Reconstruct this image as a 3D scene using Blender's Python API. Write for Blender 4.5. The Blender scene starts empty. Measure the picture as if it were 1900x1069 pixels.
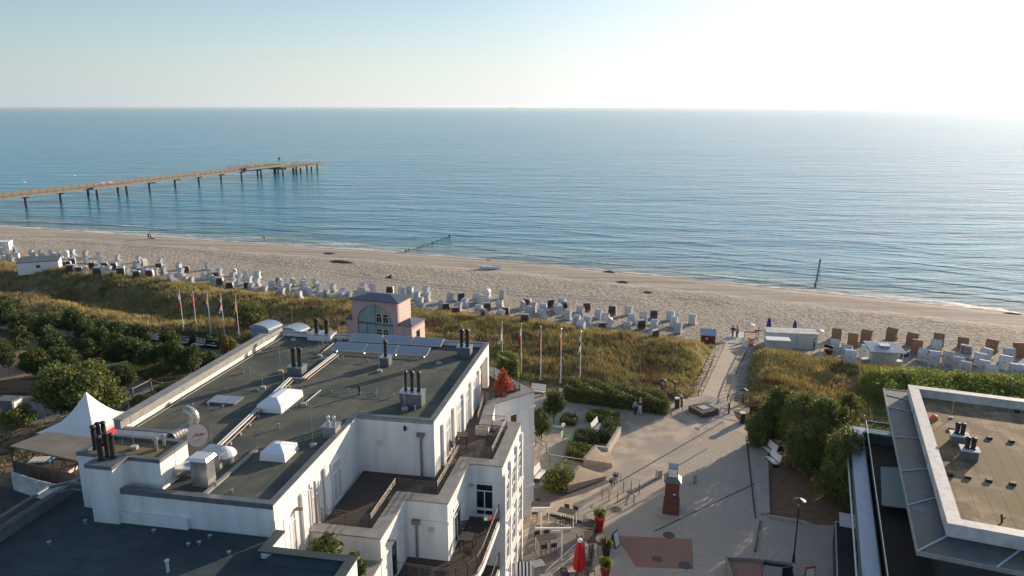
import bpy, bmesh, math, random
import numpy as np
from mathutils import Vector, Matrix
random.seed(7); np.random.seed(7)
R = math.radians
sc = bpy.context.scene
col = sc.collection

# ------------------------------------------------------------ camera, sky, sun
FPX, PITCH, CAMH = 1375.0, R(13.75), 34.0
cd = bpy.data.cameras.new('camera'); cam = bpy.data.objects.new('camera', cd); col.objects.link(cam)
cam.location = (0, 0, CAMH); cam.rotation_euler = (R(90) - PITCH, 0, 0)
cd.sensor_width = 36; cd.lens = 36 * FPX / 1900.0
cd.clip_start = 0.5; cd.clip_end = 80000
sc.camera = cam
SUN_AZ, SUN_EL = R(48.0), R(12.0)          # azimuth measured clockwise from +Y (the view direction)
sdir = Vector((math.sin(SUN_AZ) * math.cos(SUN_EL), math.cos(SUN_AZ) * math.cos(SUN_EL), math.sin(SUN_EL)))
ld = bpy.data.lights.new('sun', 'SUN'); lo = bpy.data.objects.new('sun', ld); col.objects.link(lo)
ld.energy = 5.0; ld.angle = R(0.6); ld.color = (1.0, 0.80, 0.58)
lo.rotation_euler = sdir.to_track_quat('Z', 'Y').to_euler()
w = bpy.data.worlds.new('World'); sc.world = w; w.use_nodes = True
nt = w.node_tree; nt.nodes.clear()
wo = nt.nodes.new('ShaderNodeOutputWorld'); bg = nt.nodes.new('ShaderNodeBackground')
sky = nt.nodes.new('ShaderNodeTexSky'); sky.sky_type = 'NISHITA'; sky.sun_disc = False
sky.sun_elevation = SUN_EL; sky.sun_rotation = SUN_AZ
sky.altitude = 0; sky.air_density = 1.0; sky.dust_density = 0.15; sky.ozone_density = 3.0
bg.inputs[1].default_value = 0.103
def wn(t, **k):
    q = nt.nodes.new(t)
    for a, b in k.items(): setattr(q, a, b)
    return q
def wmath(op, a, b=None, c=None):
    q = wn('ShaderNodeMath', operation=op)
    for i, x in enumerate((a, b, c)):
        if x is None: continue
        if isinstance(x, (int, float)): q.inputs[i].default_value = x
        else: nt.links.new(x, q.inputs[i])
    return q.outputs[0]
def wramp(src, stops):
    q = wn('ShaderNodeValToRGB'); nt.links.new(src, q.inputs[0]); e = q.color_ramp.elements
    e[0].position = stops[0][0]; e[0].color = (*stops[0][1], 1); e[1].position = stops[-1][0]; e[1].color = (*stops[-1][1], 1)
    for p, c in stops[1:-1]: x = e.new(p); x.color = (*c, 1)
    return q.outputs[0]
def wmix(f, a, b):
    q = wn('ShaderNodeMix', data_type='RGBA')
    for i, x in ((0, f), (6, a), (7, b)):
        if isinstance(x, float): q.inputs[i].default_value = x
        else: nt.links.new(x, q.inputs[i])
    return q.outputs[2]
# the thin maritime haze low over the horizon and a veil of cirrus: milky, brighter towards the sun
tcw = wn('ShaderNodeTexCoord'); sx = wn('ShaderNodeSeparateXYZ'); nt.links.new(tcw.outputs['Generated'], sx.inputs[0])
dt = wn('ShaderNodeVectorMath', operation='DOT_PRODUCT'); nt.links.new(tcw.outputs['Generated'], dt.inputs[0]); dt.inputs[1].default_value = sdir
K = 6.67
hz_col = wramp(wmath('MULTIPLY_ADD', dt.outputs['Value'], .5, .5), [(0, (.50, .60, .71)), (.45, (.48, .59, .69)), (.58, (.52, .61, .66)), (.72, (.72, .77, .78)), (.83, (.88, .90, .89)), (.90, (1.06, 1.07, 1.06)), (.95, (1.28, 1.27, 1.25)), (1, (2.0, 1.9, 1.75))])
hv = wn('ShaderNodeVectorMath', operation='SCALE'); nt.links.new(hz_col, hv.inputs[0]); hv.inputs['Scale'].default_value = K
zz = wmath('MAXIMUM', sx.outputs[2], 0.0)
f1 = wmath('MULTIPLY', wmath('EXPONENT', wmath('MULTIPLY', zz, -10.0)), .96)
mpw = wn('ShaderNodeMapping'); nt.links.new(tcw.outputs['Generated'], mpw.inputs[0]); mpw.inputs['Scale'].default_value = (1.6, 1.2, 5); mpw.inputs['Rotation'].default_value = (.25, .3, .6)
nw = wn('ShaderNodeTexNoise'); nt.links.new(mpw.outputs[0], nw.inputs['Vector']); nw.inputs['Scale'].default_value = 2.2; nw.inputs['Detail'].default_value = 7; nw.inputs['Roughness'].default_value = .6; nw.inputs['Distortion'].default_value = .8
ci = wmath('MULTIPLY', wramp(nw.outputs[0], [(.46, (0, 0, 0)), (.74, (1, 1, 1))]), .6)
glow = wramp(wmath('MULTIPLY_ADD', dt.outputs['Value'], .5, .5), [(.80, (0, 0, 0)), (.97, (.38, .38, .38))])
ff = wmath('MAXIMUM', wmath('ADD', wmath('ADD', f1, .05), glow), ci)
ff = wmath('MINIMUM', ff, .98)
nt.links.new(wmix(ff, sky.outputs[0], hv.outputs[0]), bg.inputs[0]); nt.links.new(bg.outputs[0], wo.inputs[0])
sc.view_settings.view_transform = 'Standard'; sc.view_settings.look = 'None'
sc.view_settings.exposure = 0.62; sc.view_settings.gamma = 1; sc.view_settings.use_curve_mapping = False

# ------------------------------------------------------------ photo ray helpers
_c, _s = math.cos(PITCH), math.sin(PITCH)
def at(px, py, z):
    u = (px - 950) / FPX; v = (py - 534.5) / FPX
    t = (CAMH - z) / (v * _c + _s)
    return Vector((u * t, t * (_c - v * _s), z))
def zat(py, Y):
    return CAMH - Y * math.tan(PITCH + math.atan((py - 534.5) / FPX))

# ------------------------------------------------------------ materials
def mat(name, c, rough=0.8, c2=None, scale=1.0, detail=4, bump=0.0, bscale=None, metal=0.0, spec=None, stretch=None, contrast=(0.35, 0.65), alpha=None, c3=None, scale3=0.1):
    m = bpy.data.materials.new(name); m.use_nodes = True
    n = m.node_tree.nodes; l = m.node_tree.links
    b = n['Principled BSDF']
    b.inputs['Base Color'].default_value = (*c, 1); b.inputs['Roughness'].default_value = rough
    b.inputs['Metallic'].default_value = metal
    if spec is not None: b.inputs['Specular IOR Level'].default_value = spec
    if alpha is not None: b.inputs['Alpha'].default_value = alpha
    if c2 is not None or bump:
        tc = n.new('ShaderNodeTexCoord'); mp = n.new('ShaderNodeMapping')
        l.new(tc.outputs['Object'], mp.inputs[0])
        if stretch: mp.inputs['Scale'].default_value = stretch
    if c2 is not None:
        no = n.new('ShaderNodeTexNoise'); no.inputs['Scale'].default_value = scale; no.inputs['Detail'].default_value = detail
        l.new(mp.outputs[0], no.inputs['Vector'])
        cr = n.new('ShaderNodeValToRGB'); l.new(no.outputs[0], cr.inputs[0])
        cr.color_ramp.elements[0].position, cr.color_ramp.elements[1].position = contrast
        cr.color_ramp.elements[0].color = (*c, 1); cr.color_ramp.elements[1].color = (*c2, 1)
        out = cr.outputs[0]
        if c3 is not None:
            n3 = n.new('ShaderNodeTexNoise'); n3.inputs['Scale'].default_value = scale3; n3.inputs['Detail'].default_value = 3
            l.new(tc.outputs['Object'], n3.inputs['Vector'])
            r3 = n.new('ShaderNodeValToRGB'); l.new(n3.outputs[0], r3.inputs[0])
            r3.color_ramp.elements[0].position = .45; r3.color_ramp.elements[1].position = .62
            mx = n.new('ShaderNodeMix'); mx.data_type = 'RGBA'
            l.new(r3.outputs[0], mx.inputs[0]); l.new(out, mx.inputs[6]); mx.inputs[7].default_value = (*c3, 1)
            out = mx.outputs[2]
        l.new(out, b.inputs['Base Color'])
    if bump:
        nb = n.new('ShaderNodeTexNoise'); nb.inputs['Scale'].default_value = bscale or scale; nb.inputs['Detail'].default_value = 5
        l.new(mp.outputs[0], nb.inputs['Vector'])
        bp = n.new('ShaderNodeBump'); bp.inputs['Distance'].default_value = bump
        l.new(nb.outputs[0], bp.inputs['Height']); l.new(bp.outputs[0], b.inputs['Normal'])
    return m
M = {}
M['white_wall'] = mat('white_render', (.76, .75, .73), .85, (.56, .56, .54), 1.5, 8, .004, 30, contrast=(.42, .82), stretch=(1, 1, .16))
M['white'] = mat('white_paint', (.80, .80, .78), .5)
M['white_dirty'] = mat('weathered_white', (.62, .61, .58), .7, (.42, .42, .40), 1.2, 5)
M['chair_white'] = mat('white_wicker', (.66, .67, .67), .6, (.52, .54, .55), 6, 3, .01, 25)
M['chair_tan'] = mat('tan_wicker', (.36, .20, .10), .7, (.27, .14, .07), 8, 3, .01, 25)
M['brown'] = mat('brown_slats', (.075, .04, .025), .6, (.12, .07, .045), 6, 2)
M['stripe'] = mat('striped_cloth', (.25, .24, .24), .8, (.5, .48, .46), 5, 2)
M['coping'] = mat('lead_grey_coping', (.22, .22, .215), .6, (.30, .29, .27), 1.6, 5, .004, 10)
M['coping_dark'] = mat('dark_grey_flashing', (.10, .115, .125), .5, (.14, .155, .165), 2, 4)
M['metal'] = mat('galvanised_metal', (.55, .56, .57), .35, (.42, .43, .44), 3, 3, metal=.85)
M['steel'] = mat('bright_steel', (.62, .62, .62), .28, metal=.9)
M['aluminium'] = mat('pale_aluminium', (.68, .68, .67), .4, metal=.4)
M['black'] = mat('black_metal', (.02, .02, .022), .45)
M['rail'] = mat('dark_railing', (.045, .04, .038), .45)
M['railtop'] = mat('worn_bronze_rail', (.12, .11, .10), .4, metal=.3)
M['deck'] = mat('brown_decking', (.048, .036, .03), .75, (.082, .06, .048), 3, 4, stretch=(1, 8, 1))
M['wood'] = mat('weathered_wood', (.48, .38, .28), .8, (.36, .28, .20), 3, 4, stretch=(1, 9, 1))
M['oldwood'] = mat('dark_old_wood', (.075, .055, .045), .85, (.12, .095, .08), 3, 4)
M['pierwood'] = mat('pale_pier_planks', (.25, .215, .175), .85, (.19, .165, .14), 1.5, 4)
M['concrete'] = mat('concrete', (.42, .39, .35), .85, (.33, .31, .28), 1.5, 6, .004, 12)
M['concrete_dark'] = mat('wet_dark_concrete', (.05, .05, .045), .8, (.09, .085, .075), 1.5, 5)
M['stone'] = mat('paving_stone', (.52, .43, .33), .85, (.35, .29, .225), .9, 10, .02, 9, c3=(.34, .30, .25), scale3=.22, contrast=(.38, .62))
M['cobble'] = mat('cobble_setts', (.33, .285, .235), .85, (.47, .405, .33), 6, 4, .03, 6, c3=(.37, .32, .26), scale3=.2)
M['asphalt'] = mat('asphalt', (.085, .08, .078), .9, (.11, .10, .095), 2, 6)
M['redpave'] = mat('red_paving', (.33, .165, .12), .85, (.27, .145, .11), 6, 4, .006, 8)
M['soil'] = mat('brown_soil', (.16, .09, .05), .95, (.24, .14, .075), 2, 6, .03, 5)
M['path'] = mat('pale_boardwalk', (.46, .38, .30), .9, (.39, .33, .26), 1.2, 6, .01, 8)
M['glassd'] = mat('dark_window_glass', (.015, .02, .026), .08, spec=.8)
M['pink'] = mat('pink_render', (.47, .335, .345), .85, (.42, .295, .305), 1.2, 5)
M['slate'] = mat('blue_grey_slate', (.07, .085, .115), .5, (.10, .12, .15), 5, 4)
M['tin_blue'] = mat('pale_blue_sheet', (.28, .36, .46), .4, (.33, .40, .48), 2, 3)
M['red'] = mat('red_cloth', (.50, .012, .015), .7)
M['redwood'] = mat('red_stained_wood', (.22, .035, .02), .7, (.16, .03, .02), 4, 3)
M['redpot'] = mat('red_glazed_pot', (.36, .015, .015), .3)
M['orange'] = mat('orange_paint', (.55, .16, .05), .6)
M['yellow'] = mat('yellow_cloth', (.65, .42, .05), .7)
M['blue'] = mat('navy_cloth', (.01, .02, .22), .7)
M['blue2'] = mat('blue_flag_cloth', (.03, .17, .42), .7)
M['cyan'] = mat('cyan_plastic', (.05, .38, .50), .5)
M['green'] = mat('green_sign_paint', (.03, .30, .13), .5)
M['greenl'] = mat('pale_green_sign', (.22, .50, .30), .5)
M['brick'] = mat('dark_red_brick', (.19, .062, .038), .85, (.12, .045, .032), 14, 3, .01, 20, stretch=(1, 1, 2.5))
M['skin'] = mat('skin', (.50, .30, .22), .6)
M['hair'] = mat('dark_hair', (.05, .03, .02), .7)
M['hairb'] = mat('fair_hair', (.45, .32, .17), .7)
M['jeans'] = mat('dark_jeans', (.03, .04, .075), .8)
M['grey'] = mat('grey_cloth', (.28, .29, .30), .8)
M['blueshirt'] = mat('light_blue_shirt', (.22, .30, .50), .8)
M['maroon'] = mat('maroon_shirt', (.10, .02, .03), .8)
M['pale'] = mat('pale_trousers', (.55, .58, .60), .8)
M['tent'] = mat('tent_membrane', (.80, .78, .76), .6)
M['shedroof'] = mat('felt_shed_roof', (.20, .175, .15), .95, (.155, .14, .125), 1.5, 6, c3=(.23, .20, .165), scale3=.4)
M['rubber'] = mat('black_rubber', (.015, .015, .015), .7)
M['solar'] = mat('solar_glass_sky_reflection', (.33, .37, .40), .35, (.27, .31, .34), 3, 2, spec=.6)  # pale grey base carries the sky reflection of the panels
M['dome'] = mat('rooflight_dome', (.78, .80, .83), .25)
M['duct'] = mat('foil_duct', (.44, .43, .42), .42, (.36, .35, .345), 5, 3, .02, 6, metal=.6)
M['seaweed'] = mat('dark_seaweed', (.05, .04, .03), .95, (.11, .085, .06), 3, 5, .1, 4)

def roof_mat(name, c, c2, c3, strips, along_b=True, bstr=.012, rot=0, seam=.45, c4=None):
    """bitumen felt: laid in strips whose seams catch dirt"""
    m = mat(name, c, .88, c2, 1.1, 9, bstr, 18, c3=c3, scale3=.3, contrast=(.38, .60))
    n = m.node_tree.nodes; l = m.node_tree.links; b = n['Principled BSDF']
    tc = n.new('ShaderNodeTexCoord'); sp = n.new('ShaderNodeSeparateXYZ'); rm_ = n.new('ShaderNodeMapping'); rm_.inputs['Rotation'].default_value = (0, 0, rot); l.new(tc.outputs['Object'], rm_.inputs[0]); l.new(rm_.outputs[0], sp.inputs[0])
    mm = n.new('ShaderNodeMath'); mm.operation = 'MULTIPLY'; mm.inputs[1].default_value = 1.0 / strips
    l.new(sp.outputs[0 if along_b else 1], mm.inputs[0])
    fr = n.new('ShaderNodeMath'); fr.operation = 'FRACT'; l.new(mm.outputs[0], fr.inputs[0])
    cr = n.new('ShaderNodeValToRGB'); l.new(fr.outputs[0], cr.inputs[0])
    e = cr.color_ramp.elements; e[0].position = .0; e[0].color = (seam, seam, seam, 1); e[1].position = .07; e[1].color = (1, 1, 1, 1)
    old = b.inputs['Base Color'].links[0].from_socket
    mx = n.new('ShaderNodeMix'); mx.data_type = 'RGBA'; mx.blend_type = 'MULTIPLY'; mx.inputs[0].default_value = .9
    l.new(old, mx.inputs[6]); l.new(cr.outputs[0], mx.inputs[7]); l.new(mx.outputs[2], b.inputs['Base Color'])
    return m
M['roof'] = roof_mat('green_grey_bitumen', (.070, .084, .068), (.115, .115, .088), (.048, .064, .058), 1.0)
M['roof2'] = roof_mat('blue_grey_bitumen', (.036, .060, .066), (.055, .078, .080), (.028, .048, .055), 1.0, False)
M['roof3'] = roof_mat('mossy_brown_bitumen', (.34, .245, .145), (.16, .115, .068), (.17, .135, .06), .85, rot=R(22.3), seam=.05)
M['canopy'] = mat('stained_metal_canopy', (.045, .062, .074), .55, (.085, .105, .12), 1.4, 8, c3=(.07, .075, .045), scale3=.35)

def leafmat(name, c, c2, var=.25, sc_=.6):
    m = mat(name, c, .65, c2, sc_, 3, contrast=(.3, .7))
    b = m.node_tree.nodes['Principled BSDF']
    b.inputs['Subsurface Weight'].default_value = 0
    n = m.node_tree.nodes; l = m.node_tree.links
    tr = n.new('ShaderNodeBsdfTranslucent'); ms = n.new('ShaderNodeMixShader'); ms.inputs[0].default_value = .3
    src = b.inputs['Base Color'].links[0].from_socket
    l.new(src, tr.inputs[0]); l.new(b.outputs[0], ms.inputs[1]); l.new(tr.outputs[0], ms.inputs[2])
    l.new(ms.outputs[0], n['Material Output'].inputs[0])
    return m
M['leaf'] = leafmat('dark_green_leaves', (.045, .075, .022), (.11, .14, .035), sc_=1.5)
M['leaf_lime'] = leafmat('olive_leaves', (.10, .12, .028), (.20, .20, .05), sc_=1.5)
M['leaf_gold'] = leafmat('yellowing_leaves', (.13, .12, .03), (.22, .17, .05), sc_=1.5)
M['leaf_red'] = leafmat('red_autumn_leaves', (.40, .075, .04), (.58, .17, .10), sc_=2)
M['reed'] = leafmat('bright_green_reeds', (.13, .20, .035), (.34, .36, .09), sc_=.9)
M['hedge'] = leafmat('hedge_leaves', (.075, .11, .026), (.19, .21, .045), sc_=1.2)
M['dunegrass'] = leafmat('dune_grass', (.52, .40, .16), (.25, .25, .09), sc_=.16)
# a second octave on the dune grass: rust and straw patches
def add_patch(m, c3, scale, lo_=.5, hi_=.62):
    n = m.node_tree.nodes; l = m.node_tree.links; b = n['Principled BSDF']
    src = b.inputs['Base Color'].links[0].from_socket
    tc = n.new('ShaderNodeTexCoord'); no = n.new('ShaderNodeTexNoise'); no.inputs['Scale'].default_value = scale
    l.new(tc.outputs['Object'], no.inputs['Vector'])
    cr = n.new('ShaderNodeValToRGB'); l.new(no.outputs[0], cr.inputs[0])
    cr.color_ramp.elements[0].position = lo_; cr.color_ramp.elements[1].position = hi_
    mx = n.new('ShaderNodeMix'); mx.data_type = 'RGBA'; l.new(cr.outputs[0], mx.inputs[0])
    l.new(src, mx.inputs[6]); mx.inputs[7].default_value = (*c3, 1)
    for lk in list(src.links): l.new(mx.outputs[2], lk.to_socket) if lk.to_socket.node != mx else None
add_patch(M['dunegrass'], (.26, .16, .09), .35, .52, .68)
M['bark'] = mat('bark', (.07, .05, .035), .9)
def glass_mat():
    m = bpy.data.materials.new('pale_green_glass'); m.use_nodes = True
    n = m.node_tree.nodes; l = m.node_tree.links; n.remove(n['Principled BSDF'])
    t = n.new('ShaderNodeBsdfTransparent'); t.inputs[0].default_value = (.72, .82, .80, 1)
    g = n.new('ShaderNodeBsdfGlossy'); g.inputs['Roughness'].default_value = .05; g.inputs[0].default_value = (.8, .9, .9, 1)
    fr = n.new('ShaderNodeFresnel'); fr.inputs[0].default_value = 1.9
    ms = n.new('ShaderNodeMixShader'); l.new(fr.outputs[0], ms.inputs[0]); l.new(t.outputs[0], ms.inputs[1]); l.new(g.outputs[0], ms.inputs[2])
    l.new(ms.outputs[0], n['Material Output'].inputs[0]); return m
M['glass'] = glass_mat()

# ------------------------------------------------------------ mesh builder
class MB:
    def __init__(s): s.v = []; s.f = []; s.m = []; s.cur = 0
    def add(s, vs, fs):
        o = len(s.v); s.v += [tuple(v) for v in vs]
        for f in fs: s.f.append([i + o for i in f]); s.m.append(s.cur)
        return s
    def mt(s, i): s.cur = i; return s
    def box(s, x0, x1, y0, y1, z0, z1, rz=0, c=None, taper=0):
        vs = []
        for z, t in ((z0, 0), (z1, taper)):
            for x, y in ((x0 + t, y0 + t), (x1 - t, y0 + t), (x1 - t, y1 - t), (x0 + t, y1 - t)): vs.append(Vector((x, y, z)))
        if rz or c:
            c = Vector(c or (0, 0, 0)); rm = Matrix.Rotation(rz, 3, 'Z'); vs = [c + rm @ v for v in vs]
        return s.add(vs, [(3, 2, 1, 0), (4, 5, 6, 7), (0, 1, 5, 4), (1, 2, 6, 5), (2, 3, 7, 6), (3, 0, 4, 7)])
    def prism(s, poly, z0, z1, top=True, bottom=False):
        n = len(poly)
        a = sum(poly[i][0] * poly[(i + 1) % n][1] - poly[(i + 1) % n][0] * poly[i][1] for i in range(n))
        if a < 0: poly = poly[::-1]
        vs = [(p[0], p[1], z0) for p in poly] + [(p[0], p[1], z1) for p in poly]
        fs = [(i, (i + 1) % n, n + (i + 1) % n, n + i) for i in range(n)]
        if top: fs.append(tuple(range(n, 2 * n)))
        if bottom: fs.append(tuple(range(n - 1, -1, -1)))
        return s.add(vs, fs)
    def tube(s, a, b, r, n=8, r2=None, caps=True):
        a = Vector(a); b = Vector(b); r2 = r if r2 is None else r2
        d = (b - a)
        if d.length < 1e-6: return s
        q = d.to_track_quat('Z', 'Y'); vs = []
        for p, rr in ((a, r), (b, r2)):
            for i in range(n):
                an = 2 * math.pi * i / n; vs.append(p + q @ Vector((rr * math.cos(an), rr * math.sin(an), 0)))
        fs = [(i, (i + 1) % n, n + (i + 1) % n, n + i) for i in range(n)]
        if caps: fs += [tuple(range(n - 1, -1, -1)), tuple(range(n, 2 * n))]
        return s.add(vs, fs)
    def path(s, pts, r, n=6):
        for a, b in zip(pts[:-1], pts[1:]): s.tube(a, b, r, n)
        return s
    def lathe(s, prof, n=12, c=(0, 0, 0)):
        vs = []
        for r, z in prof:
            for i in range(n):
                an = 2 * math.pi * i / n; vs.append((c[0] + r * math.cos(an), c[1] + r * math.sin(an), c[2] + z))
        fs = []
        for k in range(len(prof) - 1):
            for i in range(n): fs.append((k * n + i, k * n + (i + 1) % n, (k + 1) * n + (i + 1) % n, (k + 1) * n + i))
        fs.append(tuple(range((len(prof) - 1) * n, len(prof) * n)))
        return s.add(vs, fs)
    def quad(s, a, b, c, d): return s.add([a, b, c, d], [(0, 1, 2, 3)])
    def build(s, name, mats, parent=None, smooth=False, loc=None):
        me = bpy.data.meshes.new(name); me.from_pydata(s.v, [], s.f); me.validate()
        if not isinstance(mats, (list, tuple)): mats = [mats]
        for m in mats: me.materials.append(m)
        if len(mats) > 1: me.polygons.foreach_set('material_index', s.m)
        if smooth: me.polygons.foreach_set('use_smooth', [True] * len(me.polygons))
        me.update()
        o = bpy.data.objects.new(name, me); col.objects.link(o)
        if parent: o.parent = parent
        if loc: o.location = loc
        return o
def tag(o, label=None, cat=None, group=None, kind=None):
    if label: o['label'] = label
    if cat: o['category'] = cat
    if group: o['group'] = group
    if kind: o['kind'] = kind
    return o
def thing(name, label, cat, loc=(0, 0, 0), rz=0, group=None):
    o = bpy.data.objects.new(name, None); col.objects.link(o); o.empty_display_size = .3
    o.location = loc; o.rotation_euler = (0, 0, rz)
    return tag(o, label, cat, group)
def kids(o): return [c for c in KM.get(o.name, [])]
def dup(root, loc, rz=0, label=None, group=None, scale=None, mats=None):
    r = root.copy(); col.objects.link(r); r.location = loc; r.rotation_euler = (0, 0, rz)
    if scale: r.scale = scale if hasattr(scale, '__len__') else (scale,) * 3
    if label: r['label'] = label
    if group: r['group'] = group
    for ch in root.children:
        c = ch.copy(); col.objects.link(c); c.parent = r
        for g in ch.children:
            d = g.copy(); col.objects.link(d); d.parent = c
    return r
def struct(o): o['kind'] = 'structure'; return o

# ------------------------------------------------------------ terrain
def line(pts):
    a = sorted([(at(x, y, z).x, at(x, y, z).y) for x, y, z in pts]); return np.array([p[0] for p in a]), np.array([p[1] for p in a])
SHORE = line([(-260, 407, 0), (0, 420, 0), (300, 440, 0), (650, 463, 0), (1000, 490, 0), (1300, 520, 0), (1600, 551, 0), (1900, 582, 0), (2300, 640, 0)])
FOOT = line([(-300, 462, 1.9), (0, 486, 1.9), (300, 520, 1.9), (650, 558, 1.9), (780, 574, 1.9), (1000, 598, 1.9), (1180, 625, 1.9), (1300, 638, 1.9), (1500, 656, 1.9), (1600, 676, 1.9), (1900, 702, 1.9), (2300, 745, 1.9)])
CREST = line([(-300, 474, 6.2), (0, 497, 6.2), (150, 509, 6.2), (300, 530, 6), (450, 551, 5.6), (640, 572, 5.2), (780, 590, 5.2), (900, 602, 5.2), (1000, 610, 5.2), (1100, 622, 5.2), (1200, 635, 5.1), (1300, 647, 4.8), (1400, 655, 4.5), (1500, 672, 4.3), (1600, 694, 4.3), (1900, 722, 4.3), (2300, 770, 4.3)])
RIDGE = line([(-300, 510, 4.9), (0, 548, 4.9), (120, 572, 4.9), (230, 592, 4.9), (330, 612, 4.7), (600, 618, 4.6), (900, 655, 4.5), (1200, 690, 4.5), (1500, 715, 4.2), (1900, 780, 4.2), (2300, 860, 4.2)])
LAND = line([(-300, 545, 4), (0, 590, 4), (150, 612, 4), (350, 634, 4), (600, 655, 4), (900, 700, 4), (1050, 716, 4), (1240, 741, 4), (1350, 750, 4), (1500, 762, 4), (1900, 850, 4), (2300, 950, 4)])
PA, PB = at(1365, 636, 2.0), at(1327, 752, 4.0)
def sst(t): t = np.clip(t, 0, 1); return t * t * (3 - 2 * t)
def vnoise(x, y, s, seed=0):
    x = x / s + seed * 17.3; y = y / s + seed * 9.1
    xi = np.floor(x); yi = np.floor(y); xf = sst(x - xi); yf = sst(y - yi)
    hsh = lambda a, b: np.modf(np.abs(np.sin(a * 127.1 + b * 311.7 + seed) * 43758.5453))[0]
    return (hsh(xi, yi) * (1 - xf) + hsh(xi + 1, yi) * xf) * (1 - yf) + (hsh(xi, yi + 1) * (1 - xf) + hsh(xi + 1, yi + 1) * xf) * yf
def pathdist(X, Y):
    dx, dy = PB.x - PA.x, PB.y - PA.y
    t = ((X - PA.x) * dx + (Y - PA.y) * dy) / (dx * dx + dy * dy)
    d = np.hypot(X - PA.x - dx * t, Y - PA.y - dy * t); return d, t
def lines_at(X):
    g = lambda l: np.interp(X, *l)
    S, F, Cc, Rr, L = g(SHORE), g(FOOT), g(CREST), g(RIDGE), g(LAND)
    return S, F, Cc, Rr, L
def height(X, Y):
    X = np.asarray(X, float); Y = np.asarray(Y, float)
    S, F, Cc, Rr, L = lines_at(X)
    left = sst((-22 - X) / 18.0)
    CH = np.interp(X, [-140, -60, -25, 0, 20, 26, 34, 60], [6.3, 6.1, 5.3, 5.2, 5.0, 4.5, 4.3, 4.2])
    V = (Cc + Rr) / 2; VH = 3.7 * left + (1 - left) * (CH * .55 + 4.5 * .45); RH = 4.9 * left + (1 - left) * (CH * .3 + 4.1 * .7)
    h = np.full(X.shape, -3.0)
    def seg(ya, za, yb, zb, smooth=True):   # ya > yb (sea side first)
        nonlocal h
        t = (ya - Y) / np.maximum(ya - yb, .01); tt = sst(t) if smooth else np.clip(t, 0, 1)
        h = np.where(Y <= ya, za + (zb - za) * tt, h)
    seg(S + 40, -3 + 0 * X, S, -0.02 + 0 * X, False); seg(S, -0.02 + 0 * X, S - 7, 1.0 + 0 * X, False); seg(S - 7, 1.0 + 0 * X, S - 20, 1.5 + 0 * X, False)
    seg(S - 20, 1.5 + 0 * X, F, 1.9 + 0 * X, False); seg(F, 1.9 + 0 * X, Cc, CH); seg(Cc, CH, V, VH); seg(V, VH, Rr, RH); seg(Rr, RH, L, 3.93 + 0 * X)
    dune = sst((F - Y) / 4) * sst((Y - L) / 4)
    h = h + dune * ((vnoise(X, Y, 6, 1) - .5) * 1.1 + (vnoise(X, Y, 2.6, 2) - .5) * .55)
    beach = sst((S - 8 - Y) / 6) * sst((Y - F) / 3)
    h = h + beach * (vnoise(X, Y, 9, 3) - .5) * .25 + beach * (vnoise(X, Y, 1.3, 5) - .5) * .10
    d, t = pathdist(X, Y)
    hw = 1.4 + 1.0 * np.clip(t, 0, 1)
    k = sst((d - hw - .3) / 2.4); k = np.where((t > 1.0), 1, k); k = np.where(t < -.25, np.maximum(k, sst((-.25 - t) / .2)), k)
    ramp = 1.9 + np.clip(t, 0, 1) * 2.03
    h = np.where((t <= 1.0) & (Y < F + 6), ramp * (1 - k) + h * k, h)
    return h
def hz(x, y): return float(height(np.array([x]), np.array([y]))[0])
_T = np.concatenate([np.linspace(28, 130, 2600), np.linspace(130, 420, 1400)])
def hit(px, py, lift=0.0):
    u = (px - 950) / FPX; v = (py - 534.5) / FPX
    X = u * _T; Y = _T * (_c - v * _s); Z = CAMH - _T * (v * _c + _s)
    i = np.argmax(Z < height(X, Y)); return Vector((X[i], Y[i], hz(X[i], Y[i]) + lift))

def grid_mesh(name, xs, ys, zf):
    XX, YY = np.meshgrid(xs, ys); ZZ = zf(XX, YY)
    co = np.stack([XX, YY, ZZ], -1).reshape(-1, 3)
    nx, ny = len(xs), len(ys)
    i = (np.arange(ny - 1)[:, None] * nx + np.arange(nx - 1)[None, :]).ravel()
    f = np.stack([i, i + 1, i + nx + 1, i + nx], -1)
    me = bpy.data.meshes.new(name); me.vertices.add(len(co)); me.vertices.foreach_set('co', co.ravel())
    me.loops.add(f.size); me.loops.foreach_set('vertex_index', f.ravel().astype(np.int32))
    me.polygons.add(len(f)); me.polygons.foreach_set('loop_start', (np.arange(len(f)) * 4).astype(np.int32))
    me.polygons.foreach_set('use_smooth', np.ones(len(f), bool)); me.update(calc_edges=True)
    return me, co
xs = np.concatenate([np.arange(-420, -180, 6), np.arange(-180, 100, .8), np.arange(100, 300, 6)])
ys = np.concatenate([np.arange(-40, 28, 5), np.arange(28, 235, .7), np.arange(235, 420, 8)])
me, co = grid_mesh('beach_and_dunes', xs, ys, height)
S_, F_, C_, R_, L_ = lines_at(co[:, 0])
dsea = (S_ - co[:, 1]) * .93
pd, pt = pathdist(co[:, 0], co[:, 1])
dn = sst((F_ - 1.0 + (vnoise(co[:, 0], co[:, 1], 3, 8) - .5) * 5 - co[:, 1]) / 2.5)
dn = np.where((pt < 1.02) & (pt > -.3), dn * sst((pd - 2.0) / 1.2), dn)
inland = sst((L_ - 1.5 - co[:, 1]) / 1.5)
a = me.color_attributes.new('zones', 'FLOAT_COLOR', 'POINT')
ca = np.stack([np.clip(dsea / 60.0, 0, 1), dn, inland, np.ones(len(co))], -1); a.data.foreach_set('color', ca.ravel())
tm = bpy.data.materials.new('sand_and_turf'); tm.use_nodes = True
n = tm.node_tree.nodes; l = tm.node_tree.links; b = n['Principled BSDF']; b.inputs['Roughness'].default_value = .95
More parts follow.
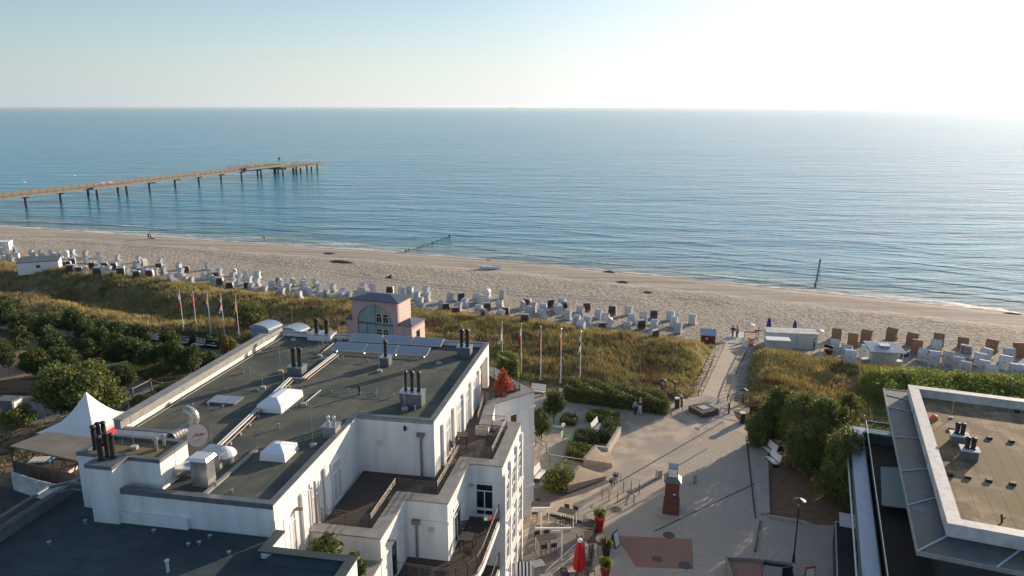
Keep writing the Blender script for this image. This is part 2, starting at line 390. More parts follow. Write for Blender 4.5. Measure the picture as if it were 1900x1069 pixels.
b.inputs['Specular IOR Level'].default_value = .15
at_ = n.new('ShaderNodeAttribute'); at_.attribute_name = 'zones'; sp = n.new('ShaderNodeSeparateColor'); l.new(at_.outputs['Color'], sp.inputs[0])
tc = n.new('ShaderNodeTexCoord')
def nz(scale, detail=4, vec=None, rough=.5, dist=0):
    q = n.new('ShaderNodeTexNoise'); q.inputs['Scale'].default_value = scale; q.inputs['Detail'].default_value = detail; q.inputs['Roughness'].default_value = rough
    q.inputs['Distortion'].default_value = dist
    l.new(vec or tc.outputs['Object'], q.inputs['Vector']); return q.outputs[0]
def ramp(src, stops):
    q = n.new('ShaderNodeValToRGB'); l.new(src, q.inputs[0]); e = q.color_ramp.elements
    e[0].position = stops[0][0]; e[0].color = (*stops[0][1], 1); e[1].position = stops[-1][0]; e[1].color = (*stops[-1][1], 1)
    for p, c in stops[1:-1]: x = e.new(p); x.color = (*c, 1)
    return q.outputs[0]
def mix(f, a_, b_, mode='MIX'):
    q = n.new('ShaderNodeMix'); q.data_type = 'RGBA'; q.blend_type = mode
    if isinstance(f, float): q.inputs[0].default_value = f
    else: l.new(f, q.inputs[0])
    l.new(a_, q.inputs[6]) if not isinstance(a_, tuple) else setattr(q.inputs[6], 'default_value', (*a_, 1))
    l.new(b_, q.inputs[7]) if not isinstance(b_, tuple) else setattr(q.inputs[7], 'default_value', (*b_, 1))
    return q.outputs[2]
def mth(op, a_, b_=None):
    q = n.new('ShaderNodeMath'); q.operation = op
    for i, x in enumerate((a_, b_)):
        if x is None: continue
        if isinstance(x, (int, float)): q.inputs[i].default_value = x
        else: l.new(x, q.inputs[i])
    return q.outputs[0]
foot = nz(1.7, 4, rough=.7)
dry = ramp(foot, [(.38, (.19, .17, .145)), (.50, (.44, .395, .335)), (.62, (.68, .62, .53))])  # bump hollows darkened and tops lightened in the colour, like low-sun shading
dry = mix(.35, dry, ramp(nz(.09, 4), [(.3, (.36, .325, .275)), (.7, (.50, .45, .375))]))
mp = n.new('ShaderNodeMapping'); l.new(tc.outputs['Object'], mp.inputs[0]); mp.inputs['Rotation'].default_value = (0, 0, R(21)); mp.inputs['Scale'].default_value = (.02, .9, 1)
rake = ramp(nz(1.0, 5, mp.outputs[0]), [(.35, (.27, .235, .195)), (.5, (.375, .33, .275)), (.65, (.46, .41, .35))])
sd = sp.outputs[0]
edge = mth('ADD', sd, mth('MULTIPLY', mth('SUBTRACT', nz(.12, 3), .5), .09))
rk = ramp(edge, [(.26, (0, 0, 0)), (.32, (1, 1, 1))])
sand = mix(rk, rake, dry)
wet = ramp(mth('ADD', sd, mth('MULTIPLY', mth('SUBTRACT', nz(.25, 3), .5), .03)), [(.015, (0, 0, 0)), (.055, (1, 1, 1))])
sand = mix(wet, (.17, .135, .105), sand)
turf = ramp(nz(.5, 6), [(.35, (.11, .105, .045)), (.5, (.22, .175, .075)), (.68, (.32, .25, .125))])
turf = mix(ramp(nz(.22, 4), [(.60, (0, 0, 0)), (.68, (1, 1, 1))]), turf, (.34, .30, .25))
mp2 = n.new('ShaderNodeMapping'); l.new(tc.outputs['Object'], mp2.inputs[0]); mp2.inputs['Rotation'].default_value = (0, 0, R(20)); mp2.inputs['Scale'].default_value = (.25, 1, 1)
gravel = ramp(nz(.16, 5, mp2.outputs[0]), [(.40, (.035, .045, .018)), (.47, (.06, .055, .03)), (.52, (.20, .125, .075)), (.64, (.26, .19, .13))])
colr = mix(sp.outputs[1], sand, turf); colr = mix(sp.outputs[2], colr, gravel)
l.new(colr, b.inputs['Base Color'])
bp = n.new('ShaderNodeBump'); bp.inputs['Strength'].default_value = 1; bp.inputs['Distance'].default_value = 1
bh = mth('MULTIPLY', nz(1.7, 4, rough=.7), .85); bh = mth('MULTIPLY', bh, mix(rk, (.08, .08, .08), (1, 1, 1)))
bh = mth('MULTIPLY', bh, mix(sp.outputs[2], (1, 1, 1), (.12, .12, .12)))
l.new(bh, bp.inputs['Height']); l.new(bp.outputs[0], b.inputs['Normal'])
me.materials.append(tm)
terrain = bpy.data.objects.new('beach_and_dunes', me); col.objects.link(terrain); struct(terrain)

# ------------------------------------------------------------ sea
def sea():
    xs = np.concatenate([[-60000, -20000, -6000, -2000, -800], np.arange(-420, 420, 6), [800, 2000, 6000, 20000, 60000]])
    ys = np.concatenate([np.arange(60, 460, 4), [520, 700, 1000, 1600, 3000, 6000, 12000, 25000, 50000]])
    me, co = grid_mesh('sea', xs, ys, lambda X, Y: 0 * X)
    S_ = np.interp(co[:, 0], *SHORE)
    a = me.color_attributes.new('offshore', 'FLOAT_COLOR', 'POINT')
    d = np.clip((co[:, 1] - S_) * .93 / 100.0, 0, 1); dd = np.clip((co[:, 1] - S_) * .93 / 400.0, 0, 1); a.data.foreach_set('color', np.stack([d, dd, d, d * 0 + 1], -1).ravel())
    m = bpy.data.materials.new('sea_water'); m.use_nodes = True
    global n, l, tc
    n = m.node_tree.nodes; l = m.node_tree.links; b = n['Principled BSDF']
    tc = n.new('ShaderNodeTexCoord')
    b.inputs['IOR'].default_value = 1.42; b.inputs['Roughness'].default_value = .12
    at2 = n.new('ShaderNodeAttribute'); at2.attribute_name = 'offshore'; s2 = n.new('ShaderNodeSeparateColor'); l.new(at2.outputs['Color'], s2.inputs[0]); off = s2.outputs[0]
    def mapped(rot, scl):
        q = n.new('ShaderNodeMapping'); l.new(tc.outputs['Object'], q.inputs[0]); q.inputs['Rotation'].default_value = (0, 0, rot); q.inputs['Scale'].default_value = scl; return q.outputs[0]
    swell = nz(1, 3, mapped(R(19), (.022, .095, 1)), .5, .3)
    chop = nz(1, 4, mapped(R(14), (.10, .42, 1)), .55, .4)
    rip = nz(1, 3, mapped(R(25), (.9, 2.2, 1)), .6)
    gust = nz(1, 3, mapped(R(8), (.004, .012, 1)))
    hh = mth('ADD', mth('MULTIPLY', swell, 1.9), mth('MULTIPLY', chop, .9)); hh = mth('ADD', hh, mth('MULTIPLY', rip, .10))
    cx_ = n.new('ShaderNodeCombineXYZ'); so = n.new('ShaderNodeSeparateXYZ'); l.new(tc.outputs['Object'], so.inputs[0])
    l.new(mth('MULTIPLY', so.outputs[0], .022), cx_.inputs[0]); l.new(mth('MULTIPLY', s2.outputs[1], 400 * .13), cx_.inputs[1])
    brk = nz(1, 3, cx_.outputs[0], .45, .25)
    crest = ramp(brk, [(.50, (0, 0, 0)), (.60, (1, 1, 1)), (.70, (.55, .55, .55))])
    fall = ramp(s2.outputs[1], [(0, (1, 1, 1)), (.15, (.9, .9, .9)), (.6, (.25, .25, .25)), (1, (0, 0, 0))])
    hh = mth('ADD', hh, mth('MULTIPLY', mth('MULTIPLY', crest, fall), .33))
    hh = mth('MULTIPLY', hh, ramp(gust, [(.3, (.8,) * 3), (.7, (1.15,) * 3)]))
    bp = n.new('ShaderNodeBump'); bp.inputs['Distance'].default_value = 1.0; l.new(hh, bp.inputs['Height']); l.new(bp.outputs[0], b.inputs['Normal'])
    deep = ramp(off, [(0, (.17, .18, .14)), (.05, (.10, .20, .20)), (.2, (.03, .23, .32)), (.7, (.015, .255, .37))])
    wa = nz(1, 4, mapped(R(20), (.035, .35, 1)), .6, .5)
    fo = mth('ADD', mth('ADD', mth('MULTIPLY', wa, .45), mth('MULTIPLY', brk, .55)), mth('MULTIPLY', off, -.62))
    lace = nz(1.2, 5, rough=.7)
    foam = ramp(mth('ADD', fo, mth('MULTIPLY', mth('SUBTRACT', lace, .5), .35)), [(.515, (0, 0, 0)), (.58, (1, 1, 1))])
    rim = ramp(mth('ADD', off, mth('MULTIPLY', mth('SUBTRACT', nz(.3, 4), .5), .02)), [(.012, (1, 1, 1)), (.022, (0, 0, 0))])
    foam = mix(rim, foam, (1, 1, 1))
    l.new(mix(foam, deep, (.62, .62, .60)), b.inputs['Base Color'])
    rr = n.new('ShaderNodeMapRange'); l.new(foam, rr.inputs[0]); rr.inputs[3].default_value = .17; rr.inputs[4].default_value = .8; l.new(rr.outputs[0], b.inputs['Roughness'])
    me.materials.append(m)
    o = bpy.data.objects.new('sea', me); col.objects.link(o); struct(o)
sea()
def ribbon(name, pts, w_, m, lift=.02):
    vs = []; fs = []
    for i, p in enumerate(pts):
        d = (pts[min(i + 1, len(pts) - 1)] - pts[max(i - 1, 0)]); d = Vector((d.x, d.y)).normalized()
        for s_ in (-1, 1):
            x = p.x - d.y * w_ / 2 * s_; y = p.y + d.x * w_ / 2 * s_; vs.append((x, y, hz(x, y) + lift))
    for i in range(len(pts) - 1): fs.append((2 * i, 2 * i + 2, 2 * i + 3, 2 * i + 1))
    return MB().add(vs, fs).build(name, m)
def poly_hit(px, step=6):
    out = []
    for (x0, y0), (x1, y1) in zip(px[:-1], px[1:]):
        k = max(1, int(abs(x1 - x0) / step))
        for i in range(k): out.append(hit(x0 + (x1 - x0) * i / k, y0 + (y1 - y0) * i / k))
    return out
trk = mat('tyre_pressed_sand', (.24, .215, .185), .95, (.34, .31, .265), 2.5, 4, .04, 4)
for dy in (0, 5):
    struct(ribbon('tyre_track', poly_hit([(120, 446 + dy * .6), (330, 461 + dy * .7), (470, 479 + dy), (640, 504 + dy), (800, 528 + dy), (960, 543 + dy), (1200, 556 + dy)]), .55, trk))
struct(ribbon('tyre_track', poly_hit([(1240, 552), (1300, 556), (1330, 562), (1350, 574)]), .5, trk)); struct(ribbon('tyre_track', poly_hit([(1300, 553), (1335, 557), (1362, 566), (1372, 580)]), .5, trk))
M['tussock'] = leafmat('green_grey_tussock', (.11, .13, .05), (.24, .20, .08), sc_=.5)
# ------------------------------------------------------------ leaves, grass
def leaf_mesh(name, pts, size, m, flat=.0, core=None, elong=1.6):
    """many small bent leaf faces at the given points (numpy n x 3)"""
    k = len(pts); d1 = np.random.normal(size=(k, 3)); d1 /= np.linalg.norm(d1, axis=1)[:, None]
    d2 = np.cross(d1, np.random.normal(size=(k, 3))); d2 /= np.linalg.norm(d2, axis=1)[:, None]
    s = size * np.random.uniform(.55, 1.35, k)[:, None]
    a = pts - d1 * s * elong / 2; c = pts + d1 * s * elong / 2; bq = pts + d2 * s / 2; dq = pts - d2 * s / 2
    co = np.stack([a, bq, c, dq], 1).reshape(-1, 3)
    me = bpy.data.meshes.new(name); me.vertices.add(len(co)); me.vertices.foreach_set('co', co.ravel())
    me.loops.add(4 * k); me.loops.foreach_set('vertex_index', np.arange(4 * k, dtype=np.int32))
    me.polygons.add(k); me.polygons.foreach_set('loop_start', (np.arange(k) * 4).astype(np.int32)); me.update(calc_edges=True)
    me.materials.append(m); return me
def crown_pts(k, rx, ry, rz_, cz, clumps=14, seed=0, shell=.55, bottom=-.8):
    rs = np.random.RandomState(seed); out = []
    cen = rs.normal(size=(clumps, 3)); cen /= np.linalg.norm(cen, axis=1)[:, None]; cen *= rs.uniform(.35, .78, clumps)[:, None]
    cen[:, 2] = np.maximum(cen[:, 2], bottom * .8)
    rad = rs.uniform(.28, .46, clumps)
    idx = rs.randint(0, clumps, k); p = rs.normal(size=(k, 3)); p /= np.linalg.norm(p, axis=1)[:, None]
    p = cen[idx] + p * (rad[idx] * rs.uniform(shell, 1.08, k))[:, None]
    return p * np.array([rx, ry, rz_]) + np.array([0, 0, cz])
def meshobj(name, me, parent=None, loc=None):
    o = bpy.data.objects.new(name, me); col.objects.link(o)
    if parent: o.parent = parent
    if loc is not None: o.location = loc
    return o
def make_tree(name, label, cat, H, rx, rz_, m, n_leaf=2600, leaf=.16, seed=1, trunk_r=.08, clumps=16, group=None, trunk_h=None):
    t = thing(name, label, cat, group=group)
    cz = H - rz_
    tb = MB(); th = trunk_h if trunk_h is not None else cz
    tb.tube((0, 0, 0), (0.03, .02, th), trunk_r, 8, trunk_r * .6)
    rs = random.Random(seed)
    for i in range(6):
        an = i * 1.05 + rs.random(); z0 = th * rs.uniform(.75, 1)
        tb.tube((0, 0, z0), (math.cos(an) * rx * .6, math.sin(an) * rx * .6, cz + rz_ * rs.uniform(-.2, .5)), trunk_r * .5, 5, trunk_r * .12)
    tb.build('trunk', M['bark'], t)
    meshobj('crown', leaf_mesh('crown', crown_pts(n_leaf, rx, rx, rz_, cz, clumps, seed), leaf, m), t)
    return t
def blades(name, P, hgt, wid, m, nb=6, lean=.35, kind='stuff'):
    """grass tufts: P n x 3 base points"""
    k = len(P); b = np.repeat(P, nb, 0); kk = k * nb
    b = b + np.random.normal(size=(kk, 3)) * np.array([.16, .16, 0]) * (hgt / .5)
    an = np.random.uniform(0, 2 * math.pi, kk); h = hgt * np.random.uniform(.55, 1.3, kk)
    ln = np.random.normal(size=(kk, 2)) * lean * h[:, None] + np.array([-.12, -.06]) * h[:, None]
    wv = np.stack([np.cos(an), np.sin(an), 0 * an], 1) * wid * np.random.uniform(.6, 1.4, kk)[:, None]
    top = b + np.concatenate([ln, h[:, None]], 1); b[:, 2] -= .05
    co = np.stack([b - wv, b + wv, top], 1).reshape(-1, 3)
    me = bpy.data.meshes.new(name); me.vertices.add(len(co)); me.vertices.foreach_set('co', co.ravel())
    me.loops.add(3 * kk); me.loops.foreach_set('vertex_index', np.arange(3 * kk, dtype=np.int32))
    me.polygons.add(kk); me.polygons.foreach_set('loop_start', (np.arange(kk) * 3).astype(np.int32)); me.update(calc_edges=True)
    me.materials.append(m); o = meshobj(name, me); o['kind'] = kind; return o
def dune_points(k, x0, x1, test):
    X = np.random.uniform(x0, x1, k); S, F, Cc, Rr, L = lines_at(X)
    Y = L + 1.0 + (F - 1.5 - L) * np.random.uniform(0, 1, k)
    d, t = pathdist(X, Y); ok = ~((t < 1.02) & (t > -.3) & (d < 2.5 + np.random.uniform(0, 1, k)))
    ok &= (vnoise(X, Y, 3.5, 11) + vnoise(X, Y, 1.2, 12) * .5 > .50) | (np.random.uniform(size=k) < .25)
    ok &= test(X, Y)
    X = X[ok]; Y = Y[ok]; return np.stack([X, Y, height(X, Y)], 1)
blades('dune_grass', dune_points(30000, -150, 68, lambda X, Y: np.ones(len(X), bool)), .5, .05, M['dunegrass'], 8)
blades('dune_grass', dune_points(9000, -20, 45, lambda X, Y: np.ones(len(X), bool)), .6, .05, M['dunegrass'], 8)
blades('dune_tussocks', dune_points(5200, -120, 66, lambda X, Y: vnoise(X, Y, 5, 41) > .48), .72, .05, M['tussock'], 26, .42)
# bright tall plants behind the right building
def poly_pts(k, px):
    w_ = [hit(x, y) for x, y in px]; xs_ = [p.x for p in w_]; ys_ = [p.y for p in w_]; out = []
    while len(out) < k:
        x = random.uniform(min(xs_), max(xs_)); y = random.uniform(min(ys_), max(ys_)); c = False; j = len(w_) - 1
        for i in range(len(w_)):
            if (w_[i].y > y) != (w_[j].y > y) and x < (w_[j].x - w_[i].x) * (y - w_[i].y) / (w_[j].y - w_[i].y) + w_[i].x: c = not c
            j = i
        if c: out.append((x, y))
    a = np.array(out); return np.stack([a[:, 0], a[:, 1], height(a[:, 0], a[:, 1])], 1)
P_ = poly_pts(9000, [(1618, 702), (1750, 712), (1960, 728), (1960, 800), (1700, 770), (1610, 735)])
P_[:, 2] += (vnoise(P_[:, 0], P_[:, 1], 1.5, 31) - .5) * .9 - .2
blades('tall_green_reeds', P_, 1.4, .05, M['reed'], 7, .2)
rp = np.repeat(P_, 2, 0) + np.random.normal(size=(len(P_) * 2, 3)) * .2; rp[:, 2] += np.random.uniform(.5, 1.75, len(rp))
o = meshobj('reed_leaves', leaf_mesh('reed_leaves', rp, .15, M['reed'], elong=2.4)); o['kind'] = 'stuff'
# rough grass on the landward side left
gp = []
for _ in range(16000):
    x = random.uniform(-110, -18); y = random.uniform(55, 112)
    gp.append((x, y))
gp = np.array(gp); nn = vnoise(gp[:, 0], gp[:, 1], 7, 21); Lg = np.interp(gp[:, 0], *LAND)
ok = ((nn > .60) & (gp[:, 1] < Lg)) | (gp[:, 1] > Lg - 3) ; ok &= gp[:, 1] < Lg + 2
gp = gp[ok]; blades('rough_grass', np.stack([gp[:, 0], gp[:, 1], height(gp[:, 0], gp[:, 1])], 1), .32, .06, M['leaf_lime'], 6)

# ------------------------------------------------------------ paving
GZ = 4.0
def sheet(name, px, z, m, raw=False, kind='structure', th=0.03):
    pts = [(p[0], p[1]) for p in px] if raw else [at(x, y, z)[:2] for x, y in px]
    o = MB().prism(pts, z - th, z).build(name, m); o['kind'] = kind; return o
sheet('plaza', [(960, 735), (1050, 728), (1150, 738), (1240, 752), (1262, 742), (1312, 733), (1352, 745), (1366, 775), (1400, 800), (1425, 830), (1560, 900), (1720, 1069), (1900, 1500), (500, 1500), (800, 900)], GZ, M['stone'], th=.1)
sheet('side_path', [(985, 880), (1055, 905), (1120, 890), (1135, 893), (1085, 915), (1030, 930), (985, 945), (950, 940), (950, 880)], GZ + .012, M['asphalt'], th=.01)
sheet('cobbled_ground', [(1340, 790), (1425, 830), (1570, 905), (1720, 1069), (1900, 1500), (1000, 1500), (1080, 1069), (1110, 960), (1180, 900), (1330, 800)], GZ + .006, M['cobble'], th=.005)
sheet('red_paving', [(1142, 994), (1284, 1000), (1287, 1056), (1180, 1052)], GZ + .014, M['redpave'], th=.006)
sheet('soil_bed', [(1420, 838), (1570, 838), (1640, 980), (1560, 975), (1510, 973), (1486, 963), (1425, 955), (1413, 900)], GZ + .02, M['soil'], th=.012)
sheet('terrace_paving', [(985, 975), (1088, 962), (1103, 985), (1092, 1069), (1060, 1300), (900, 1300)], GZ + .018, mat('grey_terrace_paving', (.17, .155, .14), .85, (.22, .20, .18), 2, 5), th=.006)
sheet('promenade', [(-400, 590), (0, 597), (150, 614), (350, 642), (500, 662), (500, 676), (350, 656), (150, 628), (0, 609), (-400, 600)], GZ + .02, mat('promenade_gravel', (.20, .16, .12), .9, (.26, .21, .16), 1.2, 6), th=.1)
sheet('reddish_gravel', [(-300, 650), (60, 650), (170, 648), (190, 668), (120, 690), (60, 700), (-300, 740)], GZ + .022, mat('reddish_gravel_fines', (.24, .14, .085), .95, (.30, .21, .14), .7, 6), th=.1)
sheet('garden_path', [(-300, 720), (60, 735), (250, 700), (300, 715), (220, 760), (60, 790), (-300, 800)], GZ + .025, mat('grey_garden_path', (.16, .15, .14), .9, (.21, .195, .18), .8, 6), th=.1)
# boardwalk through the dune, following the slope
def strip_on(name, A, B, w0, w1, n_, m, lift=.03, gap=.0):
    mb = MB(); d = Vector((B.x - A.x, B.y - A.y)); L = d.length; d.normalize(); nr = Vector((-d.y, d.x))
    for i in range(n_):
        ta, tb_ = i / n_, (i + 1) / n_ - gap / L; q = []
        for t in (ta, tb_):
            c = Vector((A.x, A.y)) + d * L * t; ww = w0 + (w1 - w0) * t; zc = hz(c.x, c.y) + lift
            q.append([(c + nr * ww).to_3d(), (c - nr * ww).to_3d(), zc])
        vs = [Vector((p.x, p.y, zz_)) for p, zz_ in ((q[0][0], q[0][2]), (q[0][1], q[0][2]), (q[1][1], q[1][2]), (q[1][0], q[1][2]))]
        lowv = [v - Vector((0, 0, .06)) for v in vs]
        mb.add(lowv + vs, [(4, 5, 6, 7), (0, 1, 5, 4), (1, 2, 6, 5), (2, 3, 7, 6), (3, 0, 4, 7)])
    return mb.build(name, m)
struct(strip_on('dune_path', PA, PB, 1.25, 1.75, 40, M['path'], .05, .0))
tag(strip_on('beach_mat', hit(1374, 617), hit(1352, 638), .95, .95, 10, M['white_dirty'], .06, .04), 'pale roll-out mat laid on the sand where the dune path meets the beach', 'mat')
# thin joint lines, drain strips and shallow steps
def strip(name, a, b, wd, m, z=GZ + .03, th=.02, kind='structure'):
    A = at(*a, z); B = at(*b, z); d = (B - A).normalized(); nn_ = Vector((-d.y, d.x, 0)) * wd / 2
    o = MB().prism([(A + nn_)[:2], (B + nn_)[:2], (B - nn_)[:2], (A - nn_)[:2]], z - th, z).build(name, m)
    if kind: o['kind'] = kind
    return o
dk = mat('dark_joint', (.09, .08, .07), .9)
strip('paving_joint', (1342, 782), (1150, 893), .10, dk); strip('paving_joint', (1500, 850), (1215, 985), .08, dk)
strip('paving_joint', (1312, 832), (1140, 935), .07, dk)
strip('drain_channel', (1386, 822), (1402, 962), .14, dk, GZ + .035)
st = thing('shallow_steps', 'long shallow stone steps beside the brown planting bed', 'steps', at(1402, 890, GZ))
for i, (x0, x1) in enumerate(((1392, 1410), (1402, 1416), (1412, 1424))):
    A, B, C2, D2 = at(x0, 824, GZ), at(x1 - 2, 955, GZ), at(1428, 955, GZ), at(1424 if i else 1424, 824, GZ)
    p0 = Vector(st.location)
    MB().prism([(v - p0)[:2] for v in (A, B, C2, D2)], i * .07, (i + 1) * .07).build('step', M['concrete'], st)
for a_, b_ in (((1118, 965), (1010, 1062)), ((1070, 968), (1000, 1000))):
    strip('white_paving_line', a_, b_, .09, M['white_dirty'], GZ + .03, .008)
strip('white_paving_line', (1100, 1000), (1020, 1069), .08, M['white_dirty'], GZ + .03, .008)
tag(strip('retaining_edge', (1015, 952), (1112, 975), .14, M['black'], GZ + .16, .15, None), 'black kerb edge running behind the high tables', 'kerb')
tag(strip('floor_profile', (1108, 968), (1088, 1085), .16, M['black'], GZ + .10, .09, None), 'dark strip edging the outdoor seating beside the red umbrella', 'edging')
tag(strip('planting_edge', (1425, 955), (1498, 968), .16, M['concrete'], GZ + .2, .19, None), 'low stone kerb along the front of the brown planting bed', 'kerb')
tag(strip('handrail_shadow_bar', (1411, 965), (1401, 1022), .12, M['black'], GZ + .12, .11, None), 'low black bar standing in for a handrail shadow across the cobbles below the steps', 'bar')  # black strip put in as a handrail's shadow on the cobbles

# ------------------------------------------------------------ hotel
HA = R(-10.6); HO = Vector((-4.35, 38.27, 0)); E1 = Vector((math.cos(HA), math.sin(HA), 0)); E2 = Vector((-math.sin(HA), math.cos(HA), 0))
def Lc(px, py, z):
    d = at(px, py, z) - HO; return (d.dot(E1), d.dot(E2), z)
def LW(a_, b_, z): return HO + E1 * a_ + E2 * b_ + Vector((0, 0, z))
hotel = thing('hotel', 'large white hotel with a dark felt roof full of chimneys and stepped terraces', 'hotel', HO, HA)
annex = thing('hotel_annex', 'lower flat blue-grey roofed wing in shade along the bottom left corner', 'building', HO, HA)
def offs(pts, w_, closed=True):
    n_ = len(pts); out = []
    for i in range(n_):
        p = Vector(pts[i]); a_ = Vector(pts[(i - 1) % n_]); b_ = Vector(pts[(i + 1) % n_])
        if not closed and i == 0: d = (b_ - p).normalized(); out.append(p + Vector((-d.y, d.x)) * w_); continue
        if not closed and i == n_ - 1: d = (p - a_).normalized(); out.append(p + Vector((-d.y, d.x)) * w_); continue
        d1 = (p - a_).normalized(); d2 = (b_ - p).normalized(); n1 = Vector((-d1.y, d1.x)); n2 = Vector((-d2.y, d2.x)); m_ = (n1 + n2)
        if m_.length < .05: m_ = n1
        m_.normalize(); out.append(p + m_ * (w_ / max(.3, m_.dot(n1))))
    return out
def ccw(pts):
    a_ = sum(pts[i][0] * pts[(i + 1) % len(pts)][1] - pts[(i + 1) % len(pts)][0] * pts[i][1] for i in range(len(pts)))
    return pts if a_ > 0 else pts[::-1]
def band(mb, pts, w_, z0, z1, closed=True, out=0.0):
    A = [Vector(p) for p in pts] if not out else offs(pts, -out, closed)
    B = offs(pts, w_, closed); n_ = len(pts)
    for i in range(n_ if closed else n_ - 1):
        j = (i + 1) % n_; vs = []
        for z in (z0, z1): vs += [(A[i].x, A[i].y, z), (A[j].x, A[j].y, z), (B[j].x, B[j].y, z), (B[i].x, B[i].y, z)]
        fs = [(4, 5, 6, 7), (3, 2, 1, 0), (0, 1, 5, 4), (2, 3, 7, 6)]
        if not closed and i == 0: fs.append((3, 0, 4, 7))
        if not closed and i == n_ - 2: fs.append((1, 2, 6, 5))
        mb.add(vs, fs)
    return mb
full = ccw([(0, 14.3), (0, 0), (-4.5, 0), (-4.4, -9.9), (-13.4, -9.9), (-13.4, -4.1), (-16.7, -4.1), (-16.7, 14.3)])
cut = ccw([(-.01, 11.3), (-.01, 0.02), (-4.49, 0.02), (-4.39, -9.88), (-13.38, -9.88), (-13.38, -4.08), (-16.68, -4.08), (-16.68, 14.28), (-2.5, 14.28), (-2.5, 11.3)])
ZR = 16.7
MB().prism(cut, 3.9, 16.2).build('wall', M['white_wall'], hotel)
MB().prism(full, 16.2, ZR, bottom=True).build('roof_slab', M['white_wall'], hotel)
MB().box(-.45, 0, 13.85, 14.3, 13.6, 16.2).build('corner_pillar', M['white_wall'], hotel)
band(MB(), full, .28, ZR, 17.0).build('parapet', M['white_wall'], hotel)
band(MB(), full, .30, 17.0, 17.05, out=.04).build('parapet_coping', M['coping_dark'], hotel)
MB().prism([tuple(p) for p in offs(full, .29)], ZR, ZR + .02).build('roof_felt', M['roof'], hotel)
# felt fascia turned down over the south and north-east faces
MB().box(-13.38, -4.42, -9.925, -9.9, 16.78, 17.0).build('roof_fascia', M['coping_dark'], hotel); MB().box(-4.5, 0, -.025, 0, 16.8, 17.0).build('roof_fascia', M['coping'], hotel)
wp = MB().box(-16.75, -16.35, -4.15, 11.6, 17.05, 17.55).box(-16.75, -16.45, 11.6, 14.3, 17.05, 17.3); wp.build('west_parapet', M['coping'], hotel)
MB().box(-16.78, -16.1, -4.2, 11.65, 17.55, 17.6).build('west_coping', M['coping'], hotel)
# sloped joint upstand running north-south over the roof
k0 = Lc(379, 919, ZR); k1 = Lc(477, 833, ZR)
MB().box(k0[0] - .05, k0[0] + .15, -9.6, k1[1], ZR + .02, ZR + .13).build('expansion_kerb', M['coping'], hotel)
M['coping_pale'] = mat('dull_pipe_lagging', (.50, .50, .49), .7)
# north-south pair of insulated pipes with an elbow round the small chimney
pz = ZR + .22; pth = [Lc(350, 876, pz), Lc(537, 701, pz), Lc(560, 702, pz), Lc(619, 657, pz)]
pm = MB(); pm.path(pth, .055); pm.path([(p[0] + .16, p[1] + .02, p[2]) for p in pth], .055); pm.build('insulated_pipes', M['coping_pale'], hotel)
MB().path([(p[0] + .36, p[1] + .02, p[2] - .06) for p in pth], .04).build('copper_pipe', mat('copper_pipe', (.22, .14, .085), .6), hotel)
for i in range(12):
    t = i / 11; p = Vector(pth[0]).lerp(Vector(pth[1]), t); MB().box(p.x - .12, p.x + .5, p.y - .05, p.y + .05, ZR + .02, ZR + .15).build('pipe_support', M['concrete'], hotel)
# tower block in the south-west corner
tw = ccw([(-14.63, -9.2), (-10.3, -9.2), (-10.3, -7.1), (-14.3, -7.1)])
MB().prism(tw, 12, 18.1).build('tower', M['white_wall'], hotel)
MB().prism([tuple(p) for p in offs(tw, .25)], 18.1, 18.12).build('tower_roof', M['roof3'], hotel)
band(MB(), tw, .22, 18.1, 18.28, out=.02).build('tower_coping', M['coping_dark'], hotel)
cp = ccw([(-13.25, -10.25), (-11.95, -10.25), (-11.95, -9.2), (-13.25, -9.2)])
MB().prism(cp, 12, 18.14).build('chimney_shaft', M['white_wall'], hotel)
MB().prism([tuple(p) for p in offs(cp, -.06)], 18.14, 18.32).build('shaft_cap', M['coping_dark'], hotel)
MB().box(-12.0, -8.6, -10.1, -9.9, 12, 15.9).build('stair_wall', M['white_wall'], hotel)
def flue(parent, x, y, z, h, r=.11, m=None, cap=True, name='flue_pipe'):
    mb = MB().lathe([(r * 1.25, 0), (r * 1.25, .08), (r, .09), (r, h), (r * 1.05, h)], 10, (x, y, z))
    if cap:
        mb.box(x - r * 1.05, x + r * 1.05, y - .02, y + .02, z + h, z + h + .16); mb.lathe([(r * 1.35, h + .16), (r * .9, h + .24), (.01, h + .26)], 10, (x, y, z))
    return mb.build(name, m or M['black'], parent)
tf = None
for x, y in ((177.7, 834), (188, 854.5), (200.7, 847.8), (210.8, 849.5), (186, 828), (196, 826)):
    q = Lc(x, y, 18.3); flue(hotel, q[0], q[1], 18.3, .98, .11)
for x, y in ((291, 836), (305, 829)):
    q = Lc(x, y, 18.12); MB().lathe([(.08, 0), (.08, .5), (.13, .52), (.13, .62), (.03, .68)], 8, (q[0], q[1], 18.12)).build('vent_pipe', M['metal'], hotel)
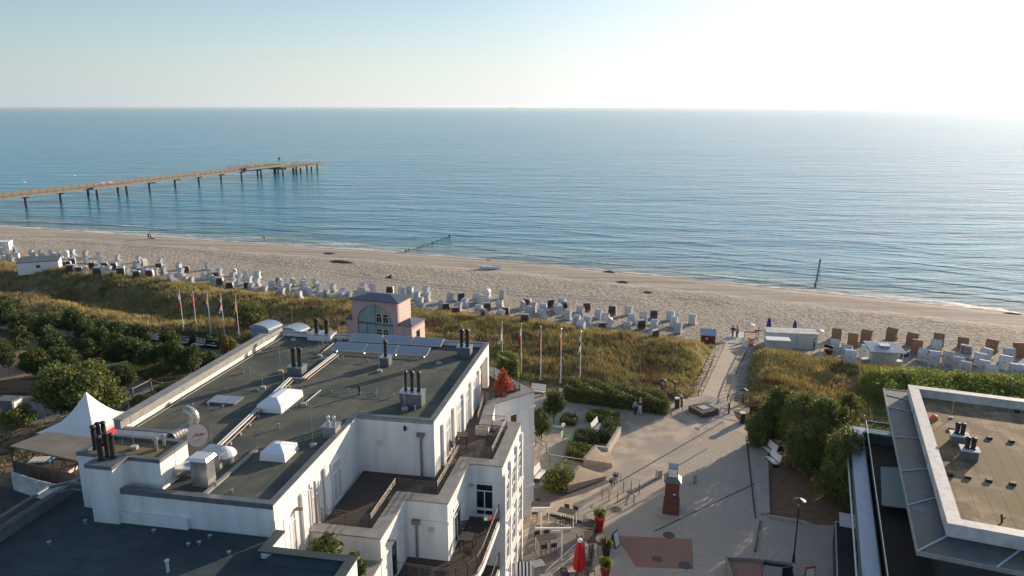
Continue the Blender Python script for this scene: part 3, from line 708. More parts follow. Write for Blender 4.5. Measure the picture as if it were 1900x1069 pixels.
# chimneys on the roof
def chimney(px, py, wd, dp, h, nf, fh, m='coping_dark', fr=.11, capm='metal', fm=None):
    a_, b_, _ = Lc(px, py, ZR)
    c = MB().box(a_ - wd / 2, a_ + wd / 2, b_, b_ + dp, ZR + .02, ZR + h).build('chimney', M[m], hotel)
    MB().box(a_ - wd / 2 - .05, a_ + wd / 2 + .05, b_ - .05, b_ + dp + .05, ZR + h, ZR + h + .06).build('chimney_cap', M[capm], c)
    for i in range(nf):
        flue(c, a_ + (i - (nf - 1) / 2) * wd / (nf + .3), b_ + dp / 2, ZR + h + .06, fh, fr, fm)
    return c
chimney(762, 756, 1.35, .8, .85, 3, 1.0); chimney(547, 698, 1.0, .8, .55, 2, 1.0, fr=.15); chimney(713, 681, .65, .7, .6, 1, .9)
chimney(860, 664, .95, .8, .7, 2, 1.0, fr=.13); chimney(592, 633, 1.9, 1.1, .45, 2, .85, 'white_wall', .15); chimney(611, 815, .75, .7, .65, 2, .25, 'coping', .08, fm=M['steel'])
# rooflights
def rooflight(a0, a1, b0, b1):
    c = MB().box(a0, a1, b0, b1, ZR + .02, ZR + .42, taper=.05).build('skylight', M['white'], hotel)
    am, bm_ = (a0 + a1) / 2, (b0 + b1) / 2
    mb = MB(); t = .03; z0 = ZR + .42; vs = [(a0 + t, b0 + t, z0), (a1 - t, b0 + t, z0), (a1 - t, b1 - t, z0), (a0 + t, b1 - t, z0)]
    sx_ = (a1 - a0) * .12; sy_ = max((b1 - b0) * .5 - (a1 - a0) * .42, .1)
    vs += [(am - sx_, bm_ - sy_, z0 + .30), (am + sx_, bm_ - sy_, z0 + .30), (am + sx_, bm_ + sy_, z0 + .30), (am - sx_, bm_ + sy_, z0 + .30)]
    mb.add(vs, [(0, 1, 5, 4), (1, 2, 6, 5), (2, 3, 7, 6), (3, 0, 4, 7), (4, 5, 6, 7)]).build('dome', M['dome'], c)
rooflight(-10.75, -9.15, .0, 2.8); rooflight(-7.45, -6.05, -5.6, -4.1)
q = Lc(418, 745, ZR); MB().box(q[0] - .9, q[0] + .9, q[1] - .5, q[1] + .6, ZR + .05, ZR + .13).build('roof_hatch', M['metal'], hotel)
def duct(name, pts, r, m, parent, n_=16, rib=.0):
    P_ = [Vector(p) for p in pts]; out = []
    for i in range(len(P_) - 1):          # Catmull-Rom through the given points
        p0, p1, p2, p3 = P_[max(i - 1, 0)], P_[i], P_[i + 1], P_[min(i + 2, len(P_) - 1)]
        for j in range(6):
            t = j / 6; out.append(.5 * ((2 * p1) + (p2 - p0) * t + (2 * p0 - 5 * p1 + 4 * p2 - p3) * t * t + (3 * p1 - p0 - 3 * p2 + p3) * t ** 3))
    out.append(P_[-1]); vs = []; X_ = None
    for i, p in enumerate(out):
        d = (out[min(i + 1, len(out) - 1)] - out[max(i - 1, 0)]).normalized()
        X_ = (Vector((0, 0, 1)).cross(d) if X_ is None else X_ - d * X_.dot(d)).normalized(); Y_ = d.cross(X_)
        rr = r * (1 + rib * (i % 2))
        for k in range(n_): a_ = k * math.tau / n_; vs.append(p + X_ * rr * math.cos(a_) + Y_ * rr * math.sin(a_))
    m_ = len(out); fs = [(i * n_ + k, i * n_ + (k + 1) % n_, (i + 1) * n_ + (k + 1) % n_, (i + 1) * n_ + k) for i in range(m_ - 1) for k in range(n_)]
    return MB().add(vs, fs).build(name, m, parent, rib == 0)
# plant box and its steel elbow duct
a_, b_, _ = Lc(372, 905, ZR)
c = MB().box(a_ - .42, a_ + .42, b_, b_ + .65, ZR + .02, ZR + 1.35).build('ventilation_box', M['metal'], hotel)
MB().box(a_ - .52, a_ + .52, b_ - .1, b_ + .75, ZR + 1.35, ZR + 1.50, taper=.08).build('box_cap', M['aluminium'], c)
duct('elbow_duct', [(a_ - .40, b_ + .4, ZR + .78), (a_ - .9, b_ + .4, ZR + .72), (a_ - 1.25, b_ + .42, ZR + .55), (a_ - 1.6, b_ + .5, ZR + .42), (a_ - 1.9, b_ + .75, ZR + .40)], .30, M['steel'], c)
c = MB().box(a_ - 1.1, a_ - .1, b_ + 1.8, b_ + 2.7, ZR + .02, ZR + .7).build('low_plant_box', M['coping'], hotel)
MB().box(a_ - 1.2, a_ + 0, b_ + 1.7, b_ + 2.8, ZR + .7, ZR + .8).build('box_cap', M['metal'], c)
q = Lc(415, 864, ZR); c = MB().lathe([(.34, .02), (.34, .45)], 16, (q[0], q[1] + .3, ZR)).build('ventilator', M['metal'], hotel)
MB().lathe([(.5, .42), (.52, .5), (.42, .68), (.2, .82), (.02, .86)], 16, (q[0], q[1] + .3, ZR)).build('ventilator_hood', M['dome'], c)
# foil duct snaking out of the roof
dz_ = ZR; pts = [Lc(318, 812, dz_ + .35), Lc(332, 804, dz_ + .4), Lc(346, 796, dz_ + .45), Lc(355, 790, dz_ + .55)]
e = pts[-1]; pts += [(e[0] + .12, e[1] + .1, dz_ + .85), (e[0] + .1, e[1] + .12, dz_ + 1.15), (e[0] - .15, e[1] + .14, dz_ + 1.32), (e[0] - .35, e[1] + .16, dz_ + 1.34)]
duct('foil_duct', pts, .27, M['duct'], hotel, 16, .03)
# small roof vents, conductor feet
rs = random.Random(3)
for x, y in ((518, 660), (576, 655), (583, 654), (599, 640), (607, 637), (627, 668), (636, 669), (479, 727), (668, 733), (697, 735), (699, 729), (730, 738), (517, 796), (571, 755), (773, 668), (682, 672), (646, 728), (615, 730), (770, 762), (340, 795), (430, 915), (400, 905), (462, 690), (452, 694), (386, 754), (358, 756), (414, 757)):
    q = Lc(x, y, ZR); k_ = rs.choice([.18, .25, .12]); MB().lathe([(.05, .02), (.05, k_), (.08, k_ + .01), (.08, k_ + .06), (.02, k_ + .09)], 8, (q[0], q[1], ZR)).build('roof_vent', M['metal'], hotel)
q = Lc(667, 733, ZR); flue(hotel, q[0], q[1], ZR, .45, .06)
for p0, p1 in (((568, 746), (595, 724)), ((596, 655), (619, 637))):
    MB().path([Lc(*p0, ZR + .1), Lc(*p1, ZR + .1)], .045).build('conduit', M['coping'], hotel)
# lightning conductor wires along the edges
MB().path([(-.45, 1.0, ZR + .12), (-.45, 14, ZR + .12)], .012, 4).path([(-4.9, -9.2, ZR + .1), (-4.9, -.5, ZR + .1)], .012, 4).path([(-16, -3.5, ZR + .12), (-16, 13.8, ZR + .12)], .018, 4).path([(-15.9, 3, ZR + .1), (-1, 3.4, ZR + .1)], .01, 4).path([(-13, 9, ZR + .1), (-1, 9.2, ZR + .1)], .01, 4).build('conductor_wire', M['metal'], hotel)
# lightning rods: each a thing standing on the roof
rods = [(593, 662, 622, 'beside the vents left of the solar panels'), (545, 633, 572, 'at the north edge left of the white chimney'), (521, 691, 618, 'left of the twin-flue chimney'), (564, 752, 700, 'touching the larger skylight'), (581, 828, 768, 'beyond the smaller skylight near the east edge'), (704, 690, 623, 'in front of the single-flue chimney'), (751, 760, 679, 'in front of the three-flue chimney'), (814, 676, 640, 'at the right end of the solar panels'), (631, 632, 585, 'just left of the rear solar row'), (873, 640, 600, 'behind the chimney near the far right roof corner'), (398, 868, 776, 'beside the domed ventilator'), (488, 721, 690, 'short one west of the pipe run'), (238, 900, 812, 'in front of the white tower block'), (528, 720, 690, 'beside the pipe elbow')]
proto = None
for x, y, ty, d in rods:
    z0 = ZR + .02; p = at(x, y, z0); hh_ = max(.9, (zat(ty, p.y) - z0))
    if proto is None:
        r_ = thing('lightning_rod', '', 'lightning rod', p, 0, 'lightning rods on the hotel roof')
        MB().lathe([(.20, 0), (.20, .12), (.17, .16)], 10).build('foot', M['concrete'], r_); MB().tube((0, 0, .1), (0, 0, 1), .016, 6, .008).build('rod', M['metal'], r_); proto = r_
    else: r_ = dup(proto, p)
    r_['label'] = 'thin lightning rod on a concrete foot, ' + d
    for ch in r_.children:
        if ch.name.startswith('rod'): ch.scale = (1.1, 1.1, hh_)
p = LW(*Lc(249, 833, 18.12)[:2], 18.12); r_ = dup(proto, p, 0, 'tall lightning rod on a round foot on top of the white tower block')
for ch in r_.children:
    if ch.name.startswith('rod'): ch.scale = (1.1, 1.1, 2.6)
# solar collectors
for k, (b0, dsc) in enumerate(((10.95, 'front row of three flat solar panels on the hotel roof'), (13.15, 'rear row of three flat solar panels, nearest the pink pavilion'))):
    s = thing('solar_array', dsc, 'solar panels', LW(-10.9, b0, ZR), HA, 'solar rows on the hotel roof')
    for i in range(3):
        x0 = i * 2.4 + (.15 if k else 0) + .25 * k; z0, z1 = .22, .50
        mb = MB(); dp = 1.02
        vs = []
        for dz in (-.07, 0):
            vs += [(x0, 0, z0 + dz), (x0 + 2.34, 0, z0 + dz), (x0 + 2.34, dp, z1 + dz), (x0, dp, z1 + dz)]
        mb.add(vs, [(3, 2, 1, 0), (4, 5, 6, 7), (0, 1, 5, 4), (1, 2, 6, 5), (2, 3, 7, 6), (3, 0, 4, 7)])
        pn = mb.build('panel', M['aluminium'], s)
        e_ = .05; up = .006; s_ = (z1 - z0) / dp
        MB().quad((x0 + e_, e_, z0 + e_ * s_ + up), (x0 + 2.34 - e_, e_, z0 + e_ * s_ + up), (x0 + 2.34 - e_, dp - e_, z1 - e_ * s_ + up), (x0 + e_, dp - e_, z1 - e_ * s_ + up)).build('panel_glass', M['solar'], pn)
    fm_ = MB()
    for x0 in (0.3, 2.4, 4.8, 6.9):
        fm_.tube((x0, .1, .0), (x0, .1, .2), .03, 6).tube((x0, .95, 0), (x0, .95, .43), .03, 6).tube((x0, .05, .04), (x0, 1.1, .04), .03, 6)
    fm_.build('support_frame', M['metal'], s)
# satellite dish
q = Lc(371, 828, ZR); s = thing('satellite_dish', 'round pale satellite dish with a red emblem beside the foil duct', 'satellite dish', LW(q[0], q[1], ZR), HA)
N_ = Vector((.12, -.93, .35)).normalized(); qd = N_.to_track_quat('Z', 'Y'); mb = MB(); vs = []; fs = []
for k in range(6):
    r = .56 * k / 5
    for i in range(28): vs.append(Vector((0, 0, .62)) + qd @ Vector((r * math.cos(i * math.tau / 28), r * 1.05 * math.sin(i * math.tau / 28), .16 * (k / 5) ** 2)))
for k in range(5):
    for i in range(28): fs.append((k * 28 + i, k * 28 + (i + 1) % 28, (k + 1) * 28 + (i + 1) % 28, (k + 1) * 28 + i))
mb.add(vs, fs).build('reflector', mat('dish_grey', (.42, .40, .40), .5), s, True)
em = MB(); wp_ = [(-.28, -.10), (-.12, .06), (-.02, -.05), (.10, .10), (.20, .0), (.30, .12)]
em.path([Vector((0, 0, .62)) + qd @ Vector((x, y, .04 + .15 * (x * x + y * y) / .52)) for x, y in wp_], .022, 5); em.build('red_emblem', M['red'], s)
MB().tube((0, .15, 0), (0, .15, .6), .04).tube((0, .1, .4), tuple(Vector((0, 0, .62)) + qd @ Vector((0, -.3, .5))), .015).build('mast', M['metal'], s)

# terraces east
ZT = 13.55
ter = ccw([(-4.35, -6.9), (-.7, -6.9), (-.7, -3.2), (1.6, -3.2), (1.6, 1.35), (3.6, 1.35), (3.6, 7.45), (1.6, 7.45), (1.3, 10.4), (3.63, 13.06), (1.44, 15.3), (-.33, 17.5), (-4, 17.5), (-4, 11.2), (-.5, 11.2), (-.5, .5), (-4.35, .5)])
MB().prism(ter, 3.9, ZT).build('terrace_block', M['white_wall'], hotel)
MB().prism([tuple(p) for p in offs(ter, .05)], ZT, ZT + .015).build('terrace_deck', M['deck'], hotel)
edge = [(-4.35, -6.9), (-.7, -6.9), (-.7, -3.2), (1.6, -3.2), (1.6, 1.35), (3.6, 1.35), (3.6, 7.45), (1.6, 7.45), (1.3, 10.4), (3.63, 13.06), (1.44, 15.3), (-.33, 17.5), (-4, 17.5)]
bm1 = MB(); band(bm1, edge, .68, ZT, 13.88, False); bm1.build('terrace_parapet', M['white_wall'], hotel)
bm2 = MB(); band(bm2, edge, .70, 13.88, 13.95, False, .05); bm2.build('terrace_coping', M['coping'], hotel)
def railing(parent, pts, z0, h, name='railing', step=1.15, bal=.14, rails=(1.0, .88, .76), closed=False, low=.08, m='rail'):
    rb = MB(); tb = MB()
    for a_, b_ in zip(pts[:-1], pts[1:]):
        a_ = Vector((a_[0], a_[1])); b_ = Vector((b_[0], b_[1])); L = (b_ - a_).length; d = (b_ - a_) / L
        for r in rails: tb.tube((a_.x, a_.y, z0 + h * r), (b_.x, b_.y, z0 + h * r), .017 if r == 1.0 else .012, 6)
        rb.tube((a_.x, a_.y, z0 + low), (b_.x, b_.y, z0 + low), .014, 4)
        k = max(1, round(L / step))
        for i in range(k + 1): p = a_ + d * L * i / k; rb.tube((p.x, p.y, z0), (p.x, p.y, z0 + h), .022, 5)
        k = int(L / bal)
        for i in range(k): p = a_ + d * (i + .5) * bal; rb.tube((p.x, p.y, z0 + low), (p.x, p.y, z0 + h * rails[-1]), .007, 3, caps=False)
    o = rb.build(name, M[m], parent); tb.build('handrail', M['railtop'], o); return o
io = offs(edge, .78, False)
railing(hotel, [(-4.1, -6.0)] + [tuple(p) for p in io[1:8]], 13.6, 1.05)
railing(hotel, [tuple(io[7]), tuple(io[8]), tuple(io[9]), tuple(io[10]), tuple(io[11])], 13.6, 1.05)
railing(hotel, [(.55, 1.0), (.6, 2.2), (2.82, 2.13)], 13.6, 1.0)
M['pale_pane'] = mat('pale_pane_reflection', (.50, .51, .53), .25)  # pale panes: bright reflection put into the base colour
# doors and windows on the top storey
def win(parent, c, wd, h, nrm, depth=.06, mull=1, trans=.25, frame='white', glass='glassd', name='window'):
    """window unit: c bottom centre on the wall, nrm outward local direction"""
    nr = Vector((nrm[0], nrm[1], 0)).normalized(); t = Vector((-nr.y, nr.x, 0)); c = Vector(c)
    def bx(mb, u0, u1, z0, z1, d0, d1):
        vs = []
        for z in (z0, z1):
            for u, d in ((u0, d0), (u1, d0), (u1, d1), (u0, d1)): vs.append(c + t * u + nr * d + Vector((0, 0, z)))
        mb.add(vs, [(0, 1, 2, 3), (7, 6, 5, 4), (0, 4, 5, 1), (1, 5, 6, 2), (2, 6, 7, 3), (3, 7, 4, 0)])
    g = MB(); bx(g, -wd / 2, wd / 2, 0, h, -.02, .015); o = g.build(name, M[glass], parent)
    f = MB(); k = .06
    bx(f, -wd / 2 - k, -wd / 2, -k, h + k, -.02, depth); bx(f, wd / 2, wd / 2 + k, -k, h + k, -.02, depth)
    bx(f, -wd / 2, wd / 2, h, h + k, -.02, depth); bx(f, -wd / 2, wd / 2, -k, 0, -.02, depth)
    for i in range(mull): u = -wd / 2 + wd * (i + 1) / (mull + 1); bx(f, u - .025, u + .025, 0, h if not trans else h * (1 - trans), -.01, depth * .8)
    if trans: bx(f, -wd / 2, wd / 2, h * (1 - trans) - .02, h * (1 - trans) + .03, -.01, depth * .8)
    f.build('frame', M[frame], o); return o
for b0 in (2.6, 5.4, 7.2, 9.6): win(hotel, (0, b0, ZT + .1), 1.2, 2.25, (1, 0), glass='pale_pane')
for b0 in (-8.6, -6.0, -3.3): win(hotel, (-4.42 + .0, b0, ZT + .1), 1.0, 2.2, (1, 0), glass='pale_pane')
for b0 in (-8.05, -5.45, -2.75): MB().box(-4.42, -4.37, b0 - .04, b0 + .04, ZT + .1, ZT + 2.3).build('door_slit', M['glassd'], hotel)
for b0 in (1.6, 4.0, 6.3, 8.4, 10.7): MB().box(0.0, .16, b0 - .22, b0 + .22, ZT + .02, 16.2).build('wall_pier', M['white_wall'], hotel)
for b0 in (-7.3, -4.7): MB().box(-4.4, -4.26, b0 - .2, b0 + .2, ZT + .02, 16.2).build('wall_pier', M['white_wall'], hotel)
# spouts, lamps, grilles, downpipes
def downpipe(x, y, z1, z0, r=.07, head=True, ox=0, oy=-.12):
    mb = MB().tube((x, y + oy, z0), (x, y + oy, z1), r, 8)
    if head: mb.box(x - .2, x + .2, y + oy - .12, y + oy + .12, z1, z1 + .22, taper=-.03)
    mb.build('downpipe', mat('zinc_pipe', (.25, .24, .23), .45, metal=.5) if 'zinc' not in M else M['zinc'], hotel)
M['zinc'] = mat('zinc_pipe', (.25, .24, .23), .45, metal=.5)
downpipe(-.75, 0, 16.05, ZT); downpipe(-.1, -3.2, 12.6, 10.55); downpipe(-4.25, -6.2, 16.2, 12.0, .06, False, 0, 0)
for (x, y, z, nrm) in ((-3.2, -.0, 15.4, 0), (.7, -3.2, 12.3, 0), (1.75, 1.35, 12.6, 0)):
    g = MB().box(x - .16, x + .16, y - .03, y, z - .15, z + .15)
    for i in range(4): g.box(x - .15, x + .15, y - .045, y - .03, z - .13 + i * .07, z - .1 + i * .07)
    g.build('vent_grille', M['white_dirty'], hotel)
MB().tube((-1.7, -.03, 16.55), (-1.62, -.22, 16.42), .08, 8).build('flood_lamp', M['black'], hotel)
MB().box(-4.4, -4.05, -8.1, -7.9, 15.7, 15.78).build('wall_lamp', M['railtop'], hotel); MB().box(-.7, -.4, -6.0, -5.85, 13.2, 13.27).build('wall_lamp', M['railtop'], hotel)
# storey bands and sills on the visible faces
cor = MB()
for zc, seg_ in ((12.75, edge[1:11]), (11.1, edge[4:8]), (9.75, edge[7:11]), (8.0, edge[4:8]), (6.5, edge[7:11])):
    band(cor, seg_, .02, zc - .07, zc + .07, False, .07)
cor.build('cornice', M['white_wall'], hotel)
win(hotel, (2.55, 1.35, 10.75), .95, 2.1, (0, -1), mull=1, trans=.28)
dv = Vector((3.63 - 1.3, 13.06 - 10.4)).normalized(); nv = (dv.y, -dv.x)
for t_, z_ in ((1.6, 12.0),): win(hotel, (1.3 + dv.x * t_ + nv[0] * 0, 10.4 + dv.y * t_, z_ - .2), .34, .75, nv, mull=0, trans=0, frame='brown', glass='brown')
for z_ in (5.0, 8.2, 11.35):
    win(hotel, (1.3 + dv.x * .5, 10.4 + dv.y * .5, z_ - .3), .6, 1.4, nv, mull=0, trans=0, frame='brown')
    for b0 in (2.3, 4.4, 6.5): win(hotel, (3.6, b0, z_ - 1.0), 1.15, 1.9, (1, 0), .12)
    si = MB()
    for b0 in (2.3, 4.4, 6.5): si.box(3.6, 3.86, b0 - .75, b0 + .75, z_ - 1.2, z_ - 1.06)
    si.build('window_sill', M['white'], hotel)
pl = MB()
for b0 in (1.5, 3.35, 5.45, 7.3): pl.box(3.6, 3.78, b0 - .15, b0 + .15, 4, 13.3)
pl.build('pilaster', M['white_wall'], hotel)
for z_ in (12.5, 9.4, 6.3):
    mb = MB(); mb.add([(3.6, 7.5, z_), (3.6, 8.6, z_), (4.2, 7.5, z_ - .25), (4.2, 8.6, z_ - .25), (3.6, 7.5, z_ - .08), (3.6, 8.6, z_ - .08)], [(0, 1, 3, 2), (4, 2, 3, 5), (0, 2, 4), (1, 5, 3)])
for z_ in (11.4, 8.3, 5.2): MB().box(2.1, 3.5, 7.5, 7.9, z_, z_ + .08).build('canopy_slab', M['rail'], hotel)
win(hotel, (-.7, -5.2, 10.7), .8, 2.1, (1, 0), mull=0, trans=0); win(hotel, (1.6, -1.4, 10.7), 1.3, 2.2, (1, 0))
# curved balconies below
bal_poly = [(-.7, -5.3), (1.9, -5.45), (2.6, -5.25), (3.1, -4.75), (3.42, -4.0), (3.5, -3.2), (3.5, 1.35), (1.6, 1.35), (1.6, -3.2), (-.7, -3.2)]
for zb in (10.55, 7.4):
    o = MB().prism(bal_poly, zb - .35, zb, bottom=True).build('balcony_slab', M['white_wall'], hotel)
    MB().prism([tuple(p) for p in offs(ccw(bal_poly), .06)], zb, zb + .015).build('balcony_deck', M['deck'], o)
    railing(hotel, [(-.6, -5.2), (1.85, -5.35), (2.52, -5.17), (3.0, -4.7), (3.33, -3.98), (3.42, -3.2), (3.42, 1.25)], zb, 1.0, 'balcony_railing', rails=(1.0, .9), bal=.12)
# lower south stub: body, wide coping, slatted screen
MB().prism([(-4.35, -6.9), (-.72, -6.9), (-.72, -14), (-4.35, -14)], 3.9, 11.9).build('lower_block', M['white_wall'], hotel)
MB().box(-1.5, -.72, -14, -6.92, 11.9, 12.6).build('lower_parapet', M['white_wall'], hotel)
MB().box(-1.55, -.68, -14, -6.93, 12.6, 12.67).build('lower_coping', M['coping'], hotel)
railing(hotel, [(-1.7, -7.2), (-1.7, -11)], 12.3, 1.0, rails=(1.0, .8, .6, .4), bal=9)

# annex in the foreground
ZA = 15.4
an = ccw([(-16.4, -7.0), (-13.45, -7.0), (-13.45, -9.95), (-3.95, -9.95), (-3.95, -11.2), (-.05, -11.2), (-.05, -30), (-16.4, -30)])
MB().prism(an, 3.9, ZA).build('wall', M['white_wall'], annex)
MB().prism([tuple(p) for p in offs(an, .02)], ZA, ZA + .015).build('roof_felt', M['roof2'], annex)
pe = [(-.05, -30), (-.05, -11.2), (-3.95, -11.2), (-3.95, -9.97), (-4.35, -9.97)]
bm1 = MB(); band(bm1, pe, .28, ZA + .015, 15.75, False); bm1.build('parapet', M['white_wall'], annex)
bm2 = MB(); band(bm2, pe, .38, 15.75, 15.82, False, .05); bm2.build('parapet_coping', M['roof2'], annex)
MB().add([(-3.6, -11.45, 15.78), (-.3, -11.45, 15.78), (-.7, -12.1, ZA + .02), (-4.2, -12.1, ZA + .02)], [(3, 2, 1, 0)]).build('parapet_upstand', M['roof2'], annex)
MB().box(-16.4, -16.1, -30, -7.0, ZA + .015, 15.95).build('west_parapet', M['coping_dark'], annex)
MB().path([(-16.5, -30, 16.25), (-16.5, -9.2, 16.25), (-15.9, -8.6, 16.25), (-14.6, -8.6, 16.25)], .09, 8).path([(-16.1, -14, 16.1), (-16.1, -9.5, 16.1), (-15.5, -8.9, 16.1), (-14.6, -8.9, 16.1)], .05, 8).build('pipe_rail', M['coping_dark'], annex)
for x, y in ((312, 1062), (159, 972), (286, 990), (92, 1012), (390, 1000), (370, 1012), (350, 1015), (425, 1030), (532, 1034)):
    q = Lc(x, y, ZA); k_ = .12 if x != 312 else .5; MB().lathe([(.07, .015), (.06, k_), (.1, k_ + .01), (.1, k_ + .07), (.02, k_ + .1)], 8, (q[0], q[1], ZA)).build('roof_vent', M['metal'] if x != 312 else M['aluminium'], annex)

# terrace furniture
def arm_chair(name, label, loc, rz, z, group=None, m='rail', cat='chair'):
    t = thing(name, label, cat, (loc[0], loc[1], z), rz, group)
    MB().box(-.25, .25, -.25, .25, .40, .44).build('seat', M[m], t)
    mb = MB()
    for i in range(5): mb.box(-.25, .25, .25 + i * .012, .28 + i * .012, .50 + i * .09, .56 + i * .09)
    mb.build('backrest', M[m], t)
    for sx_ in (-.24, .24):
        for sy_ in (-.23, .25): MB().tube((sx_, sy_, 0), (sx_, sy_, .42 if sy_ > 0 else .64), .02, 6).build('leg', M[m], t)
        MB().box(sx_ - .025, sx_ + .025, -.26, .27, .64, .67).build('armrest', M[m], t)
    return t
def table(name, label, loc, rz, z, lx=.7, ly=.7, h=.73, mtop='deck', mleg='rail', group=None, cat='table'):
    t = thing(name, label, cat, (loc[0], loc[1], z), rz, group)
    mb = MB(); k = max(3, round(ly / .13))
    for i in range(k): y0 = -ly / 2 + i * ly / k; mb.box(-lx / 2, lx / 2, y0 + .006, y0 + ly / k - .006, h - .035, h)
    mb.build('tabletop', M[mtop], t)
    for sx_ in (-1, 1):
        for sy_ in (-1, 1): MB().box(sx_ * (lx / 2 - .05) - .03, sx_ * (lx / 2 - .05) + .03, sy_ * (ly / 2 - .05) - .03, sy_ * (ly / 2 - .05) + .03, 0, h - .036).build('leg', M[mleg], t)
    MB().box(-lx / 2 + .02, lx / 2 - .02, -ly / 2 + .02, ly / 2 - .02, h - .09, h - .037).build('apron', M[mleg], t)
    return t
tz = ZT + .02
def pxy(x, y, z): v = at(x, y, z); return (v.x, v.y)
table('terrace_table', 'small slatted table on the upper brown terrace beside the white wall', pxy(857, 826, tz), HA + .2, tz)
arm_chair('terrace_chair', 'dark armchair against the white wall behind the upper terrace table', pxy(843, 812, tz), HA + 1.2, tz)
arm_chair('terrace_chair', 'dark armchair by the railing corner of the upper terrace', pxy(914, 818, tz), HA - 1.9, tz)
arm_chair('terrace_chair', 'dark armchair half hidden behind the near railing of the upper terrace', pxy(846, 842, tz), HA + 2.2, tz)
t = thing('terrace_planter', 'white rectangular planter box standing on the upper brown terrace', 'planter', (*pxy(895, 806, tz), tz), HA)
MB().box(-.42, .42, -.2, .2, 0, .5).build('box', M['white_dirty'], t); MB().box(-.38, .38, -.16, .16, .5, .505).build('soil', M['soil'], t)
bz = 10.565
table('balcony_table', 'black table on the lower curved balcony near the white corner', (*LW(2.35, -1.9, 0)[:2],), HA, bz, .8, .8)
arm_chair('balcony_chair', 'black armchair on the lower curved balcony nearest the white railing corner', LW(2.7, -2.9, 0)[:2], HA + 2.9, bz)
arm_chair('balcony_chair', 'black armchair pushed to the wall on the lower curved balcony', LW(2.0, -1.0, 0)[:2], HA + .3, bz)
table('balcony_side_table', 'side table under a bright towel on the lower balcony', LW(3.0, .2, 0)[:2], HA, bz, .5, .5, .6, 'rail')
t = MB().box(-.24, .02, -.2, .22, .605, .66).mt(1).box(.03, .2, -.22, .2, .605, .69).build('beach_towel', [M['white'], mat('orange_red_towel', (.6, .08, .05), .9)])
t.location = LW(3.0, .2, bz); t.rotation_euler = (0, 0, HA + .3); tag(t, 'white and orange-red towel bundled on the balcony side table', 'towel')
# potted red maple and dwarf pine
q = Lc(925, 738, tz)
t = make_tree('red_maple', 'fiery red potted maple on the octagonal corner terrace', 'tree', 2.35, .78, .95, M['leaf_red'], 3000, .09, 5, .03, 14, trunk_h=1.2)
t.location = LW(1.55, 11.9, tz); t.scale = (.88, .88, .9)
t.children[1].data = leaf_mesh('crown', np.concatenate([crown_pts(2600, .85, .85, .85, 1.2, 20, 5, .4), crown_pts(1500, .50, .50, .9, 1.85, 10, 6, .3), crown_pts(500, .22, .22, .5, 2.45, 6, 7, .2)]), .06, M['leaf_red'])
MB().lathe([(.3, 0), (.42, .45), (.45, .47)], 14).build('pot', M['brown'], t)
for i, (a_, b_) in enumerate(((1.75, 12.9), (2.2, 13.0), (.9, 11.6))):
    arm_chair('terrace_chair', 'dark folded chair %s the red maple on the corner terrace' % ('right of', 'far right of', 'left of')[i], LW(a_, b_, 0)[:2], HA + i, tz)
t = thing('dwarf_pine', 'spiky dark green pine growing in the gap below the hotel terrace', 'shrub', LW(-2.7, -8.75, 11.95)); t.scale = (1.22, 1.2, 1.22)
pts = np.concatenate([crown_pts(1500, 1.0, .9, 1.3, 1.5, 16, 9, .5), crown_pts(500, .45, .45, .6, 1.2, 5, 10) + np.array([1.15, -.1, 0])])
meshobj('crown', leaf_mesh('crown', pts, .11, M['leaf'], elong=2.6), t); MB().tube((0, 0, 0), (.1, 0, 1.7), .07, 8, .03).tube((0, 0, .5), (.9, 0, 1.2), .04, 6).build('trunk', M['bark'], t)
# ------------------------------------------------------------ right-hand building
rb = thing('flat_roofed_building', 'modern flat roofed building with a wide white parapet in the bottom right corner', 'building', (0, 0, 0))
ZC = 12.0
def V2(px, py, z): v = at(px, py, z); return Vector((v.x, v.y))
co_a, co_d = V2(1685, 715, ZC), V2(1759, 972, ZC)
dx1 = (V2(1900, 741, ZC) - co_a).normalized(); dx2 = (V2(1900, 999, ZC) - co_d).normalized(); dx = ((dx1 + dx2) / 2).normalized()
poly = [tuple(co_d), tuple(co_d + dx * 24), tuple(co_a + dx * 24), tuple(co_a)]; poly = ccw(poly)
band(MB(), poly, .62, 11.25, ZC).build('parapet', M['white_dirty'], rb)
band(MB(), poly, .70, ZC, ZC + .06, out=.03).build('parapet_coping', mat('streaked_white_coping', (.60, .59, .57), .6, (.42, .42, .42), 2.5, 6, contrast=(.45, .7)), rb)
MB().prism([tuple(p) for p in offs(poly, .6)], 11.0, 11.35).build('roof_felt', M['roof3'], rb)
ca, cdn = V2(1639, 721, 11.2), V2(1702, 1024, 11.2)
cpoly = ccw([tuple(cdn), tuple(cdn + dx * 26), tuple(ca + dx * 26), tuple(ca)])
MB().prism(cpoly, 11.02, 11.2, bottom=True).build('canopy_roof', M['canopy'], rb)
band(MB(), cpoly, .05, 11.0, 11.24, out=.03).build('canopy_edge', M['coping'], rb)
d_ = (cdn - ca)
for t in (.06, .17, .40, .62, .80):
    A = ca + d_ * t; B = co_a + (co_d - co_a) * t; nn_ = Vector((-(B - A).y, (B - A).x)).normalized() * .035
    MB().prism([tuple(A + nn_), tuple(B + nn_), tuple(B - nn_), tuple(A - nn_)], 11.2, 11.25).build('canopy_seam', M['tin_blue'], rb)
for A, B in ((cdn, co_d), (cdn + dx * 3.6, co_d + dx * 3.4)):
    nn_ = Vector((-(B - A).y, (B - A).x)).normalized() * .05
    MB().prism([tuple(A + nn_), tuple(B + nn_), tuple(B - nn_), tuple(A - nn_)], 11.2, 11.26).build('canopy_seam', M['tin_blue'], rb)
ip = offs(cpoly, 1.4)
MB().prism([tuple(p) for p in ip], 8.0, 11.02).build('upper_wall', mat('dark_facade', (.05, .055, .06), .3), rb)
sp_ = MB()
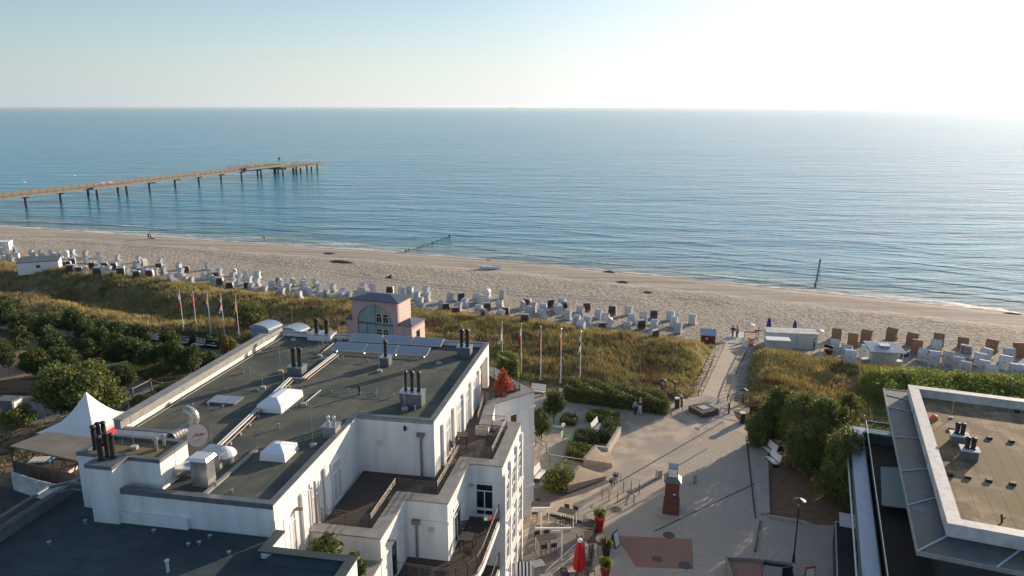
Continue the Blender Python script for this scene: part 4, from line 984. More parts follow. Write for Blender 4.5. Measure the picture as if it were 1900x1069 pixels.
v = V2(1775, 826, ZC)
# terrace level with glass balustrade
ZB = 8.6
b0_, b1_ = V2(1576, 791, ZB), V2(1600, 1069, ZB); db = (b1_ - b0_).normalized(); b1_ = b0_ + db * 34
nb_ = Vector((-db.y, db.x)); nb_ = nb_ if nb_.x > 0 else -nb_
body = ccw([tuple(b0_), tuple(b1_), tuple(b1_ + nb_ * 14), tuple(b0_ + nb_ * 14)])
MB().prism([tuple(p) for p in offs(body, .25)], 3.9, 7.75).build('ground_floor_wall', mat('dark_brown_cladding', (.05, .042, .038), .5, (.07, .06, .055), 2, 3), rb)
MB().prism([tuple(p) for p in offs(body, .5)], 7.75, 7.8).build('terrace_floor', M['deck'], rb)
pr = MB(); band(pr, [tuple(b1_), tuple(b0_), tuple(b0_ + nb_ * 5)][::1], -.62 if False else .62, 7.75, ZB, False)
# choose the side that lies inside
w0_ = offs([tuple(b1_), tuple(b0_), tuple(b0_ + nb_ * 5)], .62, False)[1]
side = 1.0 if (w0_ - b0_).dot(nb_) > 0 else -1.0
pr = MB(); band(pr, [tuple(b1_), tuple(b0_), tuple(b0_ + nb_ * 5)], side, 7.75, ZB, False); pr.build('terrace_parapet', M['coping_dark'], rb)
pr = MB(); band(pr, [tuple(b1_), tuple(b0_), tuple(b0_ + nb_ * 5)], side * .93, ZB, ZB + .05, False, 0); pr.build('terrace_coping', M['tin_blue'], rb)
tr_ = [tuple(b1_ - nb_ * .28), tuple(b0_ - nb_ * .28 - db * .2), tuple(b0_ + nb_ * 2.6 - db * .2)]
MB().path([(*p, ZB - .1) for p in tr_], .06, 8).build('outer_pipe_rail', M['metal'], rb)
sgn = 1 if side > 0 else -1
g0 = b0_ + nb_ * 1.12 + db * .55
segs = [g0 + db * i * 2.2 for i in range(14)]
for A, B in zip(segs[:-1], segs[1:]):
    B2 = A + (B - A) * .985; nn_ = nb_ * .012
    MB().prism([tuple(A + nn_), tuple(B2 + nn_), tuple(B2 - nn_), tuple(A - nn_)], 7.9, 9.5).build('glass_pane', M['glass'], rb)
B2 = g0 + nb_ * 3.0; nn_ = db * .012
MB().prism([tuple(g0 + nn_), tuple(B2 + nn_), tuple(B2 - nn_), tuple(g0 - nn_)], 7.9, 9.5).build('glass_pane', M['glass'], rb)
MB().path([(*B2, 9.52), (*g0, 9.52), (*segs[-1], 9.52)], .03, 6).path([(*B2, 8.75), (*g0, 8.75)], .03, 6).build('balustrade_rail', M['aluminium'], rb)
q_ = [V2(1634, 866, 8.5), V2(1676, 868, 8.5), V2(1688, 943, 8.5), V2(1636, 937, 8.5)]
MB().prism([tuple(p) for p in q_], 8.42, 8.5, bottom=True).build('pale_screen', mat('pale_green_panel', (.40, .46, .42), .6), rb)
for i, (y0, y1) in enumerate(((.08, .24), (.28, .44), (.48, .66), (.70, .9))):
    A = b0_ + db * 34 * y0 * .55; B = b0_ + db * 34 * y1 * .55
    win(rb, (*( (A + B) / 2 + nb_ * .25), 4.6), (B - A).length, 2.4, tuple(-nb_), .05, 1, 0, frame='zinc')
for x, y, l_ in ((1561, 832, 2.2), (1557, 950, 1.8)):
    A = V2(x, y, 6.8); MB().prism([tuple(A), tuple(A + db * l_), tuple(A + db * l_ + nb_ * 1.2), tuple(A + nb_ * 1.2)], 6.74, 6.8, bottom=True).build('window_awning', M['white_dirty'], rb)
A = V2(1549, 968, 5.6); MB().prism([tuple(A), tuple(A + db * 7), tuple(A + db * 7 + nb_ * 1.5), tuple(A + nb_ * 1.5)], 3.98, 5.6).build('entrance_block', M['rubber'], rb)
A = V2(1549, 968, 5.6); band(MB(), ccw([tuple(A), tuple(A + db * 7), tuple(A + db * 7 + nb_ * 1.5), tuple(A + nb_ * 1.5)]), .08, 5.6, 5.68).build('entrance_trim', M['tin_blue'], rb)
# roof fittings
ZF = 11.35
for i, (x, y) in enumerate(((1778, 822), (1797, 850))):
    v = at(x, y, ZF); c = MB().box(-.48, .48, -.4, .4, 0, .62).build('chimney', M['coping_dark'], rb); c.location = (v.x, v.y, ZF); c.rotation_euler = (0, 0, -.39)
    MB().box(-.58, .58, -.5, .5, .62, .70).build('chimney_cap', M['white_dirty'], c)
    for k in (-.17, .17): flue(c, k, 0, .7, .55, .15)
for x, y in ((1792, 807), (1836, 814), (1877, 820), (1763, 883), (1835, 893), (1879, 899), (1765, 797), (1887, 765), (1796, 887)):
    v = at(x, y, ZF); o = MB().box(-.16, .16, -.16, .16, 0, .16).build('paving_block', M['rubber'], rb); o.location = (v.x, v.y, ZF); o.rotation_euler = (0, 0, -.4)
v = at(1766, 783, ZF)
v = at(1765, 776, ZF); o = MB().tube((0, 0, 0), (0, 0, 1.7), .02, 6).lathe([(.14, 0), (.14, .1)], 8).build('lightning_rod', M['metal'], rb); o.location = v
v = at(1733, 778, ZF); o = MB().lathe([(.28, 0), (.30, .15), (.2, .3), (.02, .36)], 12).build('roof_drain_cover', M['orange'], rb); o.location = v
v = at(1859, 970, ZF); o = MB().tube((0, 0, 0), (.05, .2, .4), .06, 6).tube((0, .1, .1), (.3, .2, .2), .03, 5).build('roof_cleat', M['rubber'], rb); o.location = v
A = co_a + (co_d - co_a) * .22; MB().box(-.35, 0, -.5, .5, 11.25, 11.75, c=(A.x, A.y, 0), rz=math.atan2(-db.x, db.y)).build('scupper_box', M['coping_dark'], rb)

ordn = ['', 'second ', 'third ', 'fourth ', 'fifth ', 'sixth ', 'seventh ', 'eighth ']
# ------------------------------------------------------------ pink pavilion
zt = 11.4
L0, R0, R1 = at(652, 553, zt), at(737, 561, zt), at(759, 549, zt)
ex = (R0 - L0).normalized(); ey = Vector((-ex.y, ex.x, 0)); Wd = (R0 - L0).length; ang = math.atan2(ex.y, ex.x)
gz = 4.0
M['pglass'] = mat('teal_glass_painted_reflection', (.20, .31, .33), .16, (.27, .38, .39), .6, 2, spec=.9)  # opaque teal base stands in for the bright reflection in the panes
pv = thing('pink_pavilion', 'pink pavilion with a big glazed arch and grey hipped roofs beyond the hotel', 'pavilion', (L0.x, L0.y, gz), ang)
H_ = zt - gz; D_ = 3.4; cx = Wd * .5; ar = Wd * .395; zs = H_ - .55 - ar
N2 = 20
mb = MB()  # front wall with arch opening, 0.35 m thick
arc = [(cx - ar * math.cos(math.pi * i / N2), zs + ar * math.sin(math.pi * i / N2)) for i in range(N2 + 1)]
for y_ in (0, .35):
    o_ = len(mb.v); vs = [(x, y_, z) for x, z in arc] + [(x, y_, H_) for x, z in arc]
    mb.add(vs, [((i, i + 1, N2 + 2 + i, N2 + 1 + i) if y_ == 0 else (N2 + 1 + i, N2 + 2 + i, i + 1, i)) for i in range(N2)])
vs = [(x, 0, z) for x, z in arc] + [(x, .35, z) for x, z in arc]; mb.add(vs, [(i, N2 + 1 + i, N2 + 2 + i, i + 1) for i in range(N2)])
mb.box(0, cx - ar, 0, .35, 0, H_).box(cx + ar, Wd, 0, .35, 0, H_)
mb.build('front_wall', M['pink'], pv)
sidew = mat('pale_pink_boards', (.64, .50, .46), .8)
for i in range(int(H_ / .52)):
    z0 = i * .52; MB().box(Wd - .3, Wd + .012, .35, D_, z0 + .03, min(z0 + .52, H_)).build('wall_board', sidew, pv)
MB().box(Wd - .32, Wd - .02, .352, D_ - .002, .0, H_).box(0, .3, .352, D_, 0, H_).box(.3, Wd - .32, D_ - .3, D_ - .01, 0, H_).build('inner_wall', mat('cream_inner_wall', (.42, .36, .26), .8), pv)
e_ = .35; mb = MB(); vs = [(-e_, -e_, H_), (Wd + e_, -e_, H_), (Wd + e_, D_ + e_, H_), (-e_, D_ + e_, H_), (Wd * .3, D_ * .5, H_ + .45), (Wd * .7, D_ * .5, H_ + .45)]
vs += [(x, y, z - .12) for x, y, z in vs[:4]]
mb.add(vs, [(0, 1, 5, 4), (1, 2, 5), (2, 3, 4, 5), (3, 0, 4), (6, 7, 1, 0), (7, 8, 2, 1), (8, 9, 3, 2), (9, 6, 0, 3), (9, 8, 7, 6)]).build('roof', M['slate'], pv)
gv = [(cx, .22, zs)] + [(x, .22, z) for x, z in arc]
MB().add(gv, [(0, i + 2, i + 1) for i in range(N2)]).build('arch_glass', M['pglass'], pv)
for i in range(4):
    x0 = cx - ar + i * ar / 2; MB().quad((x0 + .03, .22, 0), (x0 + ar / 2 - .03, .22, 0), (x0 + ar / 2 - .03, .22, zs - .1), (x0 + .03, .22, zs - .1)).build('glass_pane', M['pglass'], pv)
fr = MB().box(cx - ar, cx + ar, .12, .3, zs - .12, zs + .08)
for i in range(1, 4): fr.box(cx - ar + i * ar / 2 - .03, cx - ar + i * ar / 2 + .03, .17, .27, 0, zs - .1)
fr.box(cx - .03, cx + .03, .17, .27, zs, zs + ar).box(cx - ar, cx + ar, .17, .27, 1.9, 1.97); fr.build('glazing_frame', M['slate'], pv)
M['cream'] = mat('cream_reflected_frame', (.55, .50, .36), .6)
for x in (cx + .45, cx + 1.35):
    for z in (zs + .2, zs - 1.7): win(pv, (x, .2, z), .62, 1.05, (0, -1), .05, 1, .3, 'cream')  # reflected hotel windows, modelled as small framed panes on the arch glass
wt = zat(594, L0.y) - gz
for x0, x1, nm in ((-.95, 0.0, 0), (Wd, Wd + 1.9, 1)):
    y0 = .15 if nm == 0 else -.25; y1 = 2.0 if nm == 0 else 3.3
    if nm: x0 += .02
    MB().box(x0 + (.02 if nm else 0), x1, y0, y1, 0, wt).build('wing_wall', M['pink'], pv)
    e = .18; mb = MB(); m_ = ((x0 + x1) / 2, (y0 + y1) / 2)
    mb.add([(x0 - e * (1 - nm), y0 - e, wt), (x1 + e * nm, y0 - e, wt), (x1 + e * nm, y1 + e, wt), (x0 - e * (1 - nm), y1 + e, wt), (m_[0], m_[1] - .3, wt + .62), (m_[0], m_[1] + .3, wt + .62)],
           [(0, 1, 4), (1, 2, 5, 4), (2, 3, 5), (3, 0, 4, 5), (3, 2, 1, 0)]).build('wing_roof', M['slate'], pv)
for i in range(int(wt / .52)):
    MB().box(Wd + 1.9, Wd + 1.925, -.23, 3.28, i * .52 + .03, i * .52 + .52).build('wall_board', sidew, pv)
win(pv, (Wd + 1.92, 1.4, wt - 2.6), .7, 1.7, (1, 0), .06, 1, .5, 'slate')
MB().tube((Wd * .78, D_ * .4, H_ + .4), (Wd * .78, D_ * .4, H_ + 3.0), .025, 6).build('flag_pole', M['metal'], pv)
MB().add([(Wd * .78, D_ * .4, H_ + 3.0), (Wd * .78, D_ * .4, H_ + 2.45), (Wd * .78 - .95, D_ * .4 - .1, H_ + 2.5)], [(0, 1, 2), (2, 1, 0)]).build('pennant', M['brown'], pv)

# ------------------------------------------------------------ pier and groynes
ZP = 4.5
pa, pb = at(49, 384.6, 0), at(449, 332.8, 0); pdir = (pb - pa).normalized(); pn_ = Vector((-pdir.y, pdir.x, 0)); 
pang = math.atan2(pdir.y, pdir.x)
pier = thing('pier', 'long pale timber pier running out to sea on dark piles', 'pier', (pa.x, pa.y, 0), pang)
def pu(px, py): v = at(px, py, 0) - pa; return v.dot(pdir), v.dot(pn_)
Lend = pu(552, 322)[0]
PW = 1.7
LR = Lend; Lend = Lend - 8
mb = MB().box(-140, Lend, -PW, PW, ZP - .8, ZP - .05); mb.build('deck_beam', M['pierwood'], pier)
MB().box(-140, Lend, -PW - .05, PW + .05, ZP - .05, ZP + .05).build('deck', M['pierwood'], pier)
for s_ in (-1, 1):
    m1 = MB()
    for z in (.2, .45, .7, .95, 1.15): m1.box(-140, Lend, s_ * PW - .04, s_ * PW + .04, ZP + z - .07, ZP + z + .07)
    m1.build('railing', M['pierwood'], pier)
k = int((Lend + 140) / 3.2)
pp = MB()
for i in range(k):
    x = -140 + i * 3.2
    for s_ in (-1, 1): pp.box(x - .07, x + .07, s_ * PW - .07, s_ * PW + .07, ZP - .3, ZP + 1.2)
pp.build('railing_posts', M['oldwood'], pier)['kind'] = 'stuff'
posts = [(49, 384.6), (113.5, 376), (164.7, 367.8), (181.5, 370.5), (219.6, 360), (236, 361.7), (278, 354), (325.4, 348), (369.5, 343), (410.6, 337.5), (448.6, 332.8), (464.8, 324), (485, 329), (490.7, 320), (502, 320), (511.6, 319.6), (525.4, 326.4), (531, 315), (534, 316), (545, 321), (550.7, 323), (558, 320.6), (570, 320), (578, 318)]
pmesh = MB().tube((0, 0, -2.5), (0, 0, ZP - .75), .45, 8, .42).build('pile', M['concrete_dark'], pier); first = True
def pile(x, y, h=None, wide=1):
    global first
    o = pmesh if first else pmesh.copy()
    if not first: col.objects.link(o)
    first = False; o.location = (x, y, 0); o.scale = (wide, wide, 1 if h is None else h)
for x, y in posts:
    u, v = pu(x, y); pile(u, max(-9, min(9, v)))
    if -2 < v < 2.5: MB().box(u - .45, u + .45, -PW - .2, PW + .2, ZP - 1.3, ZP - .81).build('pile_cap', M['concrete_dark'], pier)
for u in (-36, -72, -108): pile(u, 0)
u, v = pu(589, 318.6); pile(u, v, 1.0)
for (c0, c1, w0, w1, z) in ((pu(164, 368)[0] - 2, pu(240, 360)[0] + 1, -3.2, 3.4, ZP - .02), (Lend - 28, Lend + 1, -3, 8, ZP + .7), (Lend - 2, Lend + 31, -6, 5, ZP - .9)):
    MB().box(c0, c1, w0, w1, z - .9, z).build('platform', M['pierwood'], pier)
for i, (x, y) in enumerate(((188, 337), (195, 334), (204, 336), (209, 332), (222, 333))):
    u = pu(x, y + 31)[0]; o = MB().box(-.9, .9, -.35, .35, .35, .45).box(-.9, .9, .3, .38, .45, .9).box(-.8, -.7, -.3, .3, 0, .35).box(.7, .8, -.3, .3, 0, .35).build('pier_bench', M['white']); o.location = LWp = pa + pdir * u + pn_ * (1.2 if i % 2 else -1.0) + Vector((0, 0, ZP + .05)); o.rotation_euler = (0, 0, pang)
    tag(o, '%s white bench on the pier platform, counted from the left' % ('first', 'second', 'third', 'fourth', 'fifth')[i], 'bench', 'white benches on the pier')
for i in range(7):
    v_ = pa + pdir * (Lend - 20 + i * 3.2) + pn_ * (3 if i % 2 else .3); o = MB().box(-.8, .8, -.4, .4, 0, .5, taper=.05).box(-.8, .8, .3, .4, .5, .9).build('pier_bench', M['white'] if i % 3 else M['wood']); o.location = v_ + Vector((0, 0, ZP + .72)); o.rotation_euler = (0, 0, pang + i)
    tag(o, ordn[i] + 'leftmost small pale seat on the pier head at the end of the pier', 'bench', 'pale seats on the pier head')
for nm, A, B in (('middle of the beach', at(752, 468, 0), at(834, 440, 0)), ('right part of the beach', at(1512, 533, 0), at(1521, 487, 0))):
    g = thing('groyne', 'dark row of wooden piles reaching into the surf at the ' + nm, 'groyne', A, 0, 'timber groynes')
    k = int((B - A).length / .75); ms = None
    for i in range(k):
        p = (B - A) * i / k
        if ms is None: ms = MB().tube((0, 0, -1.2), (.03, 0, .28), .13, 7, .12).build('pile', M['oldwood'], g); o = ms
        else: o = ms.copy(); col.objects.link(o)
        o.location = (p.x + random.uniform(-.08, .08), p.y, random.uniform(-.25, .1) + .3 * (i < 3))
    o = ms.copy(); col.objects.link(o); o.location = B - A; o.scale = (1.6, 1.6, 2.6)

for (c0, c1, w0, w1, z) in ((Lend - 28, Lend + 1, -3, 8, ZP + .7), (Lend - 2, Lend + 31, -6, 5, ZP - .9)):
    rm_ = MB()
    for i in range(int((c1 - c0) / 2) + 1):
        for w_ in (w0, w1): rm_.box(c0 + i * 2 - .1, c0 + i * 2 + .1, w_ - .1, w_ + .1, z, z + 1.25)
    for w_ in (w0, w1):
        for q in (.5, 1.15): rm_.box(c0, c1, w_ - .06, w_ + .06, z + q - .09, z + q + .09)
    rm_.build('platform_railing', M['pierwood'], pier)['kind'] = 'stuff'
# ships on the horizon
for i, (x, sc_, d) in enumerate(((419, 1, 'leftmost of the tiny grey ships on the horizon'), (508, 1, 'small grey ship on the horizon right of the leftmost one'), (568, .8, 'faint low ship on the horizon above the end of the pier'), (950, 1.5, 'grey cargo ship on the horizon near the middle of the picture'), (1526, 1.4, 'faint ship on the bright right part of the horizon'))):
    Y = 13000; s_ = thing('cargo_ship', d, 'ship', ((x - 950) / FPX * Y * 1.0, Y, 0), .1, 'ships on the horizon')
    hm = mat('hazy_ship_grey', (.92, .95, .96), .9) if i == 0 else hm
    Ls = 62 * sc_
    MB().prism([(-Ls / 2, -8), (Ls * .42, -8), (Ls / 2, 0), (Ls * .42, 8), (-Ls / 2, 8)], 0, 11).build('hull', hm, s_)
    MB().box(-Ls * .45, -Ls * .25, -7, 7, 11, 27).box(-Ls * .38, -Ls * .34, -2, 2, 27, 34).build('superstructure', hm, s_)

# ------------------------------------------------------------ beach chairs
M['chair_white2'] = mat('greyed_white_wicker', (.56, .56, .55), .65, (.42, .43, .43), 6, 3, .01, 25)
def hood_chair(name, label, m_shell, m_front, lattice=False, group=None, lean=0.0):
    """roofed wicker beach basket; opening faces local +X"""
    t = thing(name, label, 'beach chair', group=group); W2 = .60
    prof = [(-.42, .42), (-.50, .95), (-.46, 1.32), (-.30, 1.56), (0, 1.68), (.30, 1.66), (.38, 1.60)]
    cl, sl = math.cos(lean), math.sin(lean)
    prof = [(x, z) if z < .6 else (x * cl - (z - .55) * sl, .55 + x * sl + (z - .55) * cl) for x, z in prof]
    mb = MB(); k = len(prof)
    outer = prof; inner = [(x + .07, z - .03) if x < -.3 else (x, z - .07) for x, z in prof]
    vs = [(x, -W2, z) for x, z in outer] + [(x, W2, z) for x, z in outer] + [(x, -W2, z) for x, z in inner] + [(x, W2, z) for x, z in inner]
    fs = [(i, k + i, k + i + 1, i + 1) for i in range(k - 1)] + [(2 * k + i + 1, 3 * k + i + 1, 3 * k + i, 2 * k + i) for i in range(k - 1)] + [(k - 1, 2 * k - 1, 4 * k - 1, 3 * k - 1)]
    mb.add(vs, fs)
    for s_ in (-1, 1):   # cheeks
        pr_ = prof[:] + [(.16, 1.05), (.10, .80), (.12, .42)]
        a_ = [(x, s_ * W2, z) for x, z in pr_]; b_ = [(x, s_ * (W2 - .05), z) for x, z in pr_]; n_ = len(pr_)
        f1 = tuple(range(n_)); f2 = tuple(range(2 * n_ - 1, n_ - 1, -1))
        if s_ < 0: f1, f2 = f1[::-1], f2[::-1]
        mb.add(a_ + b_, [f1, f2] + [(i, (i + 1) % n_, n_ + (i + 1) % n_, n_ + i) for i in range(n_)])
    mb.build('hood', m_shell, t)
    MB().box(-.45, .42, -W2 - .02, W2 + .02, .06, .44).build('base', m_shell, t)
    MB().box(-.36, .30, -.5, .5, .44, .56).build('cushion', m_front, t)
    mb = MB(); mb.add([(-.36, -.5, .56), (-.36, .5, .56), (-.34, .5, 1.35), (-.34, -.5, 1.35), (-.28, -.5, .56), (-.28, .5, .56), (-.28, .5, 1.35), (-.28, -.5, 1.35)], [(0, 1, 2, 3), (7, 6, 5, 4), (3, 2, 6, 7), (0, 3, 7, 4), (1, 5, 6, 2)]); mb.build('back_cushion', m_front, t)
    if lattice:
        mb = MB()
        for i in range(6):
            y = -.55 + i * .22; mb.box(.40, .44, y - .08, y + .08, .10, 1.12)
        mb.build('wooden_grille', M['brown'], t)
        MB().box(.36, .40, -.58, .58, .10, 1.5).build('front_board', M['brown'], t)
    else:
        MB().box(.42, .85, -.22, .22, .05, .30).build('footrest', m_shell, t)
        MB().box(-.53, -.49, -.12, .12, .98, 1.08).build('number_plate', M['coping_dark'], t)
    return t
PW_ = hood_chair('hooded_beach_chair', 'x', M['chair_white'], M['stripe']); PD = hood_chair('hooded_beach_chair', 'x', M['chair_white'], M['brown'], True); PT = hood_chair('hooded_beach_chair', 'x', M['chair_tan'], M['brown'])
PWL = hood_chair('hooded_beach_chair', 'x', M['chair_white'], M['stripe'], lean=.38); PWU = hood_chair('hooded_beach_chair', 'x', M['chair_white2'], M['brown'], lean=-.12)
protos = {'W': PW_, 'D': PD, 'T': PT, 'F': PW_}; used = set()
A0 = [('W',3,471),('W',11,467),('F',28,470),('W',17,483),('W',8,488),('W',33,482),('W',25,490),('W',62,476),('W',77,476),('W',96,475),('W',99,480),('W',114,480),('F',125,477),('W',136,475),('W',137,484),('W',160,478),('W',162,488),('W',185,479),('W',186,487),('D',118,498),('D',127,497),('D',135,492),('D',131,507),('W',140,507),('D',148,509),('W',159,510),('D',172,500),('W',180,501),('D',182,512),('W',193,511),('D',195,500),
('W',220,485),('W',221,497),('D',212,501),('W',204,507),('D',227,506),('D',225,513),('W',238,513),('W',251,497),('W',260,487),('F',268,493),('W',259,502),('D',262,511),('D',255,517),('W',272,512),('D',279,517),('W',291,510),('W',299,493),('D',295,501),('W',305,508),('W',320,522),('W',334,501),('D',346,507),('W',338,512),('W',336,521),('W',344,527),('W',356,527),('W',387,501),('W',380,519),('W',390,514),('W',394,526),('D',399,518),
('W',408,512),('D',409,530),('W',402,528),('F',436,512),('W',433,518),('W',447,521),('W',443,526),('W',456,515),('W',434,531),('D',427,538),('D',460,537),('W',468,541),('W',479,517),('W',463,528),('W',479,531),('W',492,546),('W',505,536),('F',516,531),('W',524,535),('W',535,542),('F',541,531),('W',523,551),('W',565,529),('W',563,537),('W',569,547),('W',556,555),('W',575,551),('W',588,533),('W',593,541),('W',594,556),
('W',607,553),('W',620,541),('W',634,558),('W',640,549),('W',648,557),('W',677,539),('W',669,549),('W',693,541),('D',724,546),('W',746,547),
('W',762,547),('W',774,557),('W',793,546),('W',793,559),('W',780,567),('W',784,578),('W',836,559),('D',855,558),('W',820,575),('D',827,577),('D',844,586),('W',851,577),('W',863,570),('W',886,562),('W',893,565),('W',904,559),('F',905,551),('W',888,583),('D',904,577),('F',897,590),('W',933,554),('W',928,571),('D',938,587),('W',930,593),
('F',968,575),('D',979,569),('W',989,579),('W',981,586),('D',974,600),('W',1008,580),('W',1008,591),('D',1021,571),('W',1033,578),('W',1043,571),('F',1049,575),('F',1037,582),('W',1054,593),('W',1079,585),('D',1088,577),('W',1070,602),('W',1079,614),('W',1091,605),('W',1111,591),('W',1124,598),('D',1136,584),('F',1129,607),('D',1116,616),
('W',1167,585),('W',1171,600),('W',1163,616),('D',1188,611),('W',1194,597),('D',1212,591),('W',1214,611),('D',1213,631),('W',1244,594),('W',1250,606),('W',1258,618),('W',1285,601),
('T',1551,630),('T',1581,641),('T',1607,635),('T',1654,630),('T',1692,640),('T',1700,655),('T',1740,642),('T',1785,647),('T',1839,653),('T',1888,661),
('W',1547,651),('W',1571,663),('W',1576,676),('W',1605,664),('W',1735,654),('W',1713,670),('W',1731,677),('W',1758,675),('F',1791,664),('W',1775,686),('W',1788,697),('W',1829,669),('W',1817,679),('W',1824,693),('W',1837,705),('W',1870,671),('W',1863,686),('W',1882,701),('W',1898,704)]
zones = [(0, 112, 'left of the white beach hut'), (112, 200, 'just right of the white beach hut'), (200, 320, 'behind the dune in the left quarter'), (320, 425, 'on the sand above the left flagpoles'), (425, 530, 'on the sand above the green conifer'), (530, 652, 'left of the pink pavilion'), (652, 765, 'directly behind the pink pavilion roof'), (765, 872, 'just right of the pink pavilion'), (872, 960, 'left of the nearest flagpole row'), (960, 1062, 'above the right flagpole row'), (1062, 1145, 'behind the dune crest right of centre'), (1145, 1320, 'on the open sand left of the red hut'), (1320, 1625, 'between the white kiosk and the striped cabin'), (1625, 1768, 'just right of the striped cabin'), (1768, 1901, 'at the right edge of the beach')]
ordn = ['', 'second ', 'third ', 'fourth ', 'fifth ', 'sixth ', 'seventh ', 'eighth ', 'ninth ', 'tenth ', 'eleventh ', 'twelfth ', 'thirteenth ', 'fourteenth ', 'fifteenth ', 'sixteenth ', 'seventeenth ', 'eighteenth ', 'nineteenth ', 'twentieth ']
desc = {'W': 'white hooded beach chair', 'D': 'dark-grilled beach chair', 'T': 'tan wicker beach chair', 'F': 'left-facing white beach chair'}
rc = random.Random(11)
for x0, x1, zn in zones:
    for kd in 'WDTF':
        ls = sorted([c for c in A0 if c[0] == kd and x0 <= c[1] < x1], key=lambda c: c[1])
        for i, (kk, x, y) in enumerate(ls):
            lab = desc[kd] + ' ' + zn if len(ls) == 1 else '%sleftmost %s %s' % (ordn[i], desc[kd], zn)
            p = hit(x, y); p.z -= .03
            rz = {'W': R(52) + rc.gauss(0, .22), 'D': R(-80) + rc.gauss(0, .25), 'T': R(70) + rc.gauss(0, .3), 'F': R(-160) + rc.gauss(0, .5)}[kd]
            pr_ = protos[kd] if kd not in 'WF' else rc.choice((PW_, PW_, PWL, PWU)); k_ = 'tan wicker beach chairs' if kd == 'T' else 'beach chairs ' + zn
            if pr_.name in used: o = dup(pr_, p, rz, lab, k_)
            else: o = pr_; used.add(pr_.name); o.location = p; o.rotation_euler = (0, 0, rz); o['label'] = lab; o['group'] = k_
            k2 = (.92 if x < 1400 else 1.08) * rc.uniform(.94, 1.05); o.scale = (k2, k2, k2 * rc.uniform(.94, 1.04))

# ------------------------------------------------------------ beach buildings and bits
def hut(name, label, cat, px, py, wd, dp, h, rz, mw, mr, roof='flat', over=.15, pitch=.35, boards=0):
    p = hit(px, py); t = thing(name, label, cat, p, rz)
    if boards:
        for i in range(boards):
            x0 = -wd / 2 + i * wd / boards; MB().box(x0 + .015, x0 + wd / boards - .015, -dp / 2 - .03, -dp / 2, .1, h - .05).build('wall_panel', mw, t)
    MB().box(-wd / 2, wd / 2, -dp / 2, dp / 2, -.2, h).build('wall', mw, t)
    if roof == 'flat': MB().box(-wd / 2 - over, wd / 2 + over, -dp / 2 - over, dp / 2 + over, h, h + .12).build('roof', mr, t)
    elif roof == 'gable':
        e = over; MB().add([(-wd / 2 - e, -dp / 2 - e, h), (wd / 2 + e, -dp / 2 - e, h), (wd / 2 + e, 0, h + pitch), (-wd / 2 - e, 0, h + pitch), (-wd / 2 - e, dp / 2 + e, h), (wd / 2 + e, dp / 2 + e, h)], [(0, 1, 2, 3), (3, 2, 5, 4), (0, 3, 4), (1, 5, 2), (0, 4, 5, 1)]).build('roof', mr, t)
    elif roof == 'arch':
        k = 10; vs = []
        for x in (-wd / 2 - over, wd / 2 + over):
            for i in range(k + 1): a_ = math.pi * i / k; vs.append((x, -math.cos(a_) * (dp / 2 + over), h + math.sin(a_) * pitch))
        MB().add(vs, [(i, k + 1 + i, k + 2 + i, i + 1) for i in range(k)] + [tuple(range(k + 1))[::-1], tuple(range(k + 1, 2 * k + 2))]).build('roof', mr, t)
    elif roof == 'mono':
        e = over; MB().add([(-wd / 2 - e, -dp / 2 - e, h - .0), (wd / 2 + e, -dp / 2 - e, h), (wd / 2 + e, dp / 2 + e, h + pitch), (-wd / 2 - e, dp / 2 + e, h + pitch)] + [(-wd / 2 - e, -dp / 2 - e, h - .1), (wd / 2 + e, -dp / 2 - e, h - .1), (wd / 2 + e, dp / 2 + e, h + pitch - .1), (-wd / 2 - e, dp / 2 + e, h + pitch - .1)], [(0, 1, 2, 3), (4, 5, 1, 0), (5, 6, 2, 1), (6, 7, 3, 2), (7, 4, 0, 3), (7, 6, 5, 4)]).build('roof', mr, t)
    return t
hb = hut('beach_hut', 'long white boarded beach hut with a dark roof among the left beach chairs', 'hut', 76, 503, 6.2, 3.2, 2.0, R(22), M['white'], M['coping_dark'], 'mono', .1, .35, 6)
MB().box(-.3, .3, -1.66, -1.6, .9, 1.4).build('sign', M['redwood'], hb)
hut('white_cabin', 'small white cabin cut by the left edge behind the beach chairs', 'hut', 1, 463, 4.5, 2.5, 1.8, R(15), M['white'], M['white'], 'flat')
kb = hut('white_kiosk', 'long low white beach kiosk where the dune path reaches the sand', 'kiosk', 1465, 642, 6.6, 2.3, 2.1, R(-9), M['chair_white'], M['white_dirty'], 'flat', .12)
MB().box(.6, .66, -1.2, -1.15, .5, 1.8).box(-1.1, -.9, -1.2, -1.15, .9, 1.5).build('door', M['coping'], kb)
hut('kiosk_annex', 'smaller pale box standing in front of the long white kiosk', 'hut', 1441, 655, 2.9, 1.5, 1.9, R(-9), M['white_dirty'], M['white'], 'flat', .08)
hr = hut('red_hut', 'small red wooden hut with a pale blue roof beside the dune path', 'hut', 1313, 636, 1.9, 1.5, 1.35, R(-12), M['redwood'], M['tin_blue'], 'mono', .12, .45)
MB().box(-.35, -.05, -.79, -.75, .7, .95).build('notice', M['white'], hr)
cb = hut('striped_cabin', 'white changing cabin with a ribbed metal roof and skylight on the right beach', 'cabin', 1636, 681, 2.6, 2.2, 2.5, R(-10), M['white_dirty'], M['tin_blue'], 'mono', .75, .25)
for i in range(14):
    x = -1.95 + i * .3; MB().add([(x, -1.85, 2.51), (x + .08, -1.85, 2.51), (x + .08, 1.85, 2.77), (x, 1.85, 2.77), (x, -1.85, 2.58), (x + .08, -1.85, 2.58), (x + .08, 1.85, 2.84), (x, 1.85, 2.84)], [(4, 5, 6, 7), (0, 1, 5, 4), (1, 2, 6, 5), (3, 0, 4, 7)]).build('roof_rib', M['white'], cb)
MB().box(-.6, .6, -.5, .7, 2.72, 2.95).build('roof_box', M['metal'], cb)
